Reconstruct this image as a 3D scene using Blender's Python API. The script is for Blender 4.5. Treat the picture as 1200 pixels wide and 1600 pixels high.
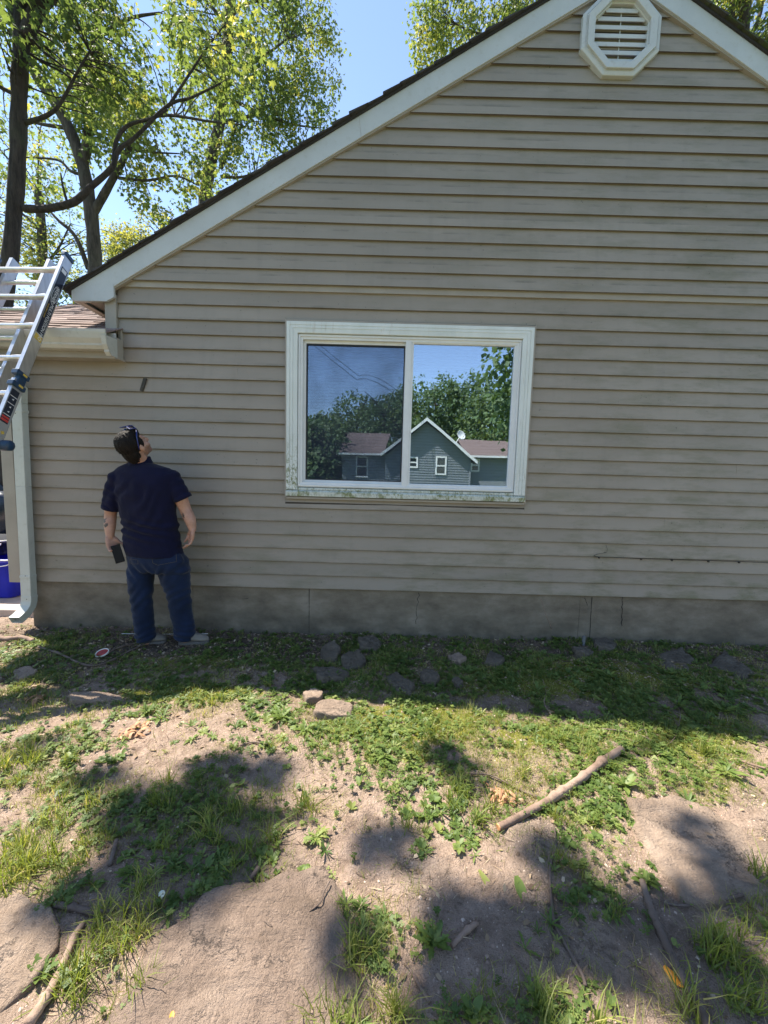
import bpy, math, random
import numpy as np
from mathutils import Vector, Matrix

random.seed(7)
rng = np.random.default_rng(11)
scene = bpy.context.scene
for o in list(bpy.data.objects):
    bpy.data.objects.remove(o)
COL = scene.collection

# ------------------------------------------------------------------ camera
FPX = 620.0; TH = math.radians(5.5); ROLL = 0.027; CAMH = 1.38
_f = np.array([0, math.cos(TH), -math.sin(TH)])
_r0 = np.array([1.0, 0, 0]); _u0 = np.array([0, math.sin(TH), math.cos(TH)])
_R = math.cos(ROLL)*_r0 + math.sin(ROLL)*_u0
_U = -math.sin(ROLL)*_r0 + math.cos(ROLL)*_u0
CC = np.array([0, 0, CAMH])
cam_d = bpy.data.cameras.new('camera')
cam = bpy.data.objects.new('camera', cam_d); COL.objects.link(cam)
cam_d.sensor_fit = 'VERTICAL'; cam_d.sensor_height = 24.0; cam_d.sensor_width = 18.0
cam_d.lens = 24.0*FPX/1600.0
cam_d.clip_start = 0.05; cam_d.clip_end = 1500
M = Matrix.Identity(4)
for i in range(3):
    M[i][0] = _R[i]; M[i][1] = _U[i]; M[i][2] = -_f[i]; M[i][3] = CC[i]
cam.matrix_world = M
scene.camera = cam

# ------------------------------------------------------------------ light
SUN_TO = Vector((-1.8, 1.0, 3.6)).normalized()
world = bpy.data.worlds.new("World"); scene.world = world
world.use_nodes = True
wn = world.node_tree.nodes; wl = world.node_tree.links
sky = wn.new('ShaderNodeTexSky'); sky.sky_type = 'NISHITA'; sky.sun_disc = False
sky.sun_elevation = math.asin(SUN_TO.z)
sky.sun_rotation = math.atan2(SUN_TO.x, SUN_TO.y)
sky.air_density = 1.0; sky.dust_density = 0.0; sky.ozone_density = 1.2
bg = wn['Background']; bg.inputs['Strength'].default_value = 0.105
shs = wn.new('ShaderNodeHueSaturation'); shs.inputs['Saturation'].default_value = 0.93
wl.new(sky.outputs[0], shs.inputs['Color']); wl.new(shs.outputs[0], bg.inputs[0])
sun_d = bpy.data.lights.new('sun', 'SUN'); sun_d.energy = 5.0; sun_d.angle = math.radians(0.55)
sun_d.color = (1.0, 0.925, 0.80)
sun = bpy.data.objects.new('sun', sun_d); COL.objects.link(sun)
sun.rotation_mode = 'QUATERNION'; sun.rotation_quaternion = SUN_TO.to_track_quat('Z', 'Y')
sun.location = (-6, 8, 20)
scene.view_settings.view_transform = 'Standard'
scene.view_settings.look = 'None'
scene.view_settings.exposure = 1.50
scene.view_settings.gamma = 1.0

# ------------------------------------------------------------------ pixel <-> world
def _ray(px, py):
    return _f + _R*((px-600)/FPX) - _U*((py-800)/FPX)
def W(px, py, Y):
    d = _ray(px, py); p = CC + d*(Y/d[1]); return p
def G(px, py, z=0.0):
    d = _ray(px, py); return CC + d*((z-CAMH)/d[2])
def PXY(P):
    q = np.asarray(P) - CC
    dn = q @ _f
    return 600+FPX*(q @ _R)/dn, 800-FPX*(q @ _U)/dn

# ------------------------------------------------------------------ numpy noise
def _hash(ix, iy, seed):
    h = (ix.astype(np.int64)*374761393 + iy.astype(np.int64)*668265263 + seed*974634777) & 0xffffffff
    h = ((h ^ (h >> 13))*1274126177) & 0xffffffff
    h = h ^ (h >> 16)
    return (h & 0xffff)/65535.0
def vnoise(x, y, seed=0):
    x = np.asarray(x, float); y = np.asarray(y, float)
    ix = np.floor(x); iy = np.floor(y); fx = x-ix; fy = y-iy
    fx = fx*fx*(3-2*fx); fy = fy*fy*(3-2*fy)
    a = _hash(ix, iy, seed); b = _hash(ix+1, iy, seed); c = _hash(ix, iy+1, seed); d = _hash(ix+1, iy+1, seed)
    return (a*(1-fx)+b*fx)*(1-fy) + (c*(1-fx)+d*fx)*fy
def fbm(x, y, seed=0, octv=4):
    s = 0; a = 0.5; t = 0
    for k in range(octv):
        s = s + a*vnoise(x*2**k, y*2**k, seed+k*17); t += a; a *= 0.5
    return s/t

# ------------------------------------------------------------------ materials
def new_mat(name):
    m = bpy.data.materials.new(name); m.use_nodes = True
    nt = m.node_tree; b = nt.nodes['Principled BSDF']
    return m, nt, b
def N(nt, kind, **kw):
    n = nt.nodes.new(kind)
    for k, v in kw.items():
        setattr(n, k, v)
    return n
def noise_node(nt, scale, detail=4, rough=0.55, stretch=None, obj=False):
    tc = N(nt, 'ShaderNodeTexCoord')
    src = tc.outputs['Object']
    if stretch:
        mp = N(nt, 'ShaderNodeMapping'); mp.inputs['Scale'].default_value = stretch
        nt.links.new(src, mp.inputs[0]); src = mp.outputs[0]
    n = N(nt, 'ShaderNodeTexNoise'); n.inputs['Scale'].default_value = scale
    n.inputs['Detail'].default_value = detail; n.inputs['Roughness'].default_value = rough
    nt.links.new(src, n.inputs['Vector'])
    return n
def ramp(nt, src, stops):
    r = N(nt, 'ShaderNodeValToRGB')
    els = r.color_ramp.elements
    while len(els) < len(stops): els.new(0.5)
    for e, (p, c) in zip(els, stops):
        e.position = p; e.color = (c[0], c[1], c[2], 1)
    nt.links.new(src, r.inputs[0])
    return r
def mixc(nt, fac, a, b, blend='MIX'):
    m = N(nt, 'ShaderNodeMix', data_type='RGBA', blend_type=blend)
    for sock, v in ((m.inputs[0], fac), (m.inputs[6], a), (m.inputs[7], b)):
        if isinstance(v, (int, float)): sock.default_value = v
        elif isinstance(v, tuple): sock.default_value = (v[0], v[1], v[2], 1)
        else: nt.links.new(v, sock)
    return m.outputs[2]
def maprange(nt, src, a, b, c=0.0, d=1.0):
    m = N(nt, 'ShaderNodeMapRange'); m.clamp = True
    nt.links.new(src, m.inputs[0])
    for i, v in enumerate((a, b, c, d)): m.inputs[i+1].default_value = v
    return m.outputs[0]
def math_n(nt, op, a, b=None):
    m = N(nt, 'ShaderNodeMath', operation=op)
    for i, v in enumerate((a, b)):
        if v is None: continue
        if isinstance(v, (int, float)): m.inputs[i].default_value = v
        else: nt.links.new(v, m.inputs[i])
    return m.outputs[0]
def bump(nt, b, src, strength=0.3, dist=0.01):
    bp = N(nt, 'ShaderNodeBump'); bp.inputs['Strength'].default_value = strength
    bp.inputs['Distance'].default_value = dist
    nt.links.new(src, bp.inputs['Height']); nt.links.new(bp.outputs[0], b.inputs['Normal'])
def simple(name, c, rough=0.6, var=0.12, scale=8, metal=0.0, bmp=0.0, bscale=None, spec=0.5, stretch=None, bdist=0.004):
    m, nt, b = new_mat(name)
    n = noise_node(nt, scale, 5, 0.6, stretch)
    r = ramp(nt, n.outputs[0], [(0.3, tuple(x*(1-var) for x in c)), (0.7, tuple(min(1, x*(1+var)) for x in c))])
    nt.links.new(r.outputs[0], b.inputs['Base Color'])
    b.inputs['Roughness'].default_value = rough; b.inputs['Metallic'].default_value = metal
    b.inputs['Specular IOR Level'].default_value = spec
    if bmp:
        n2 = noise_node(nt, bscale or scale*6, 4, 0.6, stretch)
        bump(nt, b, n2.outputs[0], bmp, bdist)
    return m

def m_siding():
    m, nt, b = new_mat('tan_vinyl_siding')
    geo = N(nt, 'ShaderNodeNewGeometry'); sep = N(nt, 'ShaderNodeSeparateXYZ')
    nt.links.new(geo.outputs['Position'], sep.inputs[0])
    X, Z = sep.outputs[0], sep.outputs[2]
    big = noise_node(nt, 1.1, 4, 0.6, (1, 1, 2.5))
    base = ramp(nt, big.outputs[0], [(0.3, (0.255, 0.222, 0.180)), (0.7, (0.305, 0.268, 0.220))]).outputs[0]
    # every course fades a little differently
    course = math_n(nt, 'FLOOR', math_n(nt, 'DIVIDE', math_n(nt, 'SUBTRACT', Z, 0.3905), 0.1143))
    wn_ = N(nt, 'ShaderNodeTexWhiteNoise', noise_dimensions='1D'); nt.links.new(course, wn_.inputs['W'])
    fade = maprange(nt, wn_.outputs[0], 0, 1, 0.94, 1.05)
    hs = N(nt, 'ShaderNodeHueSaturation'); nt.links.new(fade, hs.inputs['Value']); nt.links.new(base, hs.inputs['Color'])
    base = hs.outputs[0]
    # algae film, more to the right and low on the wall
    gz = maprange(nt, Z, 1.3, 0.4, 0.05, 0.65)
    gx = maprange(nt, X, -0.5, 3.0, 0.05, 0.75)
    amt = math_n(nt, 'ADD', gz, gx)
    an = noise_node(nt, 3.2, 6, 0.7, (0.6, 1, 2.2))
    mask = math_n(nt, 'MULTIPLY', maprange(nt, an.outputs[0], 0.47, 0.72), amt)
    base = mixc(nt, mask, base, (0.15, 0.145, 0.085))
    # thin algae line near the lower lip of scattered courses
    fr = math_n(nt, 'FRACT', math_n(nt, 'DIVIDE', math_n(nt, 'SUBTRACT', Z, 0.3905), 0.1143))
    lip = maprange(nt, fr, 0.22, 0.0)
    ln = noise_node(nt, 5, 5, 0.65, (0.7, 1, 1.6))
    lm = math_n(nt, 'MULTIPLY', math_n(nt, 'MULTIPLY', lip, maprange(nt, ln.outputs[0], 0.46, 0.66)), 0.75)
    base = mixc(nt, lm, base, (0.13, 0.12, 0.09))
    # specks of mildew
    sp = noise_node(nt, 55, 2, 0.5)
    sm = math_n(nt, 'MULTIPLY', maprange(nt, sp.outputs[0], 0.70, 0.76), maprange(nt, an.outputs[0], 0.46, 0.6, 0, 0.75))
    base = mixc(nt, sm, base, (0.05, 0.045, 0.04))
    # grime streaks under the roof end
    gr = noise_node(nt, 14, 3, 0.5, (1, 1, 0.08))
    sg = math_n(nt, 'MULTIPLY', maprange(nt, gr.outputs[0], 0.55, 0.8), 0.22)
    base = mixc(nt, sg, base, (0.17, 0.155, 0.13))
    nt.links.new(base, b.inputs['Base Color'])
    b.inputs['Roughness'].default_value = 0.5
    b.inputs['Specular IOR Level'].default_value = 0.35
    g = noise_node(nt, 60, 4, 0.7, (0.12, 1, 1.6)); bump(nt, b, g.outputs[0], 0.22, 0.002)
    return m

def m_concrete():
    m, nt, b = new_mat('old_concrete')
    n = noise_node(nt, 3.0, 6, 0.65, (1, 1, 2))
    base = ramp(nt, n.outputs[0], [(0.3, (0.115, 0.094, 0.068)), (0.5, (0.19, 0.162, 0.122)), (0.72, (0.28, 0.245, 0.195))]).outputs[0]
    n2 = noise_node(nt, 40, 5, 0.7)
    base = mixc(nt, maprange(nt, n2.outputs[0], 0.6, 0.75, 0, 0.5), base, (0.09, 0.082, 0.065))
    geo = N(nt, 'ShaderNodeNewGeometry'); sep = N(nt, 'ShaderNodeSeparateXYZ')
    nt.links.new(geo.outputs['Position'], sep.inputs[0])
    n3 = noise_node(nt, 5, 4, 0.6)
    damp = math_n(nt, 'MULTIPLY', maprange(nt, sep.outputs[2], 0.22, 0.0), maprange(nt, n3.outputs[0], 0.3, 0.6))
    base = mixc(nt, math_n(nt, 'MULTIPLY', damp, 0.7), base, (0.06, 0.056, 0.042))
    nt.links.new(base, b.inputs['Base Color']); b.inputs['Roughness'].default_value = 0.9
    n4 = noise_node(nt, 90, 5, 0.7); bump(nt, b, n4.outputs[0], 0.6, 0.004)
    return m

def m_white_trim(name, c=(0.60, 0.62, 0.60), green=0.0, dirt=0.5):
    m, nt, b = new_mat(name)
    n = noise_node(nt, 4, 5, 0.65)
    base = ramp(nt, n.outputs[0], [(0.3, tuple(x*0.88 for x in c)), (0.7, c)]).outputs[0]
    n2 = noise_node(nt, 22, 6, 0.7)
    base = mixc(nt, maprange(nt, n2.outputs[0], 0.55, 0.75, 0, dirt), base, (0.33, 0.32, 0.27))
    if green:
        n3 = noise_node(nt, 30, 6, 0.8, (1, 1, 0.6)); n5 = noise_node(nt, 5, 3, 0.5)
        k = math_n(nt, 'MULTIPLY', maprange(nt, n3.outputs[0], 0.46, 0.58), maprange(nt, n5.outputs[0], 0.35, 0.55, 0.25, 1))
        base = mixc(nt, math_n(nt, 'MULTIPLY', k, green), base, (0.17, 0.19, 0.075))
        n4 = noise_node(nt, 120, 3, 0.6, (1, 1, 0.35))
        base = mixc(nt, maprange(nt, n4.outputs[0], 0.60, 0.68, 0, 0.8*green), base, (0.05, 0.05, 0.035))
    nt.links.new(base, b.inputs['Base Color']); b.inputs['Roughness'].default_value = 0.5
    n6 = noise_node(nt, 50, 4, 0.6); bump(nt, b, n6.outputs[0], 0.15, 0.002)
    return m

def m_casing(name='mildewed_white_casing'):
    # white casing, lower left leg and bottom mildewed green
    m, nt, b = new_mat(name)
    geo = N(nt, 'ShaderNodeNewGeometry'); sep = N(nt, 'ShaderNodeSeparateXYZ')
    nt.links.new(geo.outputs['Position'], sep.inputs[0])
    n = noise_node(nt, 6, 5, 0.65, (1, 1, 0.4))
    base = ramp(nt, n.outputs[0], [(0.3, (0.55, 0.59, 0.56)), (0.7, (0.66, 0.69, 0.67))]).outputs[0]
    rust = noise_node(nt, 9, 5, 0.7, (3, 1, 0.5))
    base = mixc(nt, maprange(nt, rust.outputs[0], 0.6, 0.75, 0, 0.5), base, (0.36, 0.29, 0.23))
    n3 = noise_node(nt, 42, 6, 0.85, (1, 1, 0.7))
    lowleft = math_n(nt, 'MULTIPLY', maprange(nt, sep.outputs[2], 1.72, 1.35), maprange(nt, sep.outputs[0], 0.0, -0.7, 0.15, 1.0))
    base = mixc(nt, math_n(nt, 'MULTIPLY', maprange(nt, n3.outputs[0], 0.48, 0.56), lowleft), base, (0.17, 0.19, 0.08))
    nt.links.new(base, b.inputs['Base Color']); b.inputs['Roughness'].default_value = 0.5
    return m

def m_shingle(name, c1, c2, moss=0.0):
    m, nt, b = new_mat(name)
    n = noise_node(nt, 160, 3, 0.7); n2 = noise_node(nt, 5, 4, 0.6)
    at = N(nt, 'ShaderNodeAttribute', attribute_name='tint')
    base = ramp(nt, n2.outputs[0], [(0.3, c1), (0.7, c2)]).outputs[0]
    hs = N(nt, 'ShaderNodeHueSaturation'); nt.links.new(maprange(nt, at.outputs['Fac'], 0, 1, 0.7, 1.3), hs.inputs['Value'])
    nt.links.new(base, hs.inputs['Color']); base = hs.outputs[0]
    base = mixc(nt, maprange(nt, n.outputs[0], 0.5, 0.62, 0, 0.6), base, tuple(x*0.5 for x in c1))
    if moss:
        n3 = noise_node(nt, 9, 5, 0.7)
        base = mixc(nt, maprange(nt, n3.outputs[0], 0.45, 0.6, 0, moss), base, (0.05, 0.07, 0.015))
    nt.links.new(base, b.inputs['Base Color']); b.inputs['Roughness'].default_value = 0.95
    bump(nt, b, n.outputs[0], 0.6, 0.004)
    return m

def m_leaf(name, c_dark, c_light, c_yel, trans=0.45, rough=0.45):
    m, nt, b = new_mat(name)
    at = N(nt, 'ShaderNodeAttribute', attribute_name='tint')
    r = ramp(nt, at.outputs['Fac'], [(0.0, c_dark), (0.6, c_light), (1.0, c_yel)])
    nt.links.new(r.outputs[0], b.inputs['Base Color']); b.inputs['Roughness'].default_value = rough
    b.inputs['Specular IOR Level'].default_value = 0.35
    tr = N(nt, 'ShaderNodeBsdfTranslucent')
    tcol = mixc(nt, 1.0, r.outputs[0], (1.75, 1.65, 0.75), 'MULTIPLY')
    nt.links.new(tcol, tr.inputs['Color'])
    mx = N(nt, 'ShaderNodeMixShader'); mx.inputs[0].default_value = trans
    nt.links.new(b.outputs[0], mx.inputs[1]); nt.links.new(tr.outputs[0], mx.inputs[2])
    nt.links.new(mx.outputs[0], nt.nodes['Material Output'].inputs[0])
    return m

def m_bark(name, c1, c2, sc=6):
    m, nt, b = new_mat(name)
    n = noise_node(nt, sc, 6, 0.7, (3, 3, 0.5)); n2 = noise_node(nt, 2, 4, 0.6)
    base = ramp(nt, n.outputs[0], [(0.35, c1), (0.62, c2)]).outputs[0]
    base = mixc(nt, maprange(nt, n2.outputs[0], 0.55, 0.75, 0, 0.35), base, (0.10, 0.11, 0.06))
    nt.links.new(base, b.inputs['Base Color']); b.inputs['Roughness'].default_value = 0.95
    n8 = noise_node(nt, sc*4, 5, 0.75, (3, 3, .35)); bump(nt, b, math_n(nt, 'ADD', n.outputs[0], math_n(nt, 'MULTIPLY', n8.outputs[0], .6)), 1.0, 0.07)
    return m

def m_stick(name, c1, c2):
    m, nt, b = new_mat(name)
    n = noise_node(nt, 35, 5, 0.7); n2 = noise_node(nt, 8, 3, 0.6)
    base = ramp(nt, n2.outputs[0], [(0.35, c1), (0.65, c2)]).outputs[0]
    base = mixc(nt, maprange(nt, n.outputs[0], 0.55, 0.68, 0, 0.75), base, tuple(x*0.35 for x in c1))
    nt.links.new(base, b.inputs['Base Color']); b.inputs['Roughness'].default_value = 0.85
    bump(nt, b, n.outputs[0], 0.8, 0.006)
    return m

def m_ground():
    m, nt, b = new_mat('yard_soil')
    n1 = noise_node(nt, 2.2, 6, 0.65); n2 = noise_node(nt, 16, 6, 0.7); n3 = noise_node(nt, 110, 4, 0.7); n9 = noise_node(nt, 330, 3, 0.75)
    dirt = ramp(nt, n2.outputs[0], [(0.28, (0.17, 0.115, 0.082)), (0.5, (0.36, 0.26, 0.20)), (0.75, (0.50, 0.375, 0.30))]).outputs[0]
    dirt = mixc(nt, maprange(nt, n1.outputs[0], 0.4, 0.65, 0, 0.45), dirt, (0.34, 0.27, 0.21))
    dirt = mixc(nt, maprange(nt, n3.outputs[0], 0.56, 0.70, 0, 0.7), dirt, (0.17, 0.125, 0.09))
    dirt = mixc(nt, maprange(nt, n3.outputs[0], 0.36, 0.26, 0, 0.6), dirt, (0.62, 0.52, 0.44))
    dirt = mixc(nt, maprange(nt, n9.outputs[0], 0.54, 0.66, 0, 0.6), dirt, (0.13, 0.09, 0.062)); dirt = mixc(nt, maprange(nt, n9.outputs[0], 0.40, 0.30, 0, 0.55), dirt, (0.62, 0.50, 0.40))
    vo = N(nt, 'ShaderNodeTexVoronoi', feature='DISTANCE_TO_EDGE'); vo.inputs['Scale'].default_value = 6.5
    tc = N(nt, 'ShaderNodeTexCoord')
    wob = N(nt, 'ShaderNodeVectorMath', operation='MULTIPLY_ADD'); nt.links.new(n2.outputs['Color'], wob.inputs[0])
    wob.inputs[1].default_value = (0.22, 0.22, 0.22); nt.links.new(tc.outputs['Object'], wob.inputs[2])
    nt.links.new(wob.outputs[0], vo.inputs['Vector'])
    crk = maprange(nt, vo.outputs['Distance'], 0.020, 0.005)
    crk = math_n(nt, 'MULTIPLY', crk, maprange(nt, n1.outputs[0], 0.54, 0.64))
    dirt = mixc(nt, math_n(nt, 'MULTIPLY', crk, 0.8), dirt, (0.08, 0.06, 0.045))
    hum = N(nt, 'ShaderNodeAttribute', attribute_name='humus_shade')
    n5 = noise_node(nt, 60, 5, 0.75)
    humc = ramp(nt, n5.outputs[0], [(0.35, (0.045, 0.035, 0.026)), (0.6, (0.125, 0.095, 0.07)), (0.75, (0.22, 0.17, 0.12))]).outputs[0]
    col = mixc(nt, hum.outputs['Fac'], dirt, humc)
    ms = N(nt, 'ShaderNodeAttribute', attribute_name='moss')
    n4 = noise_node(nt, 28, 6, 0.75)
    mossc = ramp(nt, n3.outputs[0], [(0.3, (0.075, 0.085, 0.012)), (0.55, (0.18, 0.185, 0.03)), (0.75, (0.30, 0.27, 0.06))]).outputs[0]
    mk = maprange(nt, math_n(nt, 'ADD', ms.outputs['Fac'], math_n(nt, 'MULTIPLY', math_n(nt, 'SUBTRACT', n4.outputs[0], 0.5), 1.3)), 0.42, 0.62)
    col = mixc(nt, mk, col, mossc)
    far = N(nt, 'ShaderNodeAttribute', attribute_name='lawn')
    n6 = noise_node(nt, 3, 6, 0.7)
    lawnc = ramp(nt, n6.outputs[0], [(0.3, (0.05, 0.085, 0.018)), (0.7, (0.12, 0.17, 0.04))]).outputs[0]
    col = mixc(nt, far.outputs['Fac'], col, lawnc)
    nt.links.new(col, b.inputs['Base Color']); b.inputs['Roughness'].default_value = 0.95
    b.inputs['Specular IOR Level'].default_value = 0.2
    h = math_n(nt, 'ADD', math_n(nt, 'MULTIPLY', n3.outputs[0], 0.55), math_n(nt, 'ADD', n2.outputs[0], math_n(nt, 'MULTIPLY', crk, -0.6)))
    bump(nt, b, h, 1.0, 0.030)
    return m

def m_rock(name, c1, c2, c3, wet=0.0):
    m, nt, b = new_mat(name)
    n1 = noise_node(nt, 4, 6, 0.65); n2 = noise_node(nt, 30, 6, 0.75); n3 = noise_node(nt, 130, 4, 0.7)
    n7 = noise_node(nt, 5, 6, 0.7, (0.5, 2.6, 1)); 
    base = ramp(nt, n1.outputs[0], [(0.3, c1), (0.5, c2), (0.72, c3)]).outputs[0]
    base = mixc(nt, maprange(nt, n7.outputs[0], 0.5, 0.65, 0, 0.5), base, tuple(x*0.62 for x in c2))
    base = mixc(nt, maprange(nt, n2.outputs[0], 0.55, 0.7, 0, 0.6), base, tuple(x*0.5 for x in c1))
    base = mixc(nt, maprange(nt, n3.outputs[0], 0.38, 0.27, 0, 0.7), base, tuple(min(1, x*1.5) for x in c3))
    nt.links.new(base, b.inputs['Base Color']); b.inputs['Roughness'].default_value = 0.88
    h = math_n(nt, 'ADD', math_n(nt, 'MULTIPLY', n3.outputs[0], 0.35), math_n(nt, 'ADD', math_n(nt, 'MULTIPLY', n2.outputs[0], 0.8), n7.outputs[0]))
    vo = N(nt, 'ShaderNodeTexVoronoi', feature='DISTANCE_TO_EDGE'); vo.inputs['Scale'].default_value = 3.2
    tc = N(nt, 'ShaderNodeTexCoord'); wob = N(nt, 'ShaderNodeVectorMath', operation='MULTIPLY_ADD'); nt.links.new(n2.outputs['Color'], wob.inputs[0]); wob.inputs[1].default_value = (.25, .25, .25); nt.links.new(tc.outputs['Object'], wob.inputs[2]); nt.links.new(wob.outputs[0], vo.inputs['Vector'])
    ck = math_n(nt, 'MULTIPLY', maprange(nt, vo.outputs['Distance'], .012, .002), maprange(nt, n1.outputs[0], .5, .58)); base = mixc(nt, math_n(nt, 'MULTIPLY', ck, .85), base, tuple(x*.25 for x in c1)); nt.links.new(base, b.inputs['Base Color'])
    h = math_n(nt, 'SUBTRACT', h, ck); bump(nt, b, h, 1.0, 0.035)
    return m

def m_glass(name, refl, tintc):
    m, nt, b = new_mat(name)
    nt.nodes.remove(b)
    gl = N(nt, 'ShaderNodeBsdfGlossy'); gl.inputs['Roughness'].default_value = 0.0; gl.inputs['Color'].default_value = (*tintc, 1)
    tr = N(nt, 'ShaderNodeBsdfTransparent'); tr.inputs['Color'].default_value = (0.75, 0.8, 0.85, 1)
    fr = N(nt, 'ShaderNodeFresnel'); fr.inputs['IOR'].default_value = 1.5
    f = math_n(nt, 'ADD', fr.outputs[0], refl)
    mx = N(nt, 'ShaderNodeMixShader'); nt.links.new(f, mx.inputs[0])
    nt.links.new(tr.outputs[0], mx.inputs[1]); nt.links.new(gl.outputs[0], mx.inputs[2])
    nt.links.new(mx.outputs[0], nt.nodes['Material Output'].inputs[0])
    # glass is never perfectly flat
    n = noise_node(nt, 1.6, 2, 0.4)
    bp = N(nt, 'ShaderNodeBump'); bp.inputs['Strength'].default_value = 0.06; bp.inputs['Distance'].default_value = 0.01
    nt.links.new(n.outputs[0], bp.inputs['Height']); nt.links.new(bp.outputs[0], gl.inputs['Normal'])
    return m

def m_cloth(name, c, weave=900, var=0.2, rough=0.9, sheen=0.3, bs=0.25):
    m, nt, b = new_mat(name)
    n = noise_node(nt, 5, 5, 0.6); n2 = noise_node(nt, weave, 2, 0.5)
    base = ramp(nt, n.outputs[0], [(0.3, tuple(x*(1-var) for x in c)), (0.7, tuple(x*(1+var) for x in c))]).outputs[0]
    nt.links.new(base, b.inputs['Base Color']); b.inputs['Roughness'].default_value = rough
    b.inputs['Sheen Weight'].default_value = sheen; b.inputs['Sheen Roughness'].default_value = 0.5
    b.inputs['Specular IOR Level'].default_value = 0.2
    bump(nt, b, n2.outputs[0], bs, 0.002)
    return m

MT = {}
MT['siding'] = m_siding()
MT['concrete'] = m_concrete()
MT['tan_trim'] = simple('tan_trim', (0.30, 0.27, 0.225), 0.5, 0.1, 5, bmp=0.1)
MT['white_trim'] = m_white_trim('painted_white_trim', (0.48, 0.51, 0.515), 0.0, 0.45)
MT['gutter'] = m_white_trim('weathered_gutter', (0.48, 0.47, 0.42), 0.0, 0.9)
MT['casing'] = m_casing()
MT['vinyl'] = m_white_trim('window_vinyl', (0.68, 0.70, 0.70), 0.0, 0.15)
MT['sill'] = m_white_trim('mossy_sill', (0.55, 0.58, 0.52), 1.0, 0.6)
MT['downspout'] = m_white_trim('downspout_white', (0.50, 0.53, 0.49), 0.0, 0.45)
MT['shingle_dark'] = m_shingle('dark_shingle', (0.035, 0.034, 0.036), (0.06, 0.057, 0.058), 0.0)
MT['shingle_moss'] = m_shingle('mossy_shingle', (0.035, 0.032, 0.028), (0.06, 0.055, 0.045), 0.9)
MT['shingle_red'] = m_shingle('red_brown_shingle', (0.17, 0.115, 0.10), (0.25, 0.18, 0.155), 0.0)
MT['vent'] = m_white_trim('vent_plastic', (0.50, 0.52, 0.51), 0.0, 0.6)
MT['black'] = simple('black_rubber', (0.012, 0.012, 0.013), 0.5, 0.3, 30)
MT['dark_metal'] = simple('dark_bracket_metal', (0.05, 0.045, 0.035), 0.6, 0.4, 60, 0.4)
MT['glass_l'] = m_glass('screened_glass', 0.30, (0.66, 0.80, 1.0))
MT['glass_r'] = m_glass('window_glass', 0.40, (0.78, 0.88, 1.0))
MT['blind'] = simple('blind_slat', (0.75, 0.75, 0.72), 0.6, 0.05, 10)
MT['room'] = simple('room_paint', (0.25, 0.24, 0.22), 0.9, 0.1, 3)
MT['alu'] = simple('ladder_aluminium', (0.62, 0.62, 0.62), 0.38, 0.12, 40, 0.85, 0.15, 200, stretch=(1, 1, 0.2))
MT['navy_plastic'] = simple('navy_plastic', (0.012, 0.04, 0.085), 0.4, 0.2, 30)
MT['sticker'] = simple('navy_sticker', (0.012, 0.018, 0.035), 0.35, 0.15, 30)
MT['white_ink'] = simple('white_ink', (0.75, 0.75, 0.75), 0.5, 0.03, 30)
MT['yellow'] = simple('yellow_tag', (0.62, 0.43, 0.08), 0.5, 0.1, 30)
MT['red_ink'] = simple('red_ink', (0.55, 0.05, 0.04), 0.5, 0.1, 30)
MT['blue_bin'] = simple('blue_plastic', (0.012, 0.02, 0.42), 0.35, 0.1, 12)
MT['black_bin'] = simple('black_plastic', (0.01, 0.01, 0.012), 0.35, 0.2, 12)
MT['soil'] = m_ground()
MT['slab'] = simple('pink_concrete', (0.42, 0.34, 0.29), 0.9, 0.2, 6, bmp=0.5, bscale=80)
MT['rock_brown'] = m_rock('brown_sandstone', (0.17, 0.12, 0.087), (0.27, 0.195, 0.148), (0.38, 0.285, 0.22))
MT['rock_tan'] = m_rock('tan_sandstone', (0.21, 0.15, 0.108), (0.34, 0.25, 0.185), (0.46, 0.35, 0.27))
MT['rock_grey'] = m_rock('grey_fieldstone', (0.085, 0.068, 0.048), (0.145, 0.118, 0.086), (0.22, 0.185, 0.14))
MT['grass'] = m_leaf('grass_blade', (0.09, 0.13, 0.028), (0.215, 0.26, 0.06), (0.46, 0.41, 0.18), 0.4, 0.5)
MT['weed'] = m_leaf('weed_leaf', (0.06, 0.105, 0.025), (0.13, 0.19, 0.045), (0.27, 0.29, 0.085), 0.35, 0.5)
MT['litter'] = m_leaf('dry_litter', (0.09, 0.06, 0.04), (0.27, 0.19, 0.12), (0.50, 0.40, 0.28), 0.1, 0.8)
MT['dry_leaf'] = m_leaf('dry_curled_leaf', (0.30, 0.15, 0.08), (0.46, 0.26, 0.14), (0.55, 0.36, 0.22), 0.2, 0.7)
MT['orange_leaf'] = m_leaf('orange_leaf', (0.75, 0.28, 0.03), (0.80, 0.36, 0.05), (0.85, 0.45, 0.08), 0.3, 0.5)
MT['maple'] = m_leaf('maple_leaf', (0.06, 0.095, 0.04), (0.12, 0.165, 0.065), (0.29, 0.28, 0.10), 0.55, 0.6)
MT['far_leaf'] = m_leaf('far_foliage', (0.045, 0.085, 0.032), (0.085, 0.14, 0.05), (0.15, 0.20, 0.075), 0.3, 0.6)
MT['bark_dark'] = m_bark('dark_bark', (0.022, 0.017, 0.014), (0.075, 0.058, 0.048))
MT['bark'] = m_bark('maple_bark', (0.04, 0.032, 0.026), (0.13, 0.105, 0.085))
MT['stick_tan'] = m_stick('weathered_stick', (0.17, 0.11, 0.08), (0.32, 0.225, 0.17))
MT['stick_dark'] = m_stick('dark_damp_stick', (0.09, 0.062, 0.048), (0.17, 0.125, 0.10))
MT['stick_cut'] = simple('fresh_cut_wood', (0.62, 0.30, 0.14), 0.8, 0.2, 60)
MT['skin'] = None
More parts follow.
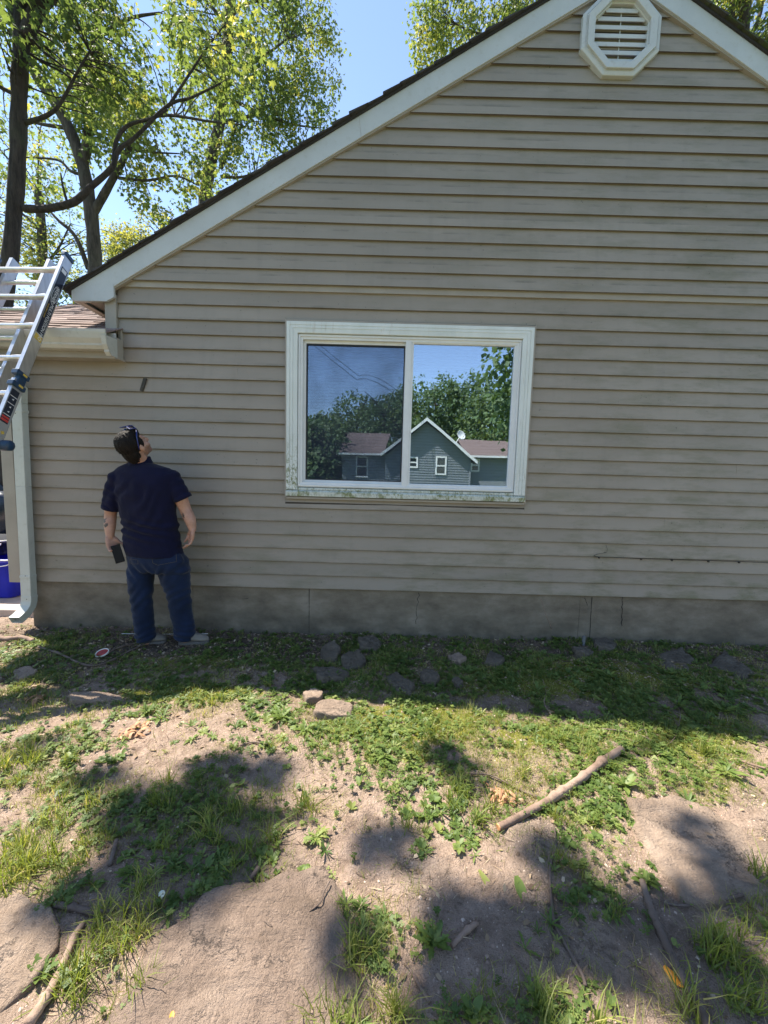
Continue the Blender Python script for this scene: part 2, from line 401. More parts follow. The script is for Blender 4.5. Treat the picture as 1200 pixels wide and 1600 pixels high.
MT['polo'] = m_cloth('navy_polo', (0.0045, 0.0055, 0.024), 700, 0.2, 0.95, 0.06)
MT['denim'] = m_cloth('denim', (0.0065, 0.015, 0.042), 600, 0.35, 0.9, 0.15, 0.35)
MT['shoe'] = m_cloth('tan_suede', (0.20, 0.18, 0.15), 300, 0.15, 0.9, 0.1)
MT['sole'] = simple('shoe_sole', (0.14, 0.13, 0.12), 0.8, 0.1, 20)
MT['hair'] = None
MT['phone'] = simple('black_phone', (0.006, 0.006, 0.007), 0.45, 0.1, 10, spec=0.2)
MT['blue_frame'] = simple('blue_frame', (0.008, 0.02, 0.13), 0.25, 0.1, 20)
MT['lens'] = simple('dark_lens', (0.02, 0.02, 0.03), 0.08, 0.1, 20)
MT['grey_siding'] = simple('blue_grey_siding', (0.235, 0.255, 0.27), 0.7, 0.08, 3)
MT['n_white'] = simple('white_paint', (0.78, 0.78, 0.76), 0.5, 0.05, 5)
MT['n_glass'] = simple('dark_window', (0.05, 0.06, 0.06), 0.1, 0.1, 3)
MT['car'] = simple('dark_car_paint', (0.012, 0.018, 0.035), 0.18, 0.05, 3)
MT['car_glass'] = simple('car_glass', (0.02, 0.03, 0.04), 0.05, 0.05, 3)
MT['chrome'] = simple('chrome', (0.7, 0.7, 0.72), 0.15, 0.05, 3, 1.0)
MT['driveway'] = simple('asphalt', (0.10, 0.10, 0.10), 0.9, 0.2, 10, bmp=0.4)
MT['flower'] = simple('white_petals', (0.72, 0.74, 0.64), 0.7, 0.1, 200)

# ------------------------------------------------------------------ mesh helpers
WL = {}
def tag(o, label=None, cat=None, group=None, kind=None):
    if label: o['label'] = label
    if cat: o['category'] = cat
    if group: o['group'] = group
    if kind: o['kind'] = kind
    return o
def empty(name, loc, label=None, cat=None, group=None):
    o = bpy.data.objects.new(name, None); COL.objects.link(o); o.location = loc
    o.empty_display_size = 0.1
    WL[o] = np.array(loc, float)
    return tag(o, label, cat, group)
def finish(name, me, mat, parent=None, smooth=False):
    o = bpy.data.objects.new(name, me); COL.objects.link(o)
    if mat is not None:
        for mm in (mat if isinstance(mat, (list, tuple)) else [mat]): me.materials.append(mm)
    base = np.zeros(3)
    if parent is not None:
        o.parent = parent; base = WL.get(parent, np.zeros(3))
        if np.abs(base).sum() > 0:
            n = len(me.vertices); co = np.empty(n*3); me.vertices.foreach_get('co', co)
            co = (co.reshape(-1, 3)-base).ravel(); me.vertices.foreach_set('co', co)
    WL[o] = base
    if smooth:
        me.polygons.foreach_set('use_smooth', [True]*len(me.polygons))
    me.update()
    return o
class MB:
    def __init__(s): s.v = []; s.f = []; s.m = []
    def add(s, vs, fs, mi=0):
        k = len(s.v); s.v.extend([tuple(map(float, p)) for p in vs])
        for f in fs: s.f.append(tuple(i+k for i in f)); s.m.append(mi)
        return s
    def box(s, a, b, mi=0):
        x0, y0, z0 = a; x1, y1, z1 = b
        vs = [(x0,y0,z0),(x1,y0,z0),(x1,y1,z0),(x0,y1,z0),(x0,y0,z1),(x1,y0,z1),(x1,y1,z1),(x0,y1,z1)]
        return s.add(vs, [(0,3,2,1),(4,5,6,7),(0,1,5,4),(1,2,6,5),(2,3,7,6),(3,0,4,7)], mi)
    def obb(s, c, ax, h, mi=0):
        c = np.array(c, float); A = [np.array(a, float)/np.linalg.norm(a) for a in ax]
        vs = []
        for sz in (-1, 1):
            for sx, sy in ((-1,-1),(1,-1),(1,1),(-1,1)):
                vs.append(c + A[0]*h[0]*sx + A[1]*h[1]*sy + A[2]*h[2]*sz)
        return s.add(vs, [(0,3,2,1),(4,5,6,7),(0,1,5,4),(1,2,6,5),(2,3,7,6),(3,0,4,7)], mi)
    def prism_y(s, poly, y0, y1, mi=0):      # poly in (x,z), counter-clockwise seen from -Y
        n = len(poly)
        vs = [(x, y0, z) for x, z in poly] + [(x, y1, z) for x, z in poly]
        fs = [tuple(range(n)), tuple(range(2*n-1, n-1, -1))]
        for i in range(n):
            j = (i+1) % n; fs.append((i, i+n, j+n, j))
        return s.add(vs, fs, mi)
    def prism(s, poly3, ext, mi=0):
        n = len(poly3); e = np.array(ext, float)
        vs = [np.array(p, float) for p in poly3] + [np.array(p, float)+e for p in poly3]
        fs = [tuple(range(n)), tuple(range(2*n-1, n-1, -1))]
        for i in range(n):
            j = (i+1) % n; fs.append((i, i+n, j+n, j))
        return s.add(vs, fs, mi)
    def tube(s, pts, rad, seg=8, cap=True, mi=0, wob=0.0, scl=(1, 1)):
        pts = [np.array(p, float) for p in pts]; n = len(pts)
        if isinstance(rad, (int, float)): rad = [rad]*n
        prev = None; rings = []
        for i in range(n):
            t = pts[min(i+1, n-1)]-pts[max(i-1, 0)]; L = np.linalg.norm(t); t = t/(L if L > 1e-9 else 1)
            if prev is None:
                a = np.array([0, 0, 1.0]) if abs(t[2]) < 0.9 else np.array([0, 1.0, 0])
                u = np.cross(t, a)
            else:
                u = prev - t*(prev @ t)
            u = u/np.linalg.norm(u); prev = u; w = np.cross(t, u)
            ring = []
            for k in range(seg):
                a = 2*math.pi*k/seg; rr = rad[i]*(1+(random.uniform(-wob, wob) if wob else 0))
                ring.append(pts[i]+(u*math.cos(a)*scl[0]+w*math.sin(a)*scl[1])*rr)
            rings.append(ring)
        vs = [p for r in rings for p in r]; fs = []
        for i in range(n-1):
            for k in range(seg):
                k2 = (k+1) % seg
                fs.append((i*seg+k, i*seg+k2, (i+1)*seg+k2, (i+1)*seg+k))
        if cap: fs.append(tuple(range(seg-1, -1, -1))); fs.append(tuple((n-1)*seg+k for k in range(seg)))
        return s.add(vs, fs, mi)
    def loft(s, rings, mi=0, cap=True):
        seg = len(rings[0]); vs = [p for r in rings for p in r]; fs = []
        for i in range(len(rings)-1):
            for k in range(seg):
                k2 = (k+1) % seg
                fs.append((i*seg+k, i*seg+k2, (i+1)*seg+k2, (i+1)*seg+k))
        if cap: fs.append(tuple(range(seg-1, -1, -1))); fs.append(tuple((len(rings)-1)*seg+k for k in range(seg)))
        return s.add(vs, fs, mi)
    def ball(s, c, r, ax=None, seg=16, rings=10, mi=0):
        c = np.array(c, float); r = np.array(r if hasattr(r, '__len__') else (r, r, r), float)
        A = np.eye(3) if ax is None else np.array(ax, float)
        rr = []
        for i in range(1, rings):
            p = math.pi*i/rings
            rr.append([c + (np.array([math.sin(p)*math.cos(a), math.sin(p)*math.sin(a), math.cos(p)])*r) @ A
                       for a in [2*math.pi*k/seg for k in range(seg)]])
        top = c + (np.array([0, 0, 1])*r) @ A; bot = c + (np.array([0, 0, -1])*r) @ A
        vs = [p for q in rr for p in q] + [top, bot]; n = len(rr); fs = []
        for i in range(n-1):
            for k in range(seg):
                k2 = (k+1) % seg; fs.append((i*seg+k, (i+1)*seg+k, (i+1)*seg+k2, i*seg+k2))
        for k in range(seg):
            k2 = (k+1) % seg
            fs.append((n*seg, k, k2)); fs.append((n*seg+1, (n-1)*seg+k2, (n-1)*seg+k))
        return s.add(vs, fs, mi)
    def build(s, name, mat, parent=None, smooth=False, bevel=0.0, tint=None):
        me = bpy.data.meshes.new(name); me.from_pydata(s.v, [], s.f)
        if any(s.m): me.polygons.foreach_set('material_index', s.m)
        if tint is not None:
            at = me.attributes.new('tint', 'FLOAT', 'FACE'); at.data.foreach_set('value', tint)
        o = finish(name, me, mat, parent, smooth)
        if bevel:
            md = o.modifiers.new('bevel', 'BEVEL'); md.width = bevel; md.segments = 2; md.limit_method = 'ANGLE'
            md.angle_limit = math.radians(40)
        return o
def np_mesh(name, V, Fq, mat, parent=None, tint=None, smooth=False):
    """V (n,3); Fq (m,k) uniform polygons"""
    me = bpy.data.meshes.new(name); k = Fq.shape[1]
    me.vertices.add(len(V)); me.vertices.foreach_set('co', V.astype(np.float32).ravel())
    me.loops.add(Fq.size); me.loops.foreach_set('vertex_index', Fq.astype(np.int32).ravel())
    me.polygons.add(len(Fq)); me.polygons.foreach_set('loop_start', (np.arange(len(Fq))*k).astype(np.int32))
    me.polygons.foreach_set('loop_total', np.full(len(Fq), k, np.int32))
    me.update(calc_edges=True)
    if tint is not None:
        at = me.attributes.new('tint', 'FLOAT', 'POINT'); at.data.foreach_set('value', tint.astype(np.float32))
    return finish(name, me, mat, parent, smooth)
def instance(pv, pf, pos, Rm, sc):
    """replicate prototype (verts, faces) -> arrays"""
    Nn = len(pos); k = len(pv)
    V = np.einsum('nij,kj->nki', Rm, pv)*np.asarray(sc).reshape(-1, 1, 1) + pos[:, None, :]
    Fo = pf[None, :, :] + (np.arange(Nn)*k)[:, None, None]
    return V.reshape(-1, 3), Fo.reshape(-1, pf.shape[1])
def rotz(a):
    c, s = np.cos(a), np.sin(a); z = np.zeros_like(c); o = np.ones_like(c)
    return np.stack([np.stack([c, -s, z], -1), np.stack([s, c, z], -1), np.stack([z, z, o], -1)], -2)
def rand_rot(n, tilt):
    """random heading then a random lean of about `tilt` radians"""
    R1 = rotz(rng.uniform(0, 2*np.pi, n)); a = rng.uniform(0, 2*np.pi, n); t = np.abs(rng.normal(0, tilt, n))
    ax = np.stack([np.cos(a), np.sin(a), np.zeros(n)], -1); K = np.zeros((n, 3, 3))
    K[:, 0, 2] = ax[:, 1]; K[:, 1, 2] = -ax[:, 0]; K[:, 2, 0] = -ax[:, 1]; K[:, 2, 1] = ax[:, 0]
    I = np.eye(3)[None]
    Rt = I + np.sin(t)[:, None, None]*K + (1-np.cos(t))[:, None, None]*(K @ K)
    return Rt @ R1
# @@PART2
# ================================================================== THE HOUSE
YW = 3.31                       # wall plane
RS = 0.587                      # roof slope
APX, APZ = 1.65, 5.178          # apex of the rake board's upper edge (plane y = YF)
YF = 3.25
ZB0, CRS = 0.3905, 0.1143       # first course, exposure
XL_LOW, XL_MAIN, XR = -3.06, -2.17, 5.47
ZBAND = 2.80
house = empty('house', (1.2, YW, 0), 'one-storey house gable end clad in tan vinyl siding with white rake boards', 'house')

WINX0, WINX1, WINZ0, WINZ1 = -0.813, 1.157, 1.176, 2.566
def xlim_at(z, dz=0.112):       # horizontal extent of the gable at height z
    d = (APZ - dz - z)/RS
    return APX-d, APX+d

sid = MB()
def course(x0b, x1b, x0t, x1t, z0, z1, seed, y=YW, lip=0.016):
    """one clapboard course: slanted face + underside, gently wavy like vinyl"""
    n = max(2, int((x1b-x0b)/0.16)); vs = []; ts = np.linspace(0, 1, n+1)
    for t in ts:
        xb = x0b+(x1b-x0b)*t; xt = x0t+(x1t-x0t)*t
        w = (vnoise(xb*1.3, seed*3.1, 5)-0.5)*0.004 + (vnoise(xb*5, seed*7.7, 9)-0.5)*0.0015
        zz = (vnoise(xb*0.9, seed*5.3, 21)-0.5)*0.0035
        yy = y - lip - max(0.0, w)
        vs += [(xt, y, z1+0.048), (xt, y, z1), (xb, yy, z0+0.010+zz), (xb, yy-0.0008, z0+0.002+zz), (xb, yy+0.0012, z0+zz), (xb, yy+0.0035, z0+0.012+zz), (xb, yy+0.0085, z0+0.050+zz), (xb, y+0.001, z0+0.050+zz)]
    fs = []
    for i in range(n):
        a = i*8; c = a+8
        for k in range(7): fs.append((a+k, a+k+1, c+k+1, c+k))
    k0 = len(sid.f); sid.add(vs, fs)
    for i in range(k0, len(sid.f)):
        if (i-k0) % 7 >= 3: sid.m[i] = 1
nlow = 0
z = ZB0
while z < ZBAND-0.02:
    z1 = min(z+CRS, ZBAND+0.005)
    xl = XL_LOW+0.005 if z1 < 2.30 else (-2.136 if z < 2.44 else XL_MAIN+0.004)
    if z > WINZ0-0.06 and z1 < WINZ1+0.06 or (z < WINZ1 and z1 > WINZ0):
        segs = [(xl, WINX0-0.012), (WINX1+0.012, XR)]
        # slivers above/below the window
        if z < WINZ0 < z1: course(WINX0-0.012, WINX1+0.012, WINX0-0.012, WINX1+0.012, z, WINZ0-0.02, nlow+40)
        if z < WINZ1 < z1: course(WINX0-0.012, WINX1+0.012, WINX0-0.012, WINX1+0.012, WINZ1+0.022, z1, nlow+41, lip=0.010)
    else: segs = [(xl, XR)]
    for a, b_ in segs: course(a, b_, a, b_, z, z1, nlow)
    z = z1; nlow += 1
z = ZBAND+0.043; ku = 100
while z < APZ-0.25:
    z1 = z+CRS*(1.05 if ku % 2 else 0.96)
    a0, b0 = xlim_at(z); a1, b1 = xlim_at(z1)
    if a1 > APX: a1 = b1 = APX
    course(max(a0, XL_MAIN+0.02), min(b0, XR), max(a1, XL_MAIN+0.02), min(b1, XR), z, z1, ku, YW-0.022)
    z = z1; ku += 1
sid_o = sid.build('siding', [MT['siding'], simple('grime_and_lap_shade', (0.05, 0.041, 0.032), .9, .35, 25)], house)  # undersides coloured dark to paint in the shadow line below each lap, with grime
# panel laps: thin vertical steps where one strip overlaps the next
for x, k in ((-1.5, 3), (2.35, 5), (0.3, 1), (2.9, 9), (-1.25, 15), (1.9, 12), (3.4, 2), (1.35, 7), (2.1, 17)):
    z0 = ZB0+CRS*k
    if z0 > ZBAND-CRS: continue
    if WINX0-0.05 < x < WINX1+0.05 and WINZ0-0.1 < z0 < WINZ1: continue
    lap = MB(); lap.prism([(x, YW-0.0165, z0+0.004), (x+0.03, YW-0.0165, z0+0.004), (x+0.03, YW-0.0035, z0+CRS-0.003), (x, YW-0.0035, z0+CRS-0.003)], (0, 0.002, 0))
    lap.build('panel_lap', MT['siding'], house)
# belt trim between wall and gable siding
belt = MB()
belt.box((XL_MAIN, YW-0.012, ZBAND+0.010), (XR, YW-0.003, ZBAND+0.028))
belt.build('belt_trim', MT['tan_trim'], house, bevel=0.002)

# wall behind the siding, with the opening for the window, and the room behind
wall = MB()
hx0, hx1, hz0, hz1 = WINX0+0.075, WINX1-0.075, WINZ0+0.06, WINZ1-0.06
Y0, Y1 = YW+0.003, YW+0.14
wall.box((XL_LOW-0.03, Y0, ZB0), (hx0, Y1, 2.30)); wall.box((XL_MAIN-0.03, Y0+0.001, 2.30), (hx0, Y1, ZBAND))
wall.box((hx1, Y0, ZB0), (XR, Y1, ZBAND))
wall.box((hx0, Y0, ZB0), (hx1, Y1, hz0)); wall.box((hx0, Y0, hz1), (hx1, Y1, ZBAND))
gx = (ZBAND-(APZ-0.24))/-RS
wall.prism_y([(APX-gx, ZBAND), (APX+gx, ZBAND), (APX, APZ-0.24)], YW-0.018, YW+0.12)
wall.box((XL_LOW-0.03, Y1, 0.1), (XL_LOW+0.09, 10.9, 2.30))
wall.box((XR-0.12, Y1, 0.1), (XR, 10.9, ZBAND)); wall.box((XL_LOW-0.03, 10.9, 0.1), (XR, 11.0, ZBAND))
wall.box((XL_MAIN-0.06, Y1, 2.31), (XL_MAIN+0.04, 10.9, 2.72))
wall.build('wall', MT['tan_trim'], house)
wall_b = MB(); wall_b.box((-2.168, YW-0.017, 2.801), (-1.9, YW+0.01, 2.875)); wall_b.build('wall_cap', MT['tan_trim'], house)
room = MB()
room.box((-1.6, 5.6, 0.42), (2.2, 5.7, 2.7)); room.box((-1.7, Y1+0.002, 0.42), (-1.6, 5.7, 2.7)); room.box((2.2, Y1+0.002, 0.42), (2.3, 5.7, 2.7))
room.box((-1.7, Y1+0.002, 0.34), (2.3, 5.7, 0.42)); room.box((-1.7, Y1+0.002, 2.7), (2.3, 5.7, 2.75))
room.build('room', MT['room'], house)

# foundation with form joints and cracks
fd = MB()
fx = [-3.0, -1.62, -0.62, 1.70, 3.6, XR]
for i in range(len(fx)-1):
    fd.box((fx[i]+0.0015, YW+0.004+0.0012*(i % 2), -0.3), (fx[i+1]-0.0015, YW+0.25, ZB0+0.004))
fd.box((-2.98, YW+0.02, -0.3), (XR-0.01, YW+0.24, ZB0))
fd.box((-3.0, YW+0.26, -0.3), (-2.85, 10.9, ZB0-0.01))
fo = fd.build('foundation', MT['concrete'], house)
m_crk = simple('crack_dark', (0.02, 0.018, 0.015), 1.0, 0.2, 40)
def crack(pts, w=0.0035):
    crk = MB(); P3 = [W(px, py, YW+0.004) for px, py in pts]
    for a, b_ in zip(P3[:-1], P3[1:]):
        d = b_-a; d = d/np.linalg.norm(d); nn = np.array([d[2], 0, -d[0]])
        ww = w*random.uniform(0.5, 1.2)
        crk.add([a-nn*ww+[0, -0.0005, 0], a+nn*ww+[0, -0.0005, 0], b_+nn*ww*0.8+[0, -0.0005, 0], b_-nn*ww*0.8+[0, -0.0005, 0]], [(0, 1, 2, 3)])
    crk.build('foundation_crack', m_crk, house)
def jag(p0, p1, n, amp):
    out = []
    for i in range(n+1):
        t = i/n; out.append((p0[0]+(p1[0]-p0[0])*t+random.uniform(-amp, amp)*(0 < i < n), p0[1]+(p1[1]-p0[1])*t))
    return out
crack(jag((973, 933), (972, 978), 9, 1.6)); crack(jag((654, 926), (650, 975), 10, 1.8), 0.0026)
crack(jag((483, 920), (483, 990), 6, 0.4), 0.002); crack(jag((925, 933), (921, 998), 6, 0.3), 0.003)
crack(jag((913, 934), (918, 946), 4, 1), 0.002); crack(jag((388, 935), (378, 936), 3, 1), 0.002)

# corner boards
cb = MB(); cb.box((-3.165, YW-0.022, ZB0-0.012), (-3.065, YW+0.07, 2.24)); cb.build('corner_board', MT['tan_trim'], house, bevel=0.003)
cb = MB(); cb.box((-2.258, YW-0.03, 2.44), (-2.168, YW+0.06, 2.735)); cb.build('corner_board', MT['tan_trim'], house, bevel=0.003)
jc = MB()
jc.box((-2.158, YW-0.032, 2.262), (-2.134, YW-0.001, 2.462)); jc.box((-2.20, YW-0.030, 2.445), (-2.158, YW-0.001, 2.462))
jc.build('corner_channel', MT['tan_trim'], house, bevel=0.002)

# ---- roof : two shingled slopes, made of butt courses so the edge is stepped
def shingle_slope(sign, name, mat):
    mb = MB(); tint = []
    ang = math.atan(RS); L = (APX+2.53)/math.cos(ang)
    if sign > 0: L = (XR+0.24-APX)/math.cos(ang)
    ex = 0.143; n = int(L/ex)+1
    d = np.array([sign*math.cos(ang), 0, -math.sin(ang)]); up = np.array([sign*math.sin(ang), 0, math.cos(ang)])
    o = np.array([APX, 0, APZ+0.0])
    for i in range(n):
        a = o + d*(i*ex-0.01); b_ = o + d*min((i+1)*ex+0.004, L)
        jit = random.uniform(-0.008, 0.008); lift = random.uniform(0, 0.003)
        y0 = YF-0.035+jit
        # front edge strip plus the field behind it split in tabs
        ys = [y0]; yy = y0
        while yy < 11.1: yy += random.choice((0.14, 0.19, 0.25, 0.33)) if yy < 5 else 1.5; ys.append(min(yy, 11.15))
        for p, q in zip(ys[:-1], ys[1:]):
            th = random.choice((0.009, 0.013))
            A, B = a.copy(), b_.copy()
            vs = [A+up*0.012, B+up*0.012, B+up*(0.014+th+lift), A+up*(0.014)]
            mb.prism([(v[0], p, v[2]) for v in vs], (0, q-p-0.002, 0)); tint += [random.random()]*6
    mb.box((0, 0, 0), (0, 0, 0)) if False else None
    o_ = mb.build(name, mat, house, tint=tint)
    dk = MB(); p0 = o-up*0.0; p1 = o+d*L
    dk.prism([(p0[0], YF-0.012, p0[2]-0.004), (p1[0], YF-0.012, p1[2]-0.004), ((p1+up*0.012)[0], YF-0.012, (p1+up*0.012)[2]), ((p0+up*0.012)[0], YF-0.012, (p0+up*0.012)[2])][::(1 if sign > 0 else -1)], (0, 11.0-YF, 0))
    dk.build('roof_deck', MT['shingle_dark'], o_)
    return o_
roofL = shingle_slope(-1, 'roof', MT['shingle_dark'])
roofR = shingle_slope(1, 'roof', MT['shingle_moss'])
# moss tufts growing on the shaded right edge
def tuft_strip():
    n = 900; t = rng.uniform(0, 1, n); x = APX+0.1+t*2.2; z = APZ+0.034-RS*(x-APX)
    y = YF-0.03+np.abs(rng.normal(0, 0.10, n))
    pv = np.array([[-.5, 0, 0], [.5, 0, 0], [0.1, 0.15, 1.0]]); pf = np.array([[0, 1, 2]])
    keep = vnoise(x*6, y*4, 3) > 0.42
    pos = np.stack([x, y, z], -1)[keep]
    V, Fq = instance(pv, pf, pos, rand_rot(len(pos), 0.7), rng.uniform(0.006, 0.022, len(pos)))
    np_mesh('roof_moss', V, Fq, MT['grass'], roofR, rng.uniform(0, .6, len(pos)).repeat(3))['kind'] = 'stuff'
tuft_strip()

# rake boards, plumb cut at the eave, soffit strip below
def rake_board(sign, xe):
    w = 0.157
    zt = lambda x: APZ - RS*abs(x-APX) - 0.004
    b_ = MB()
    if sign < 0:
        pts = [(xe, 2.664), (APX-(APZ-0.004-w-2.664)/RS, 2.664), (APX-0.001, zt(APX)-w), (APX-0.001, zt(APX)), (xe, zt(xe))]
    else: pts = [(APX+0.001, zt(APX)-w), (xe, zt(xe)-w), (xe, zt(xe)), (APX+0.001, zt(APX))]
    b_.prism_y(pts, YF, YF+0.02)
    xe = xe if sign > 0 else -2.165
    o_ = b_.build('rake_board', MT['white_trim'], house, bevel=0.002)
    s_ = MB()      # soffit under the overhang
    q = [(APX, zt(APX)-w+0.012), (xe, zt(xe)-w+0.012), (xe, zt(xe)-w+0.022), (APX, zt(APX)-w+0.022)]
    s_.prism_y(q if sign < 0 else q[::-1], YF+0.0205, YW+0.0)
    # frieze / J trim
    q = [(APX, zt(APX)-w-0.012), (xe, zt(xe)-w-0.012), (xe, zt(xe)-w+0.010), (APX, zt(APX)-w+0.010)]
    s_.prism_y(q if sign < 0 else q[::-1], YW-0.05, YW-0.022)
    s_.build('rake_soffit', MT['tan_trim'], house)
    sm = MB()
    for xx in ((-0.25,) if sign < 0 else (2.9,)):
        zz = zt(xx); sm.prism_y([(xx, zz-w), (xx+0.002, zz-w), (xx-0.018, zz), (xx-0.02, zz)], YF-0.0012, YF-0.0002)
    sm.build('board_seam', MT['tan_trim'], o_)
rake_board(-1, -2.475); rake_board(1, XR+0.22)
# boxed eave return at the left end
eb = MB()
eb.prism_y([(-2.440, 2.666), (-2.222, 2.668), (-2.160, 2.700), (-2.160, 2.800)], YF-0.0025, YF+0.018)
er = eb.build('eave_return', MT['white_trim'], house)
ef = MB(); ef.box((-2.492, YF+0.001, 2.666), (-2.476, 11.0, 2.768)); ef.build('eave_fascia', MT['white_trim'], house)
es = MB()
es.box((-2.475, YF+0.021, 2.668), (-2.43, 11.0, 2.676)); es.box((-2.43, YF+0.021, 2.690), (-2.20, 11.0, 2.698)); es.box((-2.475, YF+0.019, 2.664), (-2.265, YF+0.035, 2.69))
es.build('eave_soffit', MT['tan_trim'], house)

# ---- low wing : roof, fascia, gutter, downspout
wr = MB(); tint = []
WS = 0.50; ang = math.atan(WS); exs = 0.135
d = np.array([0, math.cos(ang), math.sin(ang)]); up = np.array([0, -math.sin(ang), math.cos(ang)])
o0 = np.array([0, 3.075, 2.362])
for i in range(0, 20):
    a = o0+d*(i*exs); b_ = o0+d*((i+1)*exs+0.02)
    x = -3.70-random.uniform(0, .01)  # wing roof lengthened to the left, out of view, to shape its ground shadow
    while x < -2.13:
        w = random.choice((0.12, 0.17, 0.22, 0.3)); x2 = min(x+w, -2.125); th = random.choice((0.006, 0.011))
        if i > 1: x2 = min(x2, -2.20)
        if x2-x > 0.01:
            poly = [a+up*0.004, b_+up*0.002, b_+up*0.006, a+up*(0.006+th)]
            wr.prism([(x, p[1], p[2]) for p in poly], (x2-x-0.003, 0, 0)); tint += [random.random()]*6
        x += w
        if i > 1 and x > -2.22: break
wro = wr.build('wing_roof', MT['shingle_red'], house, tint=tint)
wd = MB(); e = o0+d*2.75
wd.prism([(-3.69, o0[1]+0.01, o0[2]-0.012), (-3.69, e[1], e[2]-0.012), (-3.69, e[1], e[2]+0.002), (-3.69, o0[1]+0.01, o0[2]+0.004)], (1.49, 0, 0))
wd.prism([(-3.69, e[1], e[2]-0.012), (-3.69, e[1]+2.4, e[2]-1.35), (-3.69, e[1]+2.4, e[2]-1.33), (-3.69, e[1], e[2]+0.002)], (1.49, 0, 0))
wd.prism([(-3.68, 3.17, 2.22), (-3.68, 7.0, 2.22), (-3.68, e[1], e[2]-0.015), (-3.68, 3.17, 2.38)], (0.02, 0, 0))
wd.build('wing_roof_deck', MT['tan_trim'], wro)
fa = MB(); fa.box((-3.68, 3.175, 2.215), (-2.12, 3.20, 2.385)); fa.box((-3.68, 3.20, 2.22), (-2.12, YW-0.002, 2.232)); fa.box((-2.13, 3.20, 2.232), (-2.12, YW-0.034, 2.38)); fa.build('wing_fascia', MT['tan_trim'], house)
gt = MB()
prof = [(3.172, 2.262), (3.105, 2.262), (3.085, 2.285), (3.085, 2.297), (3.062, 2.33), (3.050, 2.372), (3.048, 2.392), (3.058, 2.394), (3.060, 2.376), (3.075, 2.335), (3.095, 2.302), (3.095, 2.286), (3.108, 2.270), (3.166, 2.270), (3.166, 2.40), (3.172, 2.40)]
vs = [(-3.72, y, z) for y, z in prof]+[(-2.10, y, z) for y, z in prof]; prof = [(y, z-0.045) for y, z in prof]; n = len(prof)
gt.add(vs, [(i, i+n, (i+1) % n+n, (i+1) % n) for i in range(n)])
gt.prism([(-2.10, y, z-0.045) for y, z in [(3.172, 2.262), (3.105, 2.262), (3.085, 2.285), (3.085, 2.297), (3.062, 2.33), (3.050, 2.372), (3.048, 2.394), (3.172, 2.40)]], (0.003, 0, 0))
gto = gt.build('gutter', MT['gutter'], house, bevel=0.0)
gc = MB()   # crimped end cap with its rivets
gc.prism([(x_, y_, z_-0.045) for x_, y_, z_ in [(-2.135, 3.047, 2.393), (-2.135, 3.060, 2.330), (-2.135, 3.083, 2.296), (-2.135, 3.083, 2.283), (-2.135, 3.104, 2.259), (-2.135, 3.10, 2.259), (-2.135, 3.079, 2.283), (-2.135, 3.079, 2.296), (-2.135, 3.056, 2.33), (-2.135, 3.043, 2.393)]], (0.036, 0, 0))
gc.build('gutter_end', MT['gutter'], gto)

dsp = MB()
def sq_tube(mb, pts, wx, wy):
    for a, b_ in zip(pts[:-1], pts[1:]):
        a = np.array(a, float); b_ = np.array(b_, float)
        r = []
        for P in (a, b_):
            r.append([P+[-wx, -wy, 0], P+[wx, -wy, 0], P+[wx, wy, 0], P+[-wx, wy, 0]])
        mb.loft(r)
sq_tube(dsp, [(-3.06, 3.115, 2.222), (-3.055, 3.12, 2.18)], 0.041, 0.030)
sq_tube(dsp, [(-3.055, 3.12, 2.18), (-2.93, 3.235, 1.99)], 0.0405, 0.0295)
sq_tube(dsp, [(-2.93, 3.235, 1.99), (-2.94, 3.238, 1.86), (-2.95, 3.24, 1.2), (-2.955, 3.24, 0.44)], 0.041, 0.030)
sq_tube(dsp, [(-2.955, 3.24, 0.455), (-2.958, 3.24, 0.27)], 0.0423, 0.0313)
elb = [(-2.958, 3.24, 0.275), (-2.958, 3.238, 0.235), (-2.960, 3.225, 0.195), (-2.965, 3.195, 0.158), (-2.972, 3.155, 0.128), (-2.978, 3.125, 0.112)]
r = []
for i, P in enumerate(elb):
    P = np.array(P); t = np.array(elb[min(i+1, 5)])-np.array(elb[max(i-1, 0)]); t = t/np.linalg.norm(t)
    u = np.array([1.0, 0.0, 0]); v = np.cross(t, u); v /= np.linalg.norm(v)
    r.append([P-u*0.044-v*0.032, P+u*0.044-v*0.032, P+u*0.044+v*0.032, P-u*0.044+v*0.032])
dsp.loft(r, cap=False)
for zc in (1.80, 0.45, 0.272):
    sq_tube(dsp, [(-2.94 if zc > 1 else -2.956, 3.239, zc-0.012), (-2.94 if zc > 1 else -2.956, 3.239, zc+0.012)], 0.0442, 0.0328)
dso = dsp.build('downspout', MT['downspout'], house, bevel=0.004)
for zc in (0.46, 1.81, 1.78, 0.262): MB().ball((-2.95, 3.2065, zc), (0.004, 0.002, 0.004), seg=8, rings=5).build('screw', MT['dark_metal'], dso)

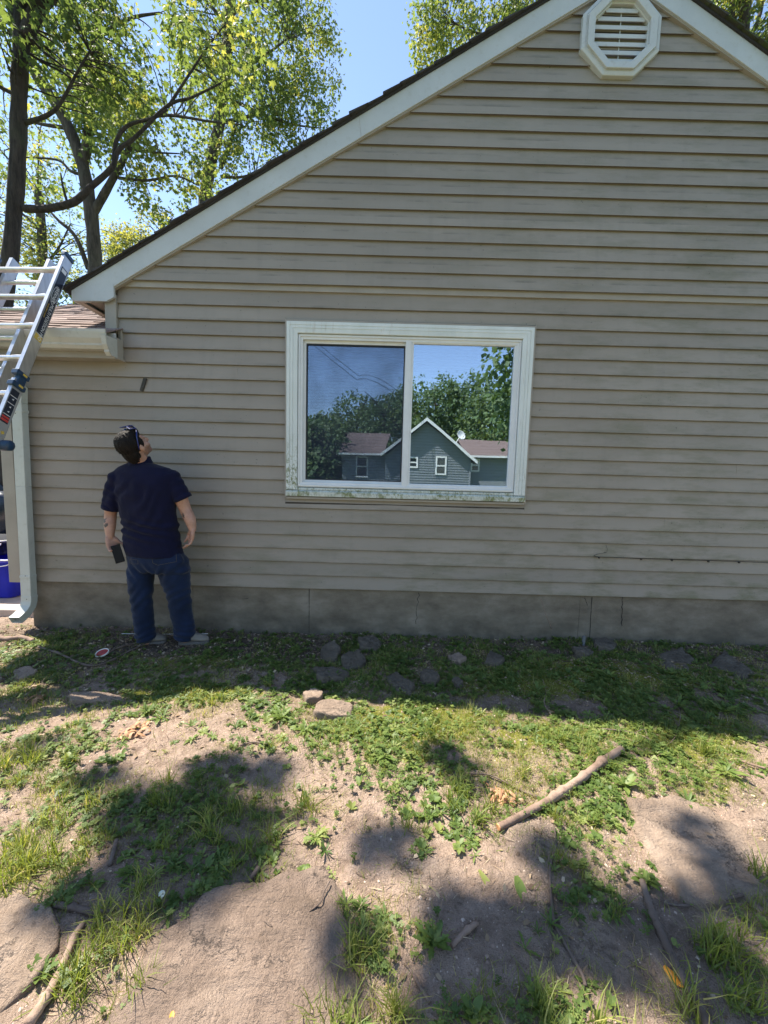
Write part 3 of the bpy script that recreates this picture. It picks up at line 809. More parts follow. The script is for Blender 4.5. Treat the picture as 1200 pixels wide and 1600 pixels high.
# ---- window
win = MB()
win.box((WINX0-0.014, YW-0.030, WINZ0-0.014), (WINX0-0.0005, YW+0.004, WINZ1+0.016))
win.box((WINX1+0.0005, YW-0.030, WINZ0-0.014), (WINX1+0.014, YW+0.004, WINZ1+0.016))
win.box((WINX0-0.0005, YW-0.031, WINZ1+0.0005), (WINX1+0.0005, YW+0.004, WINZ1+0.016))
win.box((WINX0-0.0005, YW-0.033, WINZ0-0.022), (WINX1+0.0005, YW+0.004, WINZ0-0.004))
wino = win.build('window', MT['tan_trim'], house, bevel=0.002)
CW = 0.088
def mitred(x0, x1, z0, z1, w, yf, yb, mb, steps=((0, 0), (1, 0)), bottom=True):
    """four mitred rails; steps = profile across the width (0 outer .. 1 inner, dy)"""
    prof = [(s_, yf+dy) for s_, dy in steps]
    sides = [((x0, z1), (x1, z1), (1, -1), (-1, -1)), ((x1, z1), (x1, z0), (-1, -1), (-1, 1)), ((x0, z0), (x0, z1), (1, 1), (1, -1))]
    if bottom: sides.append(((x1, z0), (x0, z0), (-1, 1), (1, 1)))
    for (a, b_, da, db) in sides:
        if not bottom and a[1] == z0: da = (da[0], 0)
        if not bottom and b_[1] == z0: db = (db[0], 0)
        vs = []
        P = [(0.0, yb)]+prof+[(1.0, yb)]
        for s_, y in P:
            vs.append((a[0]+da[0]*w*s_, y, a[1]+da[1]*w*s_)); vs.append((b_[0]+db[0]*w*s_, y, b_[1]+db[1]*w*s_))
        mb.add(vs, [(2*i, 2*i+1, 2*i+3, 2*i+2) for i in range(len(P)-1)])
cs = MB()
mitred(WINX0, WINX1, WINZ0+0.055, WINZ1, CW, YW-0.036, YW+0.05, cs, ((0, 0), (0.28, -0.001), (0.30, 0.003), (0.34, 0.003), (0.36, -0.001), (0.56, -0.001), (0.58, 0.003), (0.62, 0.003), (0.64, 0), (0.97, 0.002), (1.0, 0.006)), bottom=False)
cs.build('casing', MT['casing'], wino)
fr = MB()
ix0, ix1, iz0, iz1 = WINX0+CW+0.004, WINX1-CW-0.004, WINZ0+0.078, WINZ1-CW-0.006
mitred(ix0-0.006, ix1+0.006, iz0, iz1+0.006, 0.040, YW-0.020, YW+0.10, fr, ((0, 0.012), (0.15, 0.012), (0.16, 0), (0.5, 0), (0.52, 0.008), (1, 0.010)))
fr.build('frame', MT['vinyl'], wino)
MX = 0.165       # centre of the meeting stile
sx0, sx1, sz0, sz1 = ix0+0.030, ix1-0.030, iz0+0.034, iz1-0.030
sl = MB(); mitred(sx0+0.002, MX-0.004, sz0+0.002, sz1-0.004, 0.026, YW+0.016, YW+0.05, sl, ((0, 0), (0.85, 0.0), (1, 0.006)))
sl.build('sliding_sash', MT['vinyl'], wino)
sr = MB(); mitred(MX+0.020, sx1-0.0, sz0-0.004, sz1+0.006, 0.020, YW-0.006, YW+0.045, sr, ((0, 0), (0.8, 0.0), (1, 0.006)))
sr.box((MX-0.026, YW-0.013, sz0-0.012), (MX+0.0215, YW+0.045, sz1+0.010))
sr.build('fixed_sash', MT['vinyl'], wino, bevel=0.003)
scf = MB(); mitred(sx0+0.026, MX-0.028, sz0+0.026, sz1-0.028, 0.009, YW+0.019, YW+0.03, scf, ((0, 0), (1, 0)))
scf.build('screen_frame', MT['black'], wino)
g = MB(); g.box((sx0+0.02, YW+0.034, sz0+0.02), (MX-0.02, YW+0.038, sz1-0.02)); gL = g.build('pane', MT['glass_l'], wino)
g = MB(); g.box((MX+0.02, YW+0.012, sz0+0.003), (sx1-0.008, YW+0.016, sz1-0.003)); gR = g.build('pane', MT['glass_r'], wino)
MT['glass_in'] = m_glass('inner_glass', 0.03, (.8, .9, 1.0))
g = MB(); g.prism([(sx0+0.02, YW+0.050, sz0+0.02), (MX-0.03, YW+0.0512, sz0+0.02), (MX-0.03, YW+0.0545, sz1-0.02), (sx0+0.02, YW+0.0532, sz1-0.02)], (0, .003, 0)); g.build('inner_pane', MT['glass_in'], wino)
g = MB(); g.prism([(MX+0.03, YW+0.030, sz0+0.003), (sx1-0.008, YW+0.0288, sz0+0.003), (sx1-0.008, YW+0.0315, sz1-0.003), (MX+0.03, YW+0.0327, sz1-0.003)], (0, .003, 0)); g.build('inner_pane', MT['glass_in'], wino)
bl = MB()
for i in range(52):
    zz = hz0+0.02+i*0.0252
    if zz > hz1: break
    bl.prism([(hx0+0.02, YW+0.085, zz), (hx0+0.02, YW+0.093, zz+0.0215), (hx0+0.02, YW+0.094, zz+0.0225), (hx0+0.02, YW+0.085, zz+0.0015)], (hx1-hx0-0.04, 0, 0))
bl.build('blind', MT['blind'], wino)
m, nt, b = new_mat('insect_screen'); nt.nodes.remove(b); df = N(nt, 'ShaderNodeBsdfDiffuse'); df.inputs['Color'].default_value = (.07, .085, .12, 1); tr_ = N(nt, 'ShaderNodeBsdfTransparent')
ns_ = noise_node(nt, 3, 4, .6); mx_ = N(nt, 'ShaderNodeMixShader'); nt.links.new(maprange(nt, ns_.outputs[0], .3, .7, .10, .24), mx_.inputs[0]); nt.links.new(tr_.outputs[0], mx_.inputs[1]); nt.links.new(df.outputs[0], mx_.inputs[2]); nt.links.new(mx_.outputs[0], nt.nodes['Material Output'].inputs[0])
g = MB(); g.box((sx0+0.03, YW+0.0255, sz0+0.03), (MX-0.032, YW+0.0262, sz1-0.032)); g.build('insect_screen', m, wino)
sil = MB()
sil.prism([(WINX0-0.002, YW-0.046, WINZ0+0.002), (WINX0-0.002, YW-0.046, WINZ0+0.040), (WINX0-0.002, YW-0.030, WINZ0+0.052), (WINX0-0.002, YW+0.05, WINZ0+0.060), (WINX0-0.002, YW+0.05, WINZ0+0.002)][::-1], (WINX1-WINX0+0.004, 0, 0))
sil.prism([(WINX0+CW+0.002, YW-0.028, WINZ0+0.054), (WINX0+CW+0.002, YW-0.026, WINZ0+0.072), (WINX0+CW+0.002, YW+0.02, WINZ0+0.077), (WINX0+CW+0.002, YW+0.02, WINZ0+0.054)][::-1], (WINX1-WINX0-2*CW-0.004, 0, 0))
sil.build('sill', MT['sill'], wino, bevel=0.003)

# ---- octagonal gable vent
vent = MB(); vc = np.array([1.65, 4.655]); vy = YW-0.022
def octa(rx, rz): return [(vc[0]+rx*a, vc[1]+rz*b_) for a, b_ in ((-0.40, -1), (0.40, -1), (1, -0.40), (1, 0.40), (0.40, 1), (-0.40, 1), (-1, 0.40), (-1, -0.40))]
def ring_oct(mb, r0, r1, y0, y1, y2):
    A, B = octa(*r0), octa(*r1); n = 8
    vs = [(x, y2, z) for x, z in A]+[(x, y0, z) for x, z in A]+[(x, y1, z) for x, z in B]+[(x, y2, z) for x, z in B]
    fs = []
    for k in range(3):
        for i in range(n): j = (i+1) % n; fs.append((k*n+i, k*n+j, (k+1)*n+j, (k+1)*n+i))
    mb.add(vs, fs)
ring_oct(vent, (0.288, 0.288), (0.262, 0.262), vy-0.042, vy-0.050, vy+0.02)
ring_oct(vent, (0.262, 0.262), (0.196, 0.196), vy-0.050, vy-0.036, vy+0.02)
ring_oct(vent, (0.252, 0.256), (0.202, 0.206), vy-0.066, vy-0.062, vy-0.03)
vo = vent.build('gable_vent', MT['vent'], house, bevel=0.004)
lv = MB()
for i in range(7):
    zz = vc[1]-0.192+i*0.056
    hw = 0.198 if abs(zz+0.02-vc[1]) < 0.08 else 0.200-(abs(zz+0.02-vc[1])-0.08)*0.98
    lv = MB(); lv.prism([(vc[0]-hw, vy-0.030, zz), (vc[0]-hw, vy-0.028, zz+0.029), (vc[0]-hw, vy-0.020, zz+0.031), (vc[0]-hw, vy-0.024, zz+0.001)], (2*hw, 0, 0))
    lv.build('louvre', MT['vent'], vo)
vb = MB(); vb.box((vc[0]-0.003, vy-0.021, vc[1]-0.19), (vc[0]+0.003, vy-0.016, vc[1]+0.19)); vb.build('mullion', MT['vent'], vo)
vb = MB(); vb.prism_y(octa(0.2, 0.2), vy+0.010, vy+0.012); vb.build('insect_mesh', MT['black'], vo)

# ---- cable clipped along the siding, bracket
wp = [(937, 856), (938, 860), (930, 866.5), (925, 868), (931, 869.5), (960, 872), (1000, 873.5), (1050, 874.5), (1110, 876.5), (1160, 878), (1215, 880)]
cab = MB(); pts = [W(px, py, YW-0.021) for px, py in ((947, 852), (949, 858), (948, 863), (940, 865), (932, 866), (928, 868.5), (933, 870), (960, 871), (1000, 872.8), (1050, 874), (1110, 876), (1160, 877.5), (1220, 880))]
cab.tube(pts, [0.0012]*4+[0.0022]*9, 6)
cabo = cab.build('cable', MT['black'], None, True)
tag(cabo, 'thin black cable clipped under a lower siding course, its end curling up', 'cable')
for px, py in ((936, 871), (1002, 873.5), (1050, 875), (1107, 877), (1155, 878.5)):
    p = W(px, py, YW-0.022); cl = MB(); cl.box((p[0]-0.005, YW-0.028, p[2]-0.008), (p[0]+0.005, YW-0.014, p[2]+0.004)); cl.build('cable_clip', MT['dark_metal'], cabo)
br = MB(); p0 = W(227, 591, YW-0.016); p1 = W(221, 611, YW-0.022); dd = (p1-p0)/np.linalg.norm(p1-p0)
br.obb((p0+p1)/2, [dd, np.array([0, 1, 0]), np.cross(dd, [0, 1, 0])], (np.linalg.norm(p1-p0)/2, 0.006, 0.013))
br.ball((p1+p0)/2+dd*0.035+np.array([0, -0.006, 0]), 0.006, seg=8, rings=6)
tag(br.build('bracket', MT['dark_metal'], None, False, bevel=0.002), 'small rusty dark bracket stuck slanting on the siding above the man', 'bracket')
# @@PART3
# ================================================================== LADDER
lad = empty('ladder', (-3.1, 2.9, 1.8), 'aluminium multi-position ladder with navy stickers leaning on the gutter, cut by the left edge', 'ladder')
LT = W(103, 395, 3.26); LB = W(4, 640, 2.62)
dz = LT-LB; dz = dz/np.linalg.norm(dz)                  # up along the rail
lx = np.array([-1.0, 0.0, 0.0]); lx = lx-dz*(lx@dz); lx /= np.linalg.norm(lx)   # along the rungs, to the left
ly = np.cross(dz, lx); ly /= np.linalg.norm(ly)
if ly[1] > 0: ly = -ly                                   # towards the camera
def LP(a, b_, c): return LT + lx*a + ly*b_ + dz*c        # left, forward, up from the rail top
Lr = np.linalg.norm(LT-LB)
def rail(a0, b0, c0, c1, depth=0.078, fl=0.026, side=1):
    mb = MB(); t = 0.003
    # C-channel: web facing outwards, two flanges
    mb.obb(LP(a0+t/2, b0-depth/2, (c0+c1)/2), (lx, ly, dz), (t/2, depth/2, (c1-c0)/2))
    mb.obb(LP(a0+side*fl/2, b0-t/2, (c0+c1)/2), (lx, ly, dz), (fl/2, t/2+0.0008, (c1-c0)/2-0.0005))
    mb.obb(LP(a0+side*fl/2, b0-depth+t/2, (c0+c1)/2), (lx, ly, dz), (fl/2, t/2+0.0008, (c1-c0)/2-0.0005))
    mb.obb(LP(a0+side*fl, b0-0.006, (c0+c1)/2), (lx, ly, dz), (0.0015, 0.006, (c1-c0)/2-0.001))
    return mb
HC = -Lr*0.80          # hinge position along the rail
r1 = rail(0, 0, HC+0.02, -0.02).build('rail', MT['alu'], lad, bevel=0.0008)
r2 = rail(0.004, -0.004, -3.0, HC-0.03).build('rail', MT['alu'], lad, bevel=0.0008)
r3 = rail(0.60, 0, HC+0.02, -0.02, side=-1).build('rail', MT['alu'], lad)
r4 = rail(0.60, -0.004, -3.0, HC-0.03, side=-1).build('rail', MT['alu'], lad)
r5 = rail(0.20, -0.085, -2.6, 0.045, side=1).build('rail', MT['alu'], lad)
r6 = rail(0.50, -0.085, -2.6, 0.055, side=1).build('rail', MT['alu'], lad)
c_ = MB(); c_.obb(LP(0.014, -0.039, -0.002), (lx, ly, dz), (0.019, 0.045, 0.024)); c_.build('end_cap', MT['navy_plastic'], lad, bevel=0.010)
c_ = MB(); c_.obb(LP(0.586, -0.039, -0.002), (lx, ly, dz), (0.019, 0.045, 0.024)); c_.build('end_cap', MT['navy_plastic'], lad, bevel=0.010)
for cc in (-0.15, -0.43, -0.71, -1.0, -1.3, -1.6, -1.9, -2.2, -2.5):
    rg = MB(); c0 = LP(0.02, -0.03, cc); c1 = LP(0.59, -0.03, cc)
    rr = []
    for P in (c0, c0+lx*0.05, c0+lx*0.10, c1-lx*0.10, c1-lx*0.05, c1):
        w_ = 0.021 if (np.linalg.norm(P-c0) < 0.06 or np.linalg.norm(P-c1) < 0.06) else 0.017
        pr = [(-1, -0.7), (-0.6, -1), (0.6, -1), (1, -0.7), (1, 0.5), (0.5, 1), (-0.5, 1), (-1, 0.5)]
        rr.append([P+ly*(q[0]*w_*1.1)+dz*(q[1]*w_*0.85) for q in pr])
    rg.loft(rr); rg.build('rung', MT['alu'], lad, bevel=0.002)
for cc in (-0.17, -0.45, -0.73, -1.02, -1.32):
    rg = MB(); rg.tube([LP(0.205, -0.125, cc), LP(0.50, -0.125, cc)], 0.016, 10); rg.build('rung', MT['alu'], lad)
bb = MB(); bb.obb((LP(0.03, -0.03, -0.10)+LP(0.10, -0.10, -0.10))/2, (LP(0.10, -0.10, -0.155)-LP(0.03, -0.03, -0.085), ly, dz), (0.05, 0.003, 0.010)); bb.build('brace', MT['alu'], lad)
# hinge / lock brackets
for cc in (HC+0.015, HC-0.075):
    hb = MB(); hb.obb(LP(0.012, -0.037, cc), (lx, ly, dz), (0.022, 0.050, 0.017))
    hbo = hb.build('lock_bracket', MT['navy_plastic'], lad, bevel=0.004)
    q = MB(); q.obb(LP(-0.0115, -0.045, cc+0.002), (lx, ly, dz), (0.0012, 0.016, 0.007)); q.build('yellow_tab', MT['yellow'], hbo)
hb = MB(); hb.obb(LP(0.010, -0.045, HC-0.03), (lx, ly, dz), (0.015, 0.030, 0.055)); hb.build('lock_plate', MT['navy_plastic'], lad, bevel=0.004)
kn = MB(); kp = W(3, 696, 2.60); kn.tube([kp+[-0.10, 0.03, 0], kp+[-0.02, 0, 0], kp+[0.02, -0.002, 0], kp+[0.058, -0.004, 0], kp+[0.066, -0.004, 0]], [0.02, 0.030, 0.036, 0.034, 0.022], 14); kn.build('lock_knob', MT['navy_plastic'], lad, True)
yt = MB(); kp2 = W(-3, 676, 2.61); yt.obb(kp2, ((1, 0, 0), (0, 1, 0), (0, 0, 1)), (0.03, 0.01, 0.010)); yt.build('yellow_tab', MT['yellow'], lad)
# stickers on the outer web
def on_web(cc0, cc1, w0, w1, mat, name, lift, parent):
    mb = MB(); mb.obb(LP(-lift, -(w0+w1)/2, (cc0+cc1)/2), (lx, ly, dz), (0.0005, abs(w1-w0)/2, abs(cc1-cc0)/2)); return mb.build(name, mat, parent)
st = on_web(-0.13, -0.775, 0.012, 0.070, MT['sticker'], 'sticker', 0.0008, r1)
on_web(-0.785, -0.83, 0.012, 0.070, MT['yellow'], 'warning_tag', 0.0008, r1)
on_web(-0.14, -0.175, 0.018, 0.060, MT['white_ink'], 'barcode', 0.0018, st)
def text_on_web(txt, size, c_start, wcen, mat, name, lift=0.0022, parent=None):
    cu = bpy.data.curves.new('lettering', 'FONT'); cu.body = txt; cu.size = size; cu.extrude = 0.0003; cu.align_y = 'CENTER'
    tmp = bpy.data.objects.new('lettering', cu); COL.objects.link(tmp)
    dg = bpy.context.evaluated_depsgraph_get(); me = bpy.data.meshes.new_from_object(tmp.evaluated_get(dg))
    bpy.data.objects.remove(tmp); bpy.data.curves.remove(cu)
    n = len(me.vertices); co = np.empty(n*3); me.vertices.foreach_get('co', co); co = co.reshape(-1, 3)
    xdir = -dz; nrm = -lx; ydir = np.cross(nrm, xdir)
    P = LP(-lift, -wcen, c_start) + co[:, :1]*xdir + co[:, 1:2]*ydir + co[:, 2:3]*nrm
    me.vertices.foreach_set('co', P.ravel()); me.materials.clear()
    return finish(name, me, mat, parent)
text_on_web('MULTI POSITION PRO', 0.0345, -0.485, 0.048, MT['white_ink'], 'lettering', parent=st)
text_on_web('TELESCOPING LADDER', 0.013, -0.50, 0.021, MT['yellow'], 'lettering', parent=st)
text_on_web('WERNER', 0.036, -0.325, 0.041, MT['white_ink'], 'lettering', parent=st)
el = MB(); E_ = [LP(-0.0020, -0.041-0.0245*math.sin(a), -0.40+0.082*math.cos(a)) for a in [2*math.pi*k/28 for k in range(29)]]
el.tube(E_, 0.0013, 4, cap=False); el.build('oval_outline', MT['white_ink'], st)
st2 = on_web(HC-0.11, HC-0.36, 0.010, 0.066, MT['sticker'], 'sticker', -0.003, r2)
for k, cc in enumerate((HC-0.16, HC-0.215, HC-0.30)): on_web(cc, cc-0.004, 0.012, 0.064, MT['white_ink'], 'sticker_line', -0.002, st2)
on_web(HC-0.315, HC-0.328, 0.012, 0.064, MT['red_ink'], 'sticker_line', -0.002, st2); on_web(HC-0.335, HC-0.35, 0.012, 0.064, MT['red_ink'], 'sticker_line', -0.002, st2)
for cc in (HC-0.185, HC-0.245, HC-0.28):
    q = MB(); q.add([LP(0.0005, -0.045, cc+0.010), LP(0.0005, -0.030, cc), LP(0.0005, -0.045, cc-0.004)], [(0, 1, 2)]); q.build('sticker_symbol', MT['white_ink'], st2)

# ================================================================== GROUND
GB = dict(
 moss=[(640,1130,150,40,.8),(850,1150,120,30,.7),(300,1080,120,16,.8),(900,1060,260,35,.75),(1080,1150,120,50,.7),(300,1035,150,18,.6),(560,1040,120,20,.5),(760,1230,90,40,.45),(930,1290,60,60,.5),(870,1350,60,40,.45),(640,1180,60,30,.6),(85,1420,40,25,.3),(1110,1230,80,30,.5),(860,1260,30,20,.7)],
 humus_shade=[(300,1010,420,30,1.0),(900,1020,500,34,.9),(60,1050,90,30,.8),(900,1090,380,40,.5),(300,1330,130,90,.35),(850,1420,120,80,.35),(1000,1500,160,110,.35),(430,1350,50,30,.5)],  # dark soil by the wall; outer patches paint tree shade into the dirt colour
 grass=[(800,1150,170,40,1.0),(660,1120,110,35,.9),(930,1180,120,40,1.0),(560,1150,70,40,.6),(740,1190,120,40,.9),(1080,1210,90,35,.8),(60,1170,90,50,.6),(60,1290,120,130,.9),(300,1310,130,110,.75),(160,1500,70,90,.8),(600,1470,55,70,.8),(830,1240,130,60,.75),(700,1160,130,50,.6),(900,1200,80,50,.8),(1080,1170,110,60,.6),(320,1090,90,30,.5),(900,1370,60,60,.5),(1130,1540,110,80,.7),(1190,1400,50,60,.7),(850,1570,150,40,.6),(480,1590,90,22,.9),(640,1590,90,22,.6),(480,1270,50,40,.5),(950,1330,50,60,.4),(30,1080,60,40,.7),(440,1120,90,40,.4),(720,1060,500,60,.35),(100,1000,60,16,.3)],
 weed=[(470,1125,90,40,.9),(230,1105,70,25,.6),(600,1150,80,40,.7),(760,1060,420,60,.8),(1050,1110,180,60,.9),(500,1030,120,30,.5),(300,1360,110,70,.7),(280,1270,110,60,.5),(680,1250,60,60,.5),(620,1200,60,50,.4),(960,1240,70,60,.6),(90,1180,90,50,.3),(60,1350,70,60,.3),(150,1060,100,20,.4),(590,1430,50,40,.6),(920,1430,60,80,.3),(820,1590,120,30,.5),(1000,1150,160,40,.7),(80,1020,100,30,.4),(400,1020,60,16,.3)],
)
def field(kind, x, y):
    P = np.stack([x, y, np.zeros_like(x)], -1); px, py = PXY(P)
    s = np.zeros_like(x)
    for cx, cy, rx, ry, st_ in GB[kind]:
        d2 = ((px-cx)/rx)**2+((py-cy)/ry)**2
        s = np.maximum(s, st_*np.exp(-0.6*d2**1.3))
    return s
def gheight(x, y):
    fade = np.clip(1-(np.maximum(np.abs(x)-4.5, 0))/1.5, 0, 1)*np.clip((y+0.5)/0.8, 0, 1)*np.clip(1-(y-4.5)/1.5, 0, 1)
    h = (fbm(x*1.1, y*1.1, 3, 3)-0.5)*0.06 + (fbm(x*7, y*7, 8, 4)-0.5)*0.034 + (fbm(x*32, y*32, 5, 3)-0.5)*0.016
    h = h + 0.012*field('moss', x, y)*fbm(x*14, y*14, 31, 3)
    px, py = PXY(np.stack([x, y, np.zeros_like(x)], -1)); s_ = 0
    for cx, cy, rx, ry in ((390, 1490, 185, 135), (15, 1480, 75, 85), (1110, 1330, 120, 85)): s_ = np.maximum(s_, np.clip(1.25-(((px-cx)/rx)**2+((py-cy)/ry)**2), 0, 1))
    return (h*(1-.8*s_) - .003*s_)*fade - 0.010*fade
def graded(lo, hi, step, far, growth=1.16):
    a = list(np.arange(lo, hi, step)); s = step; x = a[-1]
    while x < far: s *= growth; x += s; a.append(x)
    s = step; x = a[0]; b_ = []
    while x > -far: s *= growth; x -= s; b_.append(x)
    return np.array(b_[::-1]+a)
gxs = graded(-3.7, 3.7, 0.0125, 320); gys = graded(0.55, 3.45, 0.0125, 320)
XX, YY = np.meshgrid(gxs, gys); ZZ = gheight(XX.ravel(), YY.ravel())
nx, ny = len(gxs), len(gys)
V = np.stack([XX.ravel(), YY.ravel(), ZZ], -1)
ii = np.arange((ny-1)*(nx-1)); r_ = ii//(nx-1); c_i = ii % (nx-1); a_ = r_*nx+c_i
Fq = np.stack([a_, a_+1, a_+nx+1, a_+nx], -1)
gro = np_mesh('ground', V, Fq, MT['soil'], None, None, True); tag(gro, kind='structure')
me = gro.data
near = ((np.abs(V[:, 0]) < 6) & (V[:, 1] > -1.0) & (V[:, 1] < 5))
for nm_ in ('moss', 'humus_shade'):
    at = me.attributes.new(nm_, 'FLOAT', 'POINT'); at.data.foreach_set('value', (field(nm_, V[:, 0], V[:, 1])*near).astype(np.float32))
farm = np.clip((np.hypot(V[:, 0], (V[:, 1]-2.0)*1.1)-4.6)/2.0 + (fbm(V[:, 0]*.7, V[:, 1]*.7, 5)-.5)*.8, 0, 1)
at = me.attributes.new('lawn', 'FLOAT', 'POINT'); at.data.foreach_set('value', farm.astype(np.float32))

# walk slab and driveway beyond the corner
pv_ = MB(); pv_.box((-9.5, 3.52, -0.12), (-3.02, 4.55, 0.05)); pvo = pv_.build('path', MT['slab'], None, bevel=0.01); tag(pvo, kind='structure')
dv = MB(); dv.box((-16.0, 4.75, -0.1), (-4.2, 9.5, 0.012)); dvo = dv.build('driveway', MT['driveway'], None); tag(dvo, kind='structure')

def spread(n, dens, x0=-3.6, x1=3.4, y0=0.72, y1=3.33, thr=0.0, seed=0, power=1.0):
    out = []
    while len(out) == 0 or sum(len(o) for o in out) < n:
        # sample more densely close to the lens
        x = rng.uniform(x0, x1, n); y = y0+(y1-y0)*rng.uniform(0, 1, n)**1.0
        px, py = PXY(np.stack([x, y, 0*x], -1)); ok = (px > -140) & (px < 1340) & (py < 1690)
        p = dens(x, y); out.append(np.stack([x, y], -1)[ok & (rng.uniform(0, 1, n) < p**power)])
        if len(out) > 60: break
    return np.concatenate(out)[:n]
ROCKS = []
def off_rocks(P):
    keep = np.ones(len(P), bool); px, py = PXY(np.stack([P[:, 0], P[:, 1], 0*P[:, 0]], -1))
    for poly in ROCKS:
        poly = np.array(poly, float); inside = np.zeros(len(P), bool); j = len(poly)-1
        for i in range(len(poly)):
            xi, yi = poly[i]; xj, yj = poly[j]
            c = ((yi > py) != (yj > py)) & (px < (xj-xi)*(py-yi)/((yj-yi)+1e-9)+xi); inside ^= c; j = i
        keep &= ~inside
    return P[keep]

# ---- stones
def slab(name, poly, z_top, thick, mat, label, cat='rock', rough=0.006, shrink=1.0, reg=True, group=None, tilt=(0, 0)):
    P = np.array([G(px, py, z_top)[:2] for px, py in poly]); c = P.mean(0)
    if reg: pm = np.mean(np.array(poly, float), 0); ROCKS.append([(pm[0]+(c2[0]-pm[0])*.9, pm[1]+(c2[1]-pm[1])*.88) for c2 in poly])
    # resample outline densely with wobble
    d = np.linalg.norm(np.roll(P, -1, 0)-P, axis=1); tot = d.sum(); K = max(40, min(180, int(tot/0.018))); out = []
    cum = np.concatenate([[0], np.cumsum(d)])
    for k in range(K):
        s_ = tot*k/K; i = np.searchsorted(cum, s_, 'right')-1; t = (s_-cum[i])/d[i]
        out.append(P[i]*(1-t)+P[(i+1) % len(P)]*t)
    O = np.array(out); O = (O+np.roll(O, 1, 0)+np.roll(O, -1, 0))/3
    size = math.sqrt(max(1e-4, abs(0.5*np.sum(P[:, 0]*np.roll(P[:, 1], -1)-P[:, 1]*np.roll(P[:, 0], -1)))))
    rad = O-c; w = 1+(fbm(O[:, 0]*9/size*0.5+3, O[:, 1]*9/size*0.5, 4, 3)-0.5)*0.34+(fbm(O[:, 0]*60, O[:, 1]*60, 5, 2)-0.5)*0.04; O = c+rad*w[:, None]
    rings = [1.0, 1.015, 0.985, 0.95] + list(np.linspace(0.90, 0.06, max(5, min(40, int(size/0.018)))))
    zz = [-thick, -thick*0.35, -0.006-0.05*thick, -0.0015]
    vs = []
    for k, r_k in enumerate(rings):
        q = c+(O-c)*r_k
        dzv = zz[k] if k < 4 else 0.0
        hz = (fbm(q[:, 0]*3+7, q[:, 1]*3, 12, 3)-0.5)*rough*2.2 + (fbm(q[:, 0]*18, q[:, 1]*18, 2, 4)-0.5)*rough*2.0 + (fbm(q[:, 0]*70, q[:, 1]*70, 6, 2)-0.5)*min(rough, .008)*.8
        hz = hz + np.floor(fbm(q[:, 0]*2.3+q[:, 1]*1.5, q[:, 1]*5, 44, 2)*5)/5*rough*1.5
        tl = tilt[0]*(q[:, 0]-c[0])+tilt[1]*(q[:, 1]-c[1])
        vs.append(np.stack([q[:, 0], q[:, 1], z_top+dzv+tl+(hz if k >= 2 else 0)], -1))
    mb = MB(); Kn = len(O); allv = np.concatenate(vs)
    fs = []
    for k in range(len(rings)-1):
        for i in range(Kn):
            j = (i+1) % Kn; fs.append((k*Kn+i, k*Kn+j, (k+1)*Kn+j, (k+1)*Kn+i))
    fs.append(tuple((len(rings)-1)*Kn+i for i in range(Kn)))
    area = 0.5*np.sum(P[:, 0]*np.roll(P[:, 1], -1)-P[:, 1]*np.roll(P[:, 0], -1))
    if area < 0: fs = [f[::-1] for f in fs]
    mb.add(allv, fs); o = mb.build(name, mat, None, True); tag(o, label, cat, group); return o
gh = lambda p: float(gheight(np.array([p[0]]), np.array([p[1]]))[0])
slab('flagstone', [(205,1490),(255,1450),(330,1395),(430,1378),(505,1352),(545,1385),(552,1450),(556,1540),(552,1640),(180,1640),(190,1560)], 0.002, 0.10, MT['rock_brown'], 'large flat brown stone slab filling the bottom centre-left foreground', rough=0.013)
slab('flagstone', [(-60,1420),(-20,1398),(35,1395),(78,1415),(95,1450),(80,1500),(50,1545),(10,1575),(-60,1600)], 0.004, 0.10, MT['rock_tan'], 'smooth tan stone slab at the bottom left edge beside the stick', rough=0.013)
slab('flagstone', [(972,1240),(1040,1238),(1100,1262),(1170,1300),(1230,1330),(1240,1380),(1190,1405),(1120,1418),(1075,1412),(1045,1375),(1010,1330),(985,1285)], 0.010, 0.10, MT['rock_tan'], 'large smooth tan stone slab at the right edge below the thick stick', rough=0.014)
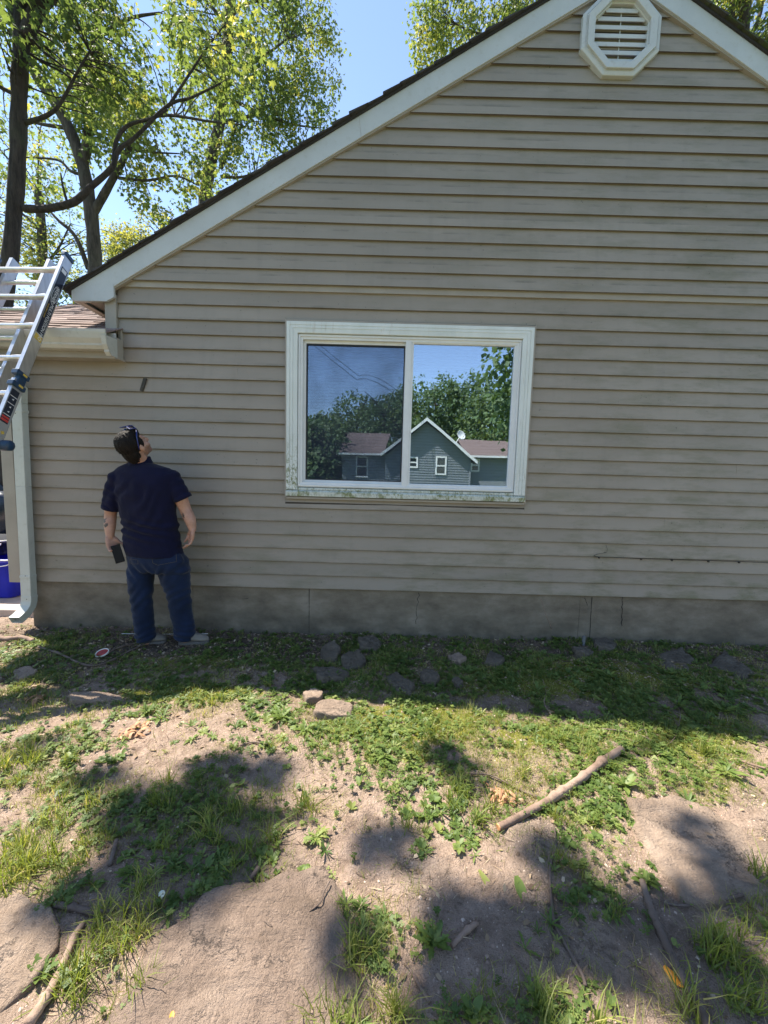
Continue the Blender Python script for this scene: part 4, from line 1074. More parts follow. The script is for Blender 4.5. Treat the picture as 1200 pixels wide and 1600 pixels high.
small = [
 ([(1025,1022),(1065,1012),(1085,1030),(1075,1050),(1040,1048)], 0.045, 'rock_grey', 'flat grey stone by the foundation, left of the pointed stone at the right'),
 ([(1105,1040),(1130,1018),(1180,1052),(1165,1060),(1120,1050)], 0.045, 'rock_grey', 'pointed flat grey stone nearest the right edge by the foundation'),
 ([(925,1002),(945,996),(965,1003),(962,1013),(935,1013)], 0.045, 'rock_grey', 'small flat grey stone against the foundation right of the grey pipe stub'),
 ([(893,1012),(912,1007),(930,1016),(918,1024),(900,1022)], 0.035, 'rock_grey', 'small rounded grey stone in front of the grey pipe stub'),
 ([(757,1032),(765,1016),(790,1030),(780,1038)], 0.055, 'rock_grey', 'wedge-shaped grey stone standing among weeds below the window'),
 ([(700,1022),(718,1018),(730,1027),(720,1034),(703,1032)], 0.03, 'rock_tan', 'flat mossy tan stone below the right part of the window'),
 ([(655,1050),(675,1047),(688,1056),(680,1068),(660,1066)], 0.04, 'rock_grey', 'blocky grey stone right of the slanting slab in the shade'),
 ([(705,1062),(714,1058),(724,1066),(716,1074)], 0.035, 'rock_grey', 'egg-sized rounded grey stone beside a brown leaf in the shade'),
 ([(602,1055),(620,1048),(648,1072),(640,1086),(622,1080)], 0.04, 'rock_grey', 'slanting grey slab in the shaded weeds below the window'),
 ([(500,1012),(522,1004),(533,1015),(525,1028),(505,1028)], 0.05, 'rock_grey', 'upright grey stone near the wall, leftmost of the wall stones'),
 ([(558,998),(585,994),(598,1004),(590,1014),(562,1012)], 0.04, 'rock_grey', 'wide grey-brown stone touching the foundation below the window'),
 ([(532,1022),(560,1018),(572,1030),(565,1040),(538,1040)], 0.05, 'rock_grey', 'squarish grey stone right of the upright stone in the shade'),
 ([(488,1042),(520,1040),(546,1046),(542,1058),(500,1062)], 0.04, 'rock_grey', 'long low grey stone on the shadow edge above the lit ones'),
 ([(472,1080),(488,1072),(506,1080),(500,1092),(478,1092)], 0.05, 'rock_tan', 'small pale tan stone lit by the sun among broad weeds'),
 ([(490,1104),(515,1092),(552,1098),(548,1114),(520,1118),(492,1114)], 0.045, 'rock_tan', 'orange-tan sunlit stone just below the small pale one'),
 ([(104,1088),(150,1080),(190,1084),(192,1092),(150,1096),(110,1098)], 0.012, 'rock_tan', 'narrow pale flat stone on the shadow line left of the man'),
 ([(20,1045),(45,1040),(60,1050),(40,1060),(22,1058)], 0.03, 'rock_tan', 'tan stone in the sun patch below the downspout'),
]
for poly, zt, mt_, lab in small: slab('stone', poly, zt*.34+.003, zt+0.05, MT[mt_], lab, 'stone', 0.010, reg=True, tilt=(random.uniform(-.15, .15), random.uniform(-.10, .10)))

# ---- sticks, twigs
def stick(name, pts, r0, r1, mat, label, cat, lift=0.0, seg=10, knots=0, cut=None, side=None):
    P = []
    for i, q in enumerate(pts):
        z_ = q[2] if len(q) > 2 else 0
        p = G(q[0], q[1], 0.0); p[2] = gh(p)+lift+z_; P.append(p)
    # smooth + subdivide
    Q = []
    n = len(P)
    for i in range(n-1):
        for k in range(6):
            t = k/6; p0 = P[max(i-1, 0)]; p1 = P[i]; p2 = P[i+1]; p3 = P[min(i+2, n-1)]
            Q.append(0.5*((2*p1)+(-p0+p2)*t+(2*p0-5*p1+4*p2-p3)*t*t+(-p0+3*p1-3*p2+p3)*t**3))
    Q.append(P[-1]); m = len(Q)
    rad = [(r0+(r1-r0)*i/(m-1))*(1+random.uniform(-.05, .05)) for i in range(m)]
    for _ in range(knots):
        k = random.randrange(2, m-2); rad[k] *= 1.35
    Q = [q+np.array([0, 0, rad[i]*0.8]) for i, q in enumerate(Q)]
    mb = MB(); mb.tube(Q, rad, seg, wob=0.06)
    if side is not None:
        for (t, dxy, ln, rr) in side:
            k = int(t*(m-1)); a = Q[k]; e = a+np.array([dxy[0], dxy[1], 0.02])*ln
            mb.tube([a, (a+e)/2+[0, 0, 0.01], e], [rr, rr*0.8, rr*0.5], 6)
    mb2 = mb
    o = mb2.build(name, mat, None, True); tag(o, label, cat)
    if cut is not None:
        d_ = Q[0]-Q[1]; d_ = d_/np.linalg.norm(d_)
        c2 = MB(); c2.tube([Q[0]-d_*0.001, Q[0]+d_*0.004], [rad[0]*0.97, rad[0]*0.85], seg); c2.build('cut_end', MT['stick_cut'], o)
    return o
stick('stick', [(779,1297),(820,1278),(865,1253),(905,1225),(940,1198),(970,1176)], 0.0135, 0.0175, MT['stick_tan'], 'thickest stick on the ground, tan with broken ends, lying diagonally at right', 'stick', 0.004, 14, 4, cut=True, side=[(0.35, (0.5, -0.2), 0.02, 0.006)])
stick('stick', [(1003,1380),(1018,1425),(1035,1465),(1060,1520),(1090,1570),(1115,1625)], 0.010, 0.0135, MT['stick_dark'], 'dark damp stick beside the orange leaf in the bottom right shade', 'stick', 0.002, 12, 3)
stick('stick', [(46,1612),(75,1560),(98,1510),(118,1465),(131,1443)], 0.013, 0.008, MT['stick_tan'], 'straight pale brown stick at the bottom left corner', 'stick', 0.004, 12, 2)
stick('stick', [(86,1419),(120,1423),(150,1424),(178,1421)], 0.009, 0.008, MT['stick_dark'], 'short grey stick lying level above the straight bottom left stick', 'stick', 0.002, 10, 1)
stick('stick', [(165,1438),(190,1437),(212,1446)], 0.008, 0.006, MT['stick_dark'], 'curved grey stick piece right of the short level one', 'stick', 0.0, 10, 0)
stick('stick', [(172,1352),(176,1335),(182,1310)], 0.007, 0.008, MT['stick_dark'], 'stubby upright-looking brown twig in the shaded grass at left', 'stick', 0.004, 8, 0)
stick('stick', [(706,1483),(722,1466),(745,1442)], 0.006, 0.008, MT['stick_tan'], 'short tan stick poking out of the leafy weed at bottom centre', 'stick', 0.004, 10, 1)
stick('stick', [(645,1515),(658,1540),(671,1568)], 0.005, 0.005, MT['stick_tan'], 'thin reddish stick below the leafy weed at bottom centre', 'stick', 0.002, 8, 0)
stick('stick', [(370,1397),(385,1380),(404,1356)], 0.006, 0.009, MT['stick_dark'], 'short black stick on the top edge of the big brown slab', 'stick', 0.006, 8, 1)
stick('vine', [(866,1292),(868,1325),(859,1362),(860,1400),(866,1440),(885,1480),(908,1520),(915,1540)], 0.0035, 0.0055, MT['stick_dark'], 'long thin dark vine trailing down from the thick stick', 'vine', 0.003, 8, 0)
stick('twig', [(421,1462),(440,1452),(470,1440),(500,1420),(505,1405),(515,1386)], 0.0016, 0.0028, MT['stick_dark'], 'fine black forked twig lying on the big brown slab', 'twig', 0.026, 6, 0, side=[(0.12, (-0.9, 0.4), 0.05, 0.0012)])
stick('twig', [(940,1142),(985,1146),(1020,1158),(1050,1182)], 0.004, 0.003, MT['stick_dark'], 'dark twig in the shade right above the end of the thick stick', 'twig', 0.012, 6, 0, side=[(0.4, (0.8, 0.3), 0.12, 0.002)])
stick('twig', [(725,1215),(760,1218),(790,1226),(820,1240),(855,1256)], 0.003, 0.0045, MT['stick_dark'], 'thin brown twig running past the curled brown leaves to the thick stick', 'twig', 0.006, 6, 0)
stick('twig', [(1036,1416),(1070,1418),(1120,1410),(1160,1404)], 0.003, 0.006, MT['stick_dark'], 'dark twig along the lower edge of the right tan slab', 'twig', 0.010, 6, 0)
stick('twig', [(848,1064),(853,1085),(850,1104),(862,1122)], 0.0022, 0.002, MT['stick_tan'], 'pale thin dry stem standing at the shadow edge below the window', 'twig', 0.02, 6, 0)
stick('twig', [(1040,1165),(1055,1150),(1063,1120),(1060,1102)], 0.0022, 0.0014, MT['stick_tan'], 'pale dry branching twig in the shaded weeds at right', 'twig', 0.01, 6, 0, side=[(0.5, (0.3, 0.9), 0.16, 0.0012), (0.7, (-0.6, 0.7), 0.12, 0.001)])
stick('twig', [(1150,1182),(1170,1190),(1196,1198)], 0.005, 0.006, MT['stick_tan'], 'short pale broken twig near the right edge in shade', 'twig', 0.01, 8, 0)
stick('twig', [(60,1012),(95,1025),(130,1042),(160,1040),(200,1020),(235,1006)], 0.008, 0.006, MT['stick_dark'], 'dark bent branch lying in the shade left of the man\'s feet', 'branch', 0.01, 8, 1)
stick('twig', [(105,1048),(150,1032),(195,1012),(250,1001)], 0.006, 0.005, MT['stick_dark'], 'second dark branch crossing just behind the white lid', 'branch', 0.006, 8, 1)
stick('log', [(-20,1000),(10,1001),(35,998),(52,1001)], 0.022, 0.017, MT['stick_tan'], 'short pinkish log piece in the sun below the downspout', 'log', 0.0, 12, 1)
stick('rod', [(190,991),(240,991.5),(325,992)], 0.0022, 0.0022, MT['white_ink'], 'thin white rod lying along the foundation behind the man\'s shoes', 'rod', 0.012, 6, 0)
stick('twig', [(375,1163),(395,1160),(420,1166)], 0.004, 0.005, MT['stick_dark'], 'short dark twig in the lit dirt left of the weeds', 'twig', 0.004, 7, 0)
st_ = MB(); a = W(845, 934, YW-0.05); b_ = G(866, 992); st_.tube([a, W(852, 958, YW-0.06), W(858, 972, YW-0.07), b_], [0.0018, 0.002, 0.0025, 0.003], 6)
tag(st_.build('stem', MT['stick_tan'], None, True), 'pale dry stem leaning on the foundation left of the grey pipe stub', 'stem')
pp = MB(); p = G(912, 1008); pp.tube([p+[0, 0, -0.02], p+[0.002, 0.01, 0.075]], 0.013, 14, cap=False); pp.tube([p+[0.002, 0.01, 0.075], p+[0.002, 0.01, 0.055]], 0.010, 14)
tag(pp.build('pipe', simple('grey_pvc', (0.13, 0.14, 0.15), 0.5, 0.1, 20), None, True), 'short grey plastic pipe stub standing in front of the foundation', 'pipe')
# white lid with red inside
lc = G(160, 1026); lc[2] = gh(lc)+0.02
lid = MB(); ua = np.array([1, 0.1, 0.10]); ua /= np.linalg.norm(ua); na = np.array([-0.1, -0.35, 0.93]); na /= np.linalg.norm(na); va = np.cross(na, ua)
rr = []
for (r_k, h_k) in ((0.040, -0.006), (0.044, 0.0), (0.044, 0.008), (0.040, 0.009), (0.038, 0.002)):
    rr.append([lc+ua*math.cos(t)*r_k+va*math.sin(t)*r_k*0.95+na*h_k for t in [2*math.pi*k/28 for k in range(28)]])
lid.loft(rr, cap=False); lid.f.append(tuple(range(27, -1, -1))); lid.m.append(0)
lo_ = lid.build('lid', simple('lid_white', (0.62, 0.60, 0.54), 0.5, 0.1, 20), None, True); tag(lo_, 'small round white lid, red inside, lying in the shade by the man', 'lid')
li = MB(); li.add([lc+ua*math.cos(t)*0.038+va*math.sin(t)*0.036+na*0.003 for t in [2*math.pi*k/28 for k in range(28)]], [tuple(range(28))]); li.build('lining', simple('lid_red', (0.28, 0.03, 0.03), 0.7, 0.4, 60), lo_)
# @@PART4
# ================================================================== GROUND PLANTS
# grass: curved tapering blades (three segments)
def blade_protos():
    out = []
    for bend in (0.25, 0.6, 1.0):
        v = []; pts = []
        for k in range(4):
            t = k/3; y = bend*t*t*0.75; z = t-0.35*bend*t*t; w = 0.030*(1-t**1.6)+0.002
            v += [(-w, y, z), (w, y, z)]
        f = [(0, 1, 3, 2), (2, 3, 5, 4), (4, 5, 7, 6)]
        out.append((np.array(v), np.array(f)))
    return out
BL = blade_protos()
def plant_blades(P, hmin, hmax, name, mat, lean=0.35, tmin=0.1, tmax=0.9, wscale=1.0):
    Vs, Fs, Ts = [], [], []; off = 0
    grp = rng.integers(0, 3, len(P))
    z = gheight(P[:, 0], P[:, 1])-0.004
    patch = vnoise(P[:, 0]*5, P[:, 1]*5, 77)
    for g_ in range(3):
        m_ = grp == g_; n = m_.sum()
        if n == 0: continue
        pos = np.stack([P[m_, 0], P[m_, 1], z[m_]], -1); sc = rng.uniform(hmin, hmax, n)*(0.6+0.8*patch[m_])
        pv, pf = BL[g_]; pv = pv*np.array([wscale, 1, 1])
        Vv, Ff = instance(pv, pf, pos, rand_rot(n, lean), sc)
        Vs.append(Vv); Fs.append(Ff+off); off += len(Vv)
        t = np.clip(rng.uniform(tmin, tmax, n)*0.6+0.4*vnoise(P[m_, 0]*9, P[m_, 1]*9, 13)+(rng.uniform(0, 1, n) < 0.12)*0.35, 0, 1)
        Ts.append(np.repeat(t, len(pv)))
    o = np_mesh(name, np.concatenate(Vs), np.concatenate(Fs), mat, None, np.concatenate(Ts)); tag(o, None, None, None, 'stuff'); return o
def dens_g(x, y): return np.clip(field('grass', x, y)*1.25*(np.clip(fbm(x*8, y*8, 50, 3)*3.2-1.05, 0, 1)), 0, 1)
Pg = off_rocks(spread(62000, dens_g)); o = plant_blades(Pg, 0.016, 0.052, 'grass', MT['grass'], 0.65, 0.15, 1.0, 0.75); o['label'] = 'uneven tufts of short yard grass'; o['category'] = 'grass'
def dens_sp(x, y): return 0.10+0.55*(fbm(x*5, y*5, 90, 3) > 0.54)
Ps = off_rocks(spread(7000, dens_sp)); o = plant_blades(Ps, 0.012, 0.035, 'sparse_grass', MT['grass'], 0.8, 0.3, 1.0, 0.8); o['label'] = 'sparse short blades on the bare dirt'; o['category'] = 'grass'
def dens_st(x, y): return 0.15+0.8*field('grass', x, y)
Pd = off_rocks(spread(9000, dens_st)); o = plant_blades(Pd, 0.02, 0.05, 'dead_grass', MT['litter'], 1.25, 0.3, 1.0, 0.8); o['label'] = 'matted dead grass and straw between the tufts'; o['category'] = 'grass'
# taller tufts
tufts = [(575,1480,70,.08,150),(500,1598,90,.09,200),(600,1600,60,.07,60),(840,1160,60,.08,60),(480,1255,40,.06,110),(120,1560,50,.08,110),(170,1480,50,.07,120),(245,1430,60,.06,120),(760,1105,40,.07,60),(1140,1540,60,.08,130),(860,1590,60,.09,90),(980,1600,60,.08,80),(60,1330,70,.06,140),(25,1030,30,.07,50),(320,1300,90,.06,160),(420,1075,20,.10,10),(1190,1370,30,.08,60),(430,1170,50,.06,50),(705,1250,40,.05,60),(950,1200,40,.06,60),(100,1200,50,.06,60),(660,1290,40,.05,60),(540,1420,30,.06,50)]
tufts += [(30,1200,60,.05,200),(110,1260,70,.05,220),(40,1330,70,.05,250),(130,1330,60,.05,200),(250,1250,70,.05,160),(380,1330,70,.05,140),(200,1420,60,.05,140),(640,1150,60,.05,120),(700,1200,60,.05,120),(820,1190,70,.05,120),(870,1290,50,.05,120),(920,1270,50,.05,120),(760,1270,50,.05,90),(1120,1170,70,.05,90),(620,1230,40,.05,60),(330,1085,60,.05,80),(120,1520,40,.06,100),(210,1540,30,.06,60),(910,1360,50,.05,90),(980,1430,40,.05,60),(1090,1470,60,.06,90),(1180,1500,50,.07,90),(1060,1560,60,.07,80)]
tp = []
for (px, py, rp, h_, n_) in tufts:
    c = G(px, py); r_m = rp/FPX*1.3*max(0.9, c[1])*0.6
    for k in range(max(1, n_//28)):
        cc = c[:2]+rng.normal(0, r_m*0.45, 2); q = cc+rng.normal(0, 0.014, (28, 2)); tp.append(q)
o = plant_blades(np.concatenate(tp), 0.05, 0.11, 'grass_tufts', MT['grass'], 0.42, 0.1, 0.8, 0.62); o['label'] = 'taller clumps of yard grass'; o['category'] = 'grass'

# small broad leaved weeds as ground cover
def leaf_strip(L, w, droop, lobes=0, up=0.35, n=6):
    """one leaf along +y rising then drooping, folded on its midrib -> verts, quads"""
    v = []
    for k in range(n+1):
        t = k/n; ang = up*(1-t*1.2)-droop*t
        y = L*t*(1-0.12*t); z = L*(math.sin(up)*t-droop*t*t*0.55)
        ww = w*(math.sin(math.pi*min(1, t*0.92+0.08))**0.8)*(0.55+0.65*t if lobes else 1.0)
        if lobes: ww *= (1.25 if k % 2 else 0.55)
        v += [(-ww, y-(0.05*L if lobes and k % 2 else 0), z+ww*0.25), (0, y, z), (ww, y-(0.05*L if lobes and k % 2 else 0), z+ww*0.25)]
    f = []
    for k in range(n):
        a = k*3; f += [(a, a+1, a+4, a+3), (a+1, a+2, a+5, a+4)]
    return np.array(v), np.array(f)
def rosette(nl, L, w, droop, lobes, up=0.5, seed=0, z0=0.0):
    r = np.random.default_rng(seed); V_, F_ = [], []; off = 0
    for i in range(nl):
        s = r.uniform(0.6, 1.1); v, f = leaf_strip(L*s, w*s*r.uniform(.85, 1.15), droop*r.uniform(.6, 1.4), lobes, up*r.uniform(.4, 1.4), 8 if lobes else 5)
        a = 2*math.pi*i/nl*1.0+r.uniform(-.35, .35); c, s_ = math.cos(a), math.sin(a)
        v = v @ np.array([[c, s_, 0], [-s_, c, 0], [0, 0, 1]]); v[:, 2] += z0+r.uniform(0, .004)
        V_.append(v); F_.append(f+off); off += len(v)
    return np.concatenate(V_), np.concatenate(F_)
def clover(seed):
    r = np.random.default_rng(seed); V_, F_ = [], []; off = 0
    for s in range(7):
        a = r.uniform(0, 6.28); d_ = r.uniform(0, .02); h_ = r.uniform(.012, .03); cx, cy = d_*math.cos(a), d_*math.sin(a)
        for k in range(3):
            b_ = 2*math.pi*k/3+r.uniform(-.2, .2); Lf = r.uniform(.006, .009)
            c, s_ = math.cos(b_), math.sin(b_)
            loc = np.array([[0, 0, 0], [-.55, .7, .1], [0, .95, .02], [.55, .7, .1]])*Lf
            v = loc @ np.array([[c, s_, 0], [-s_, c, 0], [0, 0, 1]])+[cx, cy, h_]
            V_.append(v); F_.append(np.array([[0, 3, 2, 1]])+off); off += 4
        V_.append(np.array([[cx-.0006, cy, 0], [cx+.0006, cy, 0], [cx+.0004, cy, h_], [cx-.0004, cy, h_]])); F_.append(np.array([[0, 1, 2, 3]])+off); off += 4
    return np.concatenate(V_), np.concatenate(F_)
WP = [rosette(6, .035, .008, .5, 0, .7, 1), rosette(8, .05, .008, .6, 1, .5, 2), rosette(5, .028, .009, .3, 0, .9, 3), rosette(7, .042, .010, .7, 0, .6, 4), clover(5), clover(6), rosette(5, .06, .006, .5, 1, .8, 7), rosette(4, .02, .007, .2, 0, 1.0, 8), rosette(9, .055, .0065, .7, 1, .45, 9), rosette(11, .045, .003, .8, 0, .8, 10), rosette(6, .03, .0055, .5, 1, .9, 12)]
def plant_weeds(P, name, kinds, smin=.7, smax=1.3):
    Vs, Fs, Ts = [], [], []; off = 0; g_ = rng.choice(kinds, len(P)); z = gheight(P[:, 0], P[:, 1])
    for k in set(kinds):
        m_ = g_ == k; n = m_.sum()
        if n == 0: continue
        pv, pf = WP[k]; pos = np.stack([P[m_, 0], P[m_, 1], z[m_]], -1)
        Vv, Ff = instance(pv, pf, pos, rand_rot(n, 0.22), rng.uniform(smin, smax, n)); Vs.append(Vv); Fs.append(Ff+off); off += len(Vv)
        Ts.append((rng.uniform(0, .8, n)[:, None]+rng.uniform(-.1, .2, (n, len(pv)))).ravel())
    o = np_mesh(name, np.concatenate(Vs), np.concatenate(Fs), MT['weed'], None, np.clip(np.concatenate(Ts), 0, 1)); tag(o, None, None, None, 'stuff'); return o
def dens_w(x, y): return np.clip(field('weed', x, y)*np.clip(fbm(x*6, y*6, 150, 3)*4-1.4, 0, 1), 0, 1)
Pw = off_rocks(spread(5200, dens_w)); o = plant_weeds(Pw, 'weeds', [0, 1, 2, 3, 6, 7, 8, 9, 10], .45, 1.15); o['label'] = 'low broad-leaved weeds'; o['category'] = 'weeds'
def dens_c(x, y): return np.clip((field('weed', x, y)*.7+field('grass', x, y)*.4)*np.clip(fbm(x*4, y*4, 210, 3)*4-1.5, 0, 1), 0, 1)
Pc = off_rocks(spread(5000, dens_c)); o = plant_weeds(Pc, 'clover', [4, 5], .55, 1.2); o['label'] = 'patches of clover'; o['category'] = 'clover'
# dry litter: leaf bits, wood chips, straw
def litter():
    def dn(x, y):
        px, py = PXY(np.stack([x, y, 0*x], -1)); s = 0.10+0.75*np.exp(-((py-1020)/45)**2)+0.7*np.exp(-((px-40)/70)**2-((py-1050)/50)**2)
        return np.clip(s*(0.3+fbm(x*9, y*9, 61, 3)), 0, 1)
    P = spread(13000, dn); n = len(P); z = gheight(P[:, 0], P[:, 1])+0.002
    pv = np.array([[-.5, -.18, 0], [-.1, -.3, .12], [.5, -.05, 0.05], [.2, .28, .16], [-.35, .2, .03]]); pf = np.array([[0, 1, 2, 3, 4]])
    k = n//2
    V1, F1 = instance(pv, pf, np.stack([P[:k, 0], P[:k, 1], z[:k]], -1), rand_rot(k, .5), rng.uniform(.007, .03, k))
    pv2 = np.array([[-.5, -.02, 0], [0, -.03, .05], [.5, -.02, 0.02], [.5, .02, .02], [0, .02, .05]])
    V2, F2 = instance(pv2, pf, np.stack([P[k:, 0], P[k:, 1], z[k:]], -1), rand_rot(n-k, .25), rng.uniform(.015, .06, n-k))
    t = np.concatenate([rng.uniform(0, 1, k).repeat(5), rng.uniform(0, 1, n-k).repeat(5)])
    o = np_mesh('leaf_litter', np.concatenate([V1, V2]), np.concatenate([F1, F2+len(V1)]), MT['litter'], None, t)
    tag(o, 'scattered dry leaf bits, wood chips and straw', 'litter', None, 'stuff')
    # pebbles
    P = spread(30000, lambda x, y: 0.25+0.5*(fbm(x*5, y*5, 19, 3) > .52)); n = len(P); z = gheight(P[:, 0], P[:, 1])
    pv = np.array([[-.5, -.4, -.2], [.5, -.35, -.2], [.45, .4, -.2], [-.4, .45, -.2], [-.3, -.25, .25], [.3, -.2, .3], [.25, .25, .22], [-.25, .3, .28]])
    pf = np.array([[4, 5, 6, 7], [0, 1, 5, 4], [1, 2, 6, 5], [2, 3, 7, 6], [3, 0, 4, 7]])
    Vv, Ff = instance(pv, pf, np.stack([P[:, 0], P[:, 1], z], -1), rand_rot(n, .3), rng.uniform(.002, .0055, n)*(1+(rng.uniform(0, 1, n) < .06)*1.6))
    o = np_mesh('pebbles', Vv, Ff, m_leaf('soil_crumb', (0.15, 0.10, 0.072), (0.37, 0.27, 0.21), (0.55, 0.44, 0.36), 0.0, 0.95), None, rng.uniform(0, 1, n).repeat(8), False); tag(o, 'small pebbles and crumbs of soil', 'pebbles', None, 'stuff')
litter()

# named plants
def weed_thing(name, px, py, parts, label, cat='weed', mat=None, z=0.0):
    p = G(px, py); p[2] = gh(p)+z
    Vs, Fs, Ts = [], [], []; off = 0
    for (v, f, dx, dy, rot, s) in parts:
        c, s_ = math.cos(rot), math.sin(rot); q = (v*s) @ np.array([[c, s_, 0], [-s_, c, 0], [0, 0, 1]])+[dx, dy, 0]
        Vs.append(q); Fs.append(f+off); off += len(q); Ts.append(rng.uniform(.1, .9, 1)*.6+rng.uniform(0, .35, len(q)))
    o = np_mesh(name, np.concatenate(Vs)+p, np.concatenate(Fs), mat or MT['weed'], None, np.clip(np.concatenate(Ts), 0, 1)); tag(o, label, cat); return o
def ros(*a, **k): v, f = rosette(*a, **k); return v, f
big = [
 (675,1475,[(11,.105,.017,.55,1,.85,21)],'leafy lobed dandelion clump at bottom centre next to the short tan stick'),
 (60,1525,[(9,.085,.014,.6,1,.9,22)],'broad-leaved weed beside the bottom left stick'),
 (735,1590,[(6,.075,.016,.4,0,1.2,23)],'round-leaved weed at the bottom edge below the reddish stick'),
 (440,1118,[(12,.13,.016,.6,1,.7,24),(7,.10,.014,.6,1,.9,25)],'spreading toothed weed in the sun left of the pale tan stones'),
 (475,1140,[(10,.12,.016,.8,1,.6,26)],'second toothed weed just below the tan stones'),
 (520,1058,[(6,.13,.013,.7,0,1.1,27)],'tall grassy weed in the shade above the lit stones'),
 (228,1110,[(8,.10,.012,.5,0,1.1,28)],'weed with an upright seed head in the lit dirt below the man'),
 (250,1118,[(7,.12,.014,.7,1,.6,29)],'low weed right of the seed-head weed'),
 (200,1365,[(8,.085,.012,.7,1,.6,30)],'large-leaved weed in the shaded grass at left'),
 (840,1575,[(8,.10,.016,.5,1,.9,31)],'leafy weed at the bottom edge right of the round-leaved one'),
 (975,1230,[(8,.11,.018,.6,0,.8,32)],'lush broad weed at the upper end of the thick stick'),
 (1060,1100,[(10,.13,.015,.6,1,.8,33)],'large toothed weed in the shade right of centre'),
 (1130,1110,[(9,.12,.015,.6,1,.8,34)],'toothed weed in the shade near the right edge'),
 (1010,1380,[(7,.09,.016,.6,0,.8,35)],'weed at the upper end of the dark damp stick'),
 (950,1060,[(8,.11,.016,.5,0,.9,36)],'bushy shaded weed left of the flat grey stone'),
 (840,1080,[(9,.10,.014,.6,1,.8,37)],'toothed weed at the shadow edge below the window'),
 (600,1185,[(10,.11,.015,.7,1,.6,38)],'toothed weed in sun right of the dirt patch'),
 (1135,1205,[(12,.15,.014,.5,0,.5,39)],'spiky long-leaved weed at the right edge above the tan slab'),
 (700,1170,[(8,.09,.014,.6,0,.8,40)],'pale weed in the sunlit moss at centre'),
 (90,1410,[(8,.07,.010,.6,1,.8,41)],'weed growing over the short level grey stick'),
 (1075,1255,[(8,.10,.010,.6,0,1.1,42)],'grassy weed overhanging the top of the right tan slab'),
 (870,1000,[(9,.11,.016,.4,0,1.1,43)],'green weed against the foundation around the pale stem'),
 (590,1010,[(7,.08,.014,.5,0,1.0,44)],'weed growing among the stones by the foundation'),
 (215,1005,[(6,.07,.010,.5,0,1.0,45)],'dark small weed behind the man\'s left shoe'),
]
for px, py, prm, lab in big:
    weed_thing('weed', px, py, [(*ros(*a), 0, 0, 0, .62 if py > 1300 or not a[4] else .8) for a in prm]+[(*ros(a[0]-2, a[1]*.55, a[2]*.6, a[3], a[4], a[5]*1.5, a[6]+200), .01, .01, 1., 1.0) for a in prm], lab)
# seed head on the weed under the man
sh = MB(); p = G(228, 1108); p[2] = gh(p); sh.tube([p, p+[0, 0, .05], p+[0.002, 0, .085]], [.0018, .0016, .0012], 6)
for k in range(40):
    a = random.uniform(0, 6.28); r_ = random.uniform(0, .012); sh.ball(p+[r_*math.cos(a), r_*math.sin(a), .085+random.uniform(-.004, .012)], .0028, seg=5, rings=4)
tag(sh.build('seed_head', MT['weed'], None, True), 'round greenish seed head on a stalk below the man', 'flower')
# white clover blossom
cb_ = MB(); p = G(253, 1409); p[2] = gh(p)+.035
cb_.tube([p-[0, 0, .035], p], .001, 5)
for k in range(70):
    a = random.uniform(0, 6.28); b_ = math.acos(random.uniform(-.4, 1)); d_ = np.array([math.sin(b_)*math.cos(a), math.sin(b_)*math.sin(a), math.cos(b_)])
    cb_.tube([p+d_*.003, p+d_*.0095], [.0012, .0016], 5)
tag(cb_.build('clover_flower', MT['flower'], None, True), 'single white clover blossom in the shaded grass at lower left', 'flower')
# curled dry leaf clumps
def curled(px, py, n, R_, label, seed):
    r = np.random.default_rng(seed); p = G(px, py); p[2] = gh(p); V_, F_, T_ = [], [], []; off = 0
    for i in range(n):
        L = r.uniform(.03, .065); w = r.uniform(.004, .009); a0 = r.uniform(0, 6.28); curl = r.uniform(1.5, 4.5); m = 9; v = []
        st0 = np.array([r.normal(0, R_*.4), r.normal(0, R_*.3), r.uniform(.002, .018)])
        hd = a0; el = r.uniform(-.2, .8); q = st0.copy()
        for k in range(m):
            t = k/(m-1); el2 = el-curl*t*0.5; hd2 = hd+curl*.3*t
            d_ = np.array([math.cos(hd2)*math.cos(el2), math.sin(hd2)*math.cos(el2), math.sin(el2)]); q = q+d_*L/m; q[2] = max(q[2], .002)
            sd = np.array([-math.sin(hd2), math.cos(hd2), .25])*w*math.sin(math.pi*(.1+.85*t)); v += [q-sd, q+[0, 0, .003], q+sd]
        f = []
        for k in range(m-1): a = k*3; f += [(a, a+1, a+4, a+3), (a+1, a+2, a+5, a+4)]
        V_.append(np.array(v)); F_.append(np.array(f)+off); off += len(v); T_.append(np.full(len(v), r.uniform(0, 1)))
    o = np_mesh('dry_leaves', np.concatenate(V_)+p, np.concatenate(F_), MT['dry_leaf'], None, np.concatenate(T_)); tag(o, label, 'dry leaves')
curled(784, 1248, 46, .07, 'clump of curled orange-brown dry leaves left of the thick stick', 1)
curled(213, 1140, 40, .075, 'clump of reddish curled dry leaves in the lit dirt at left', 2)
curled(55, 1091, 24, .06, 'clump of tan curled dry leaves near the left edge on the shadow line', 3)
curled(862, 1110, 5, .05, 'few brown dry leaf curls at the shadow edge right of centre', 4)
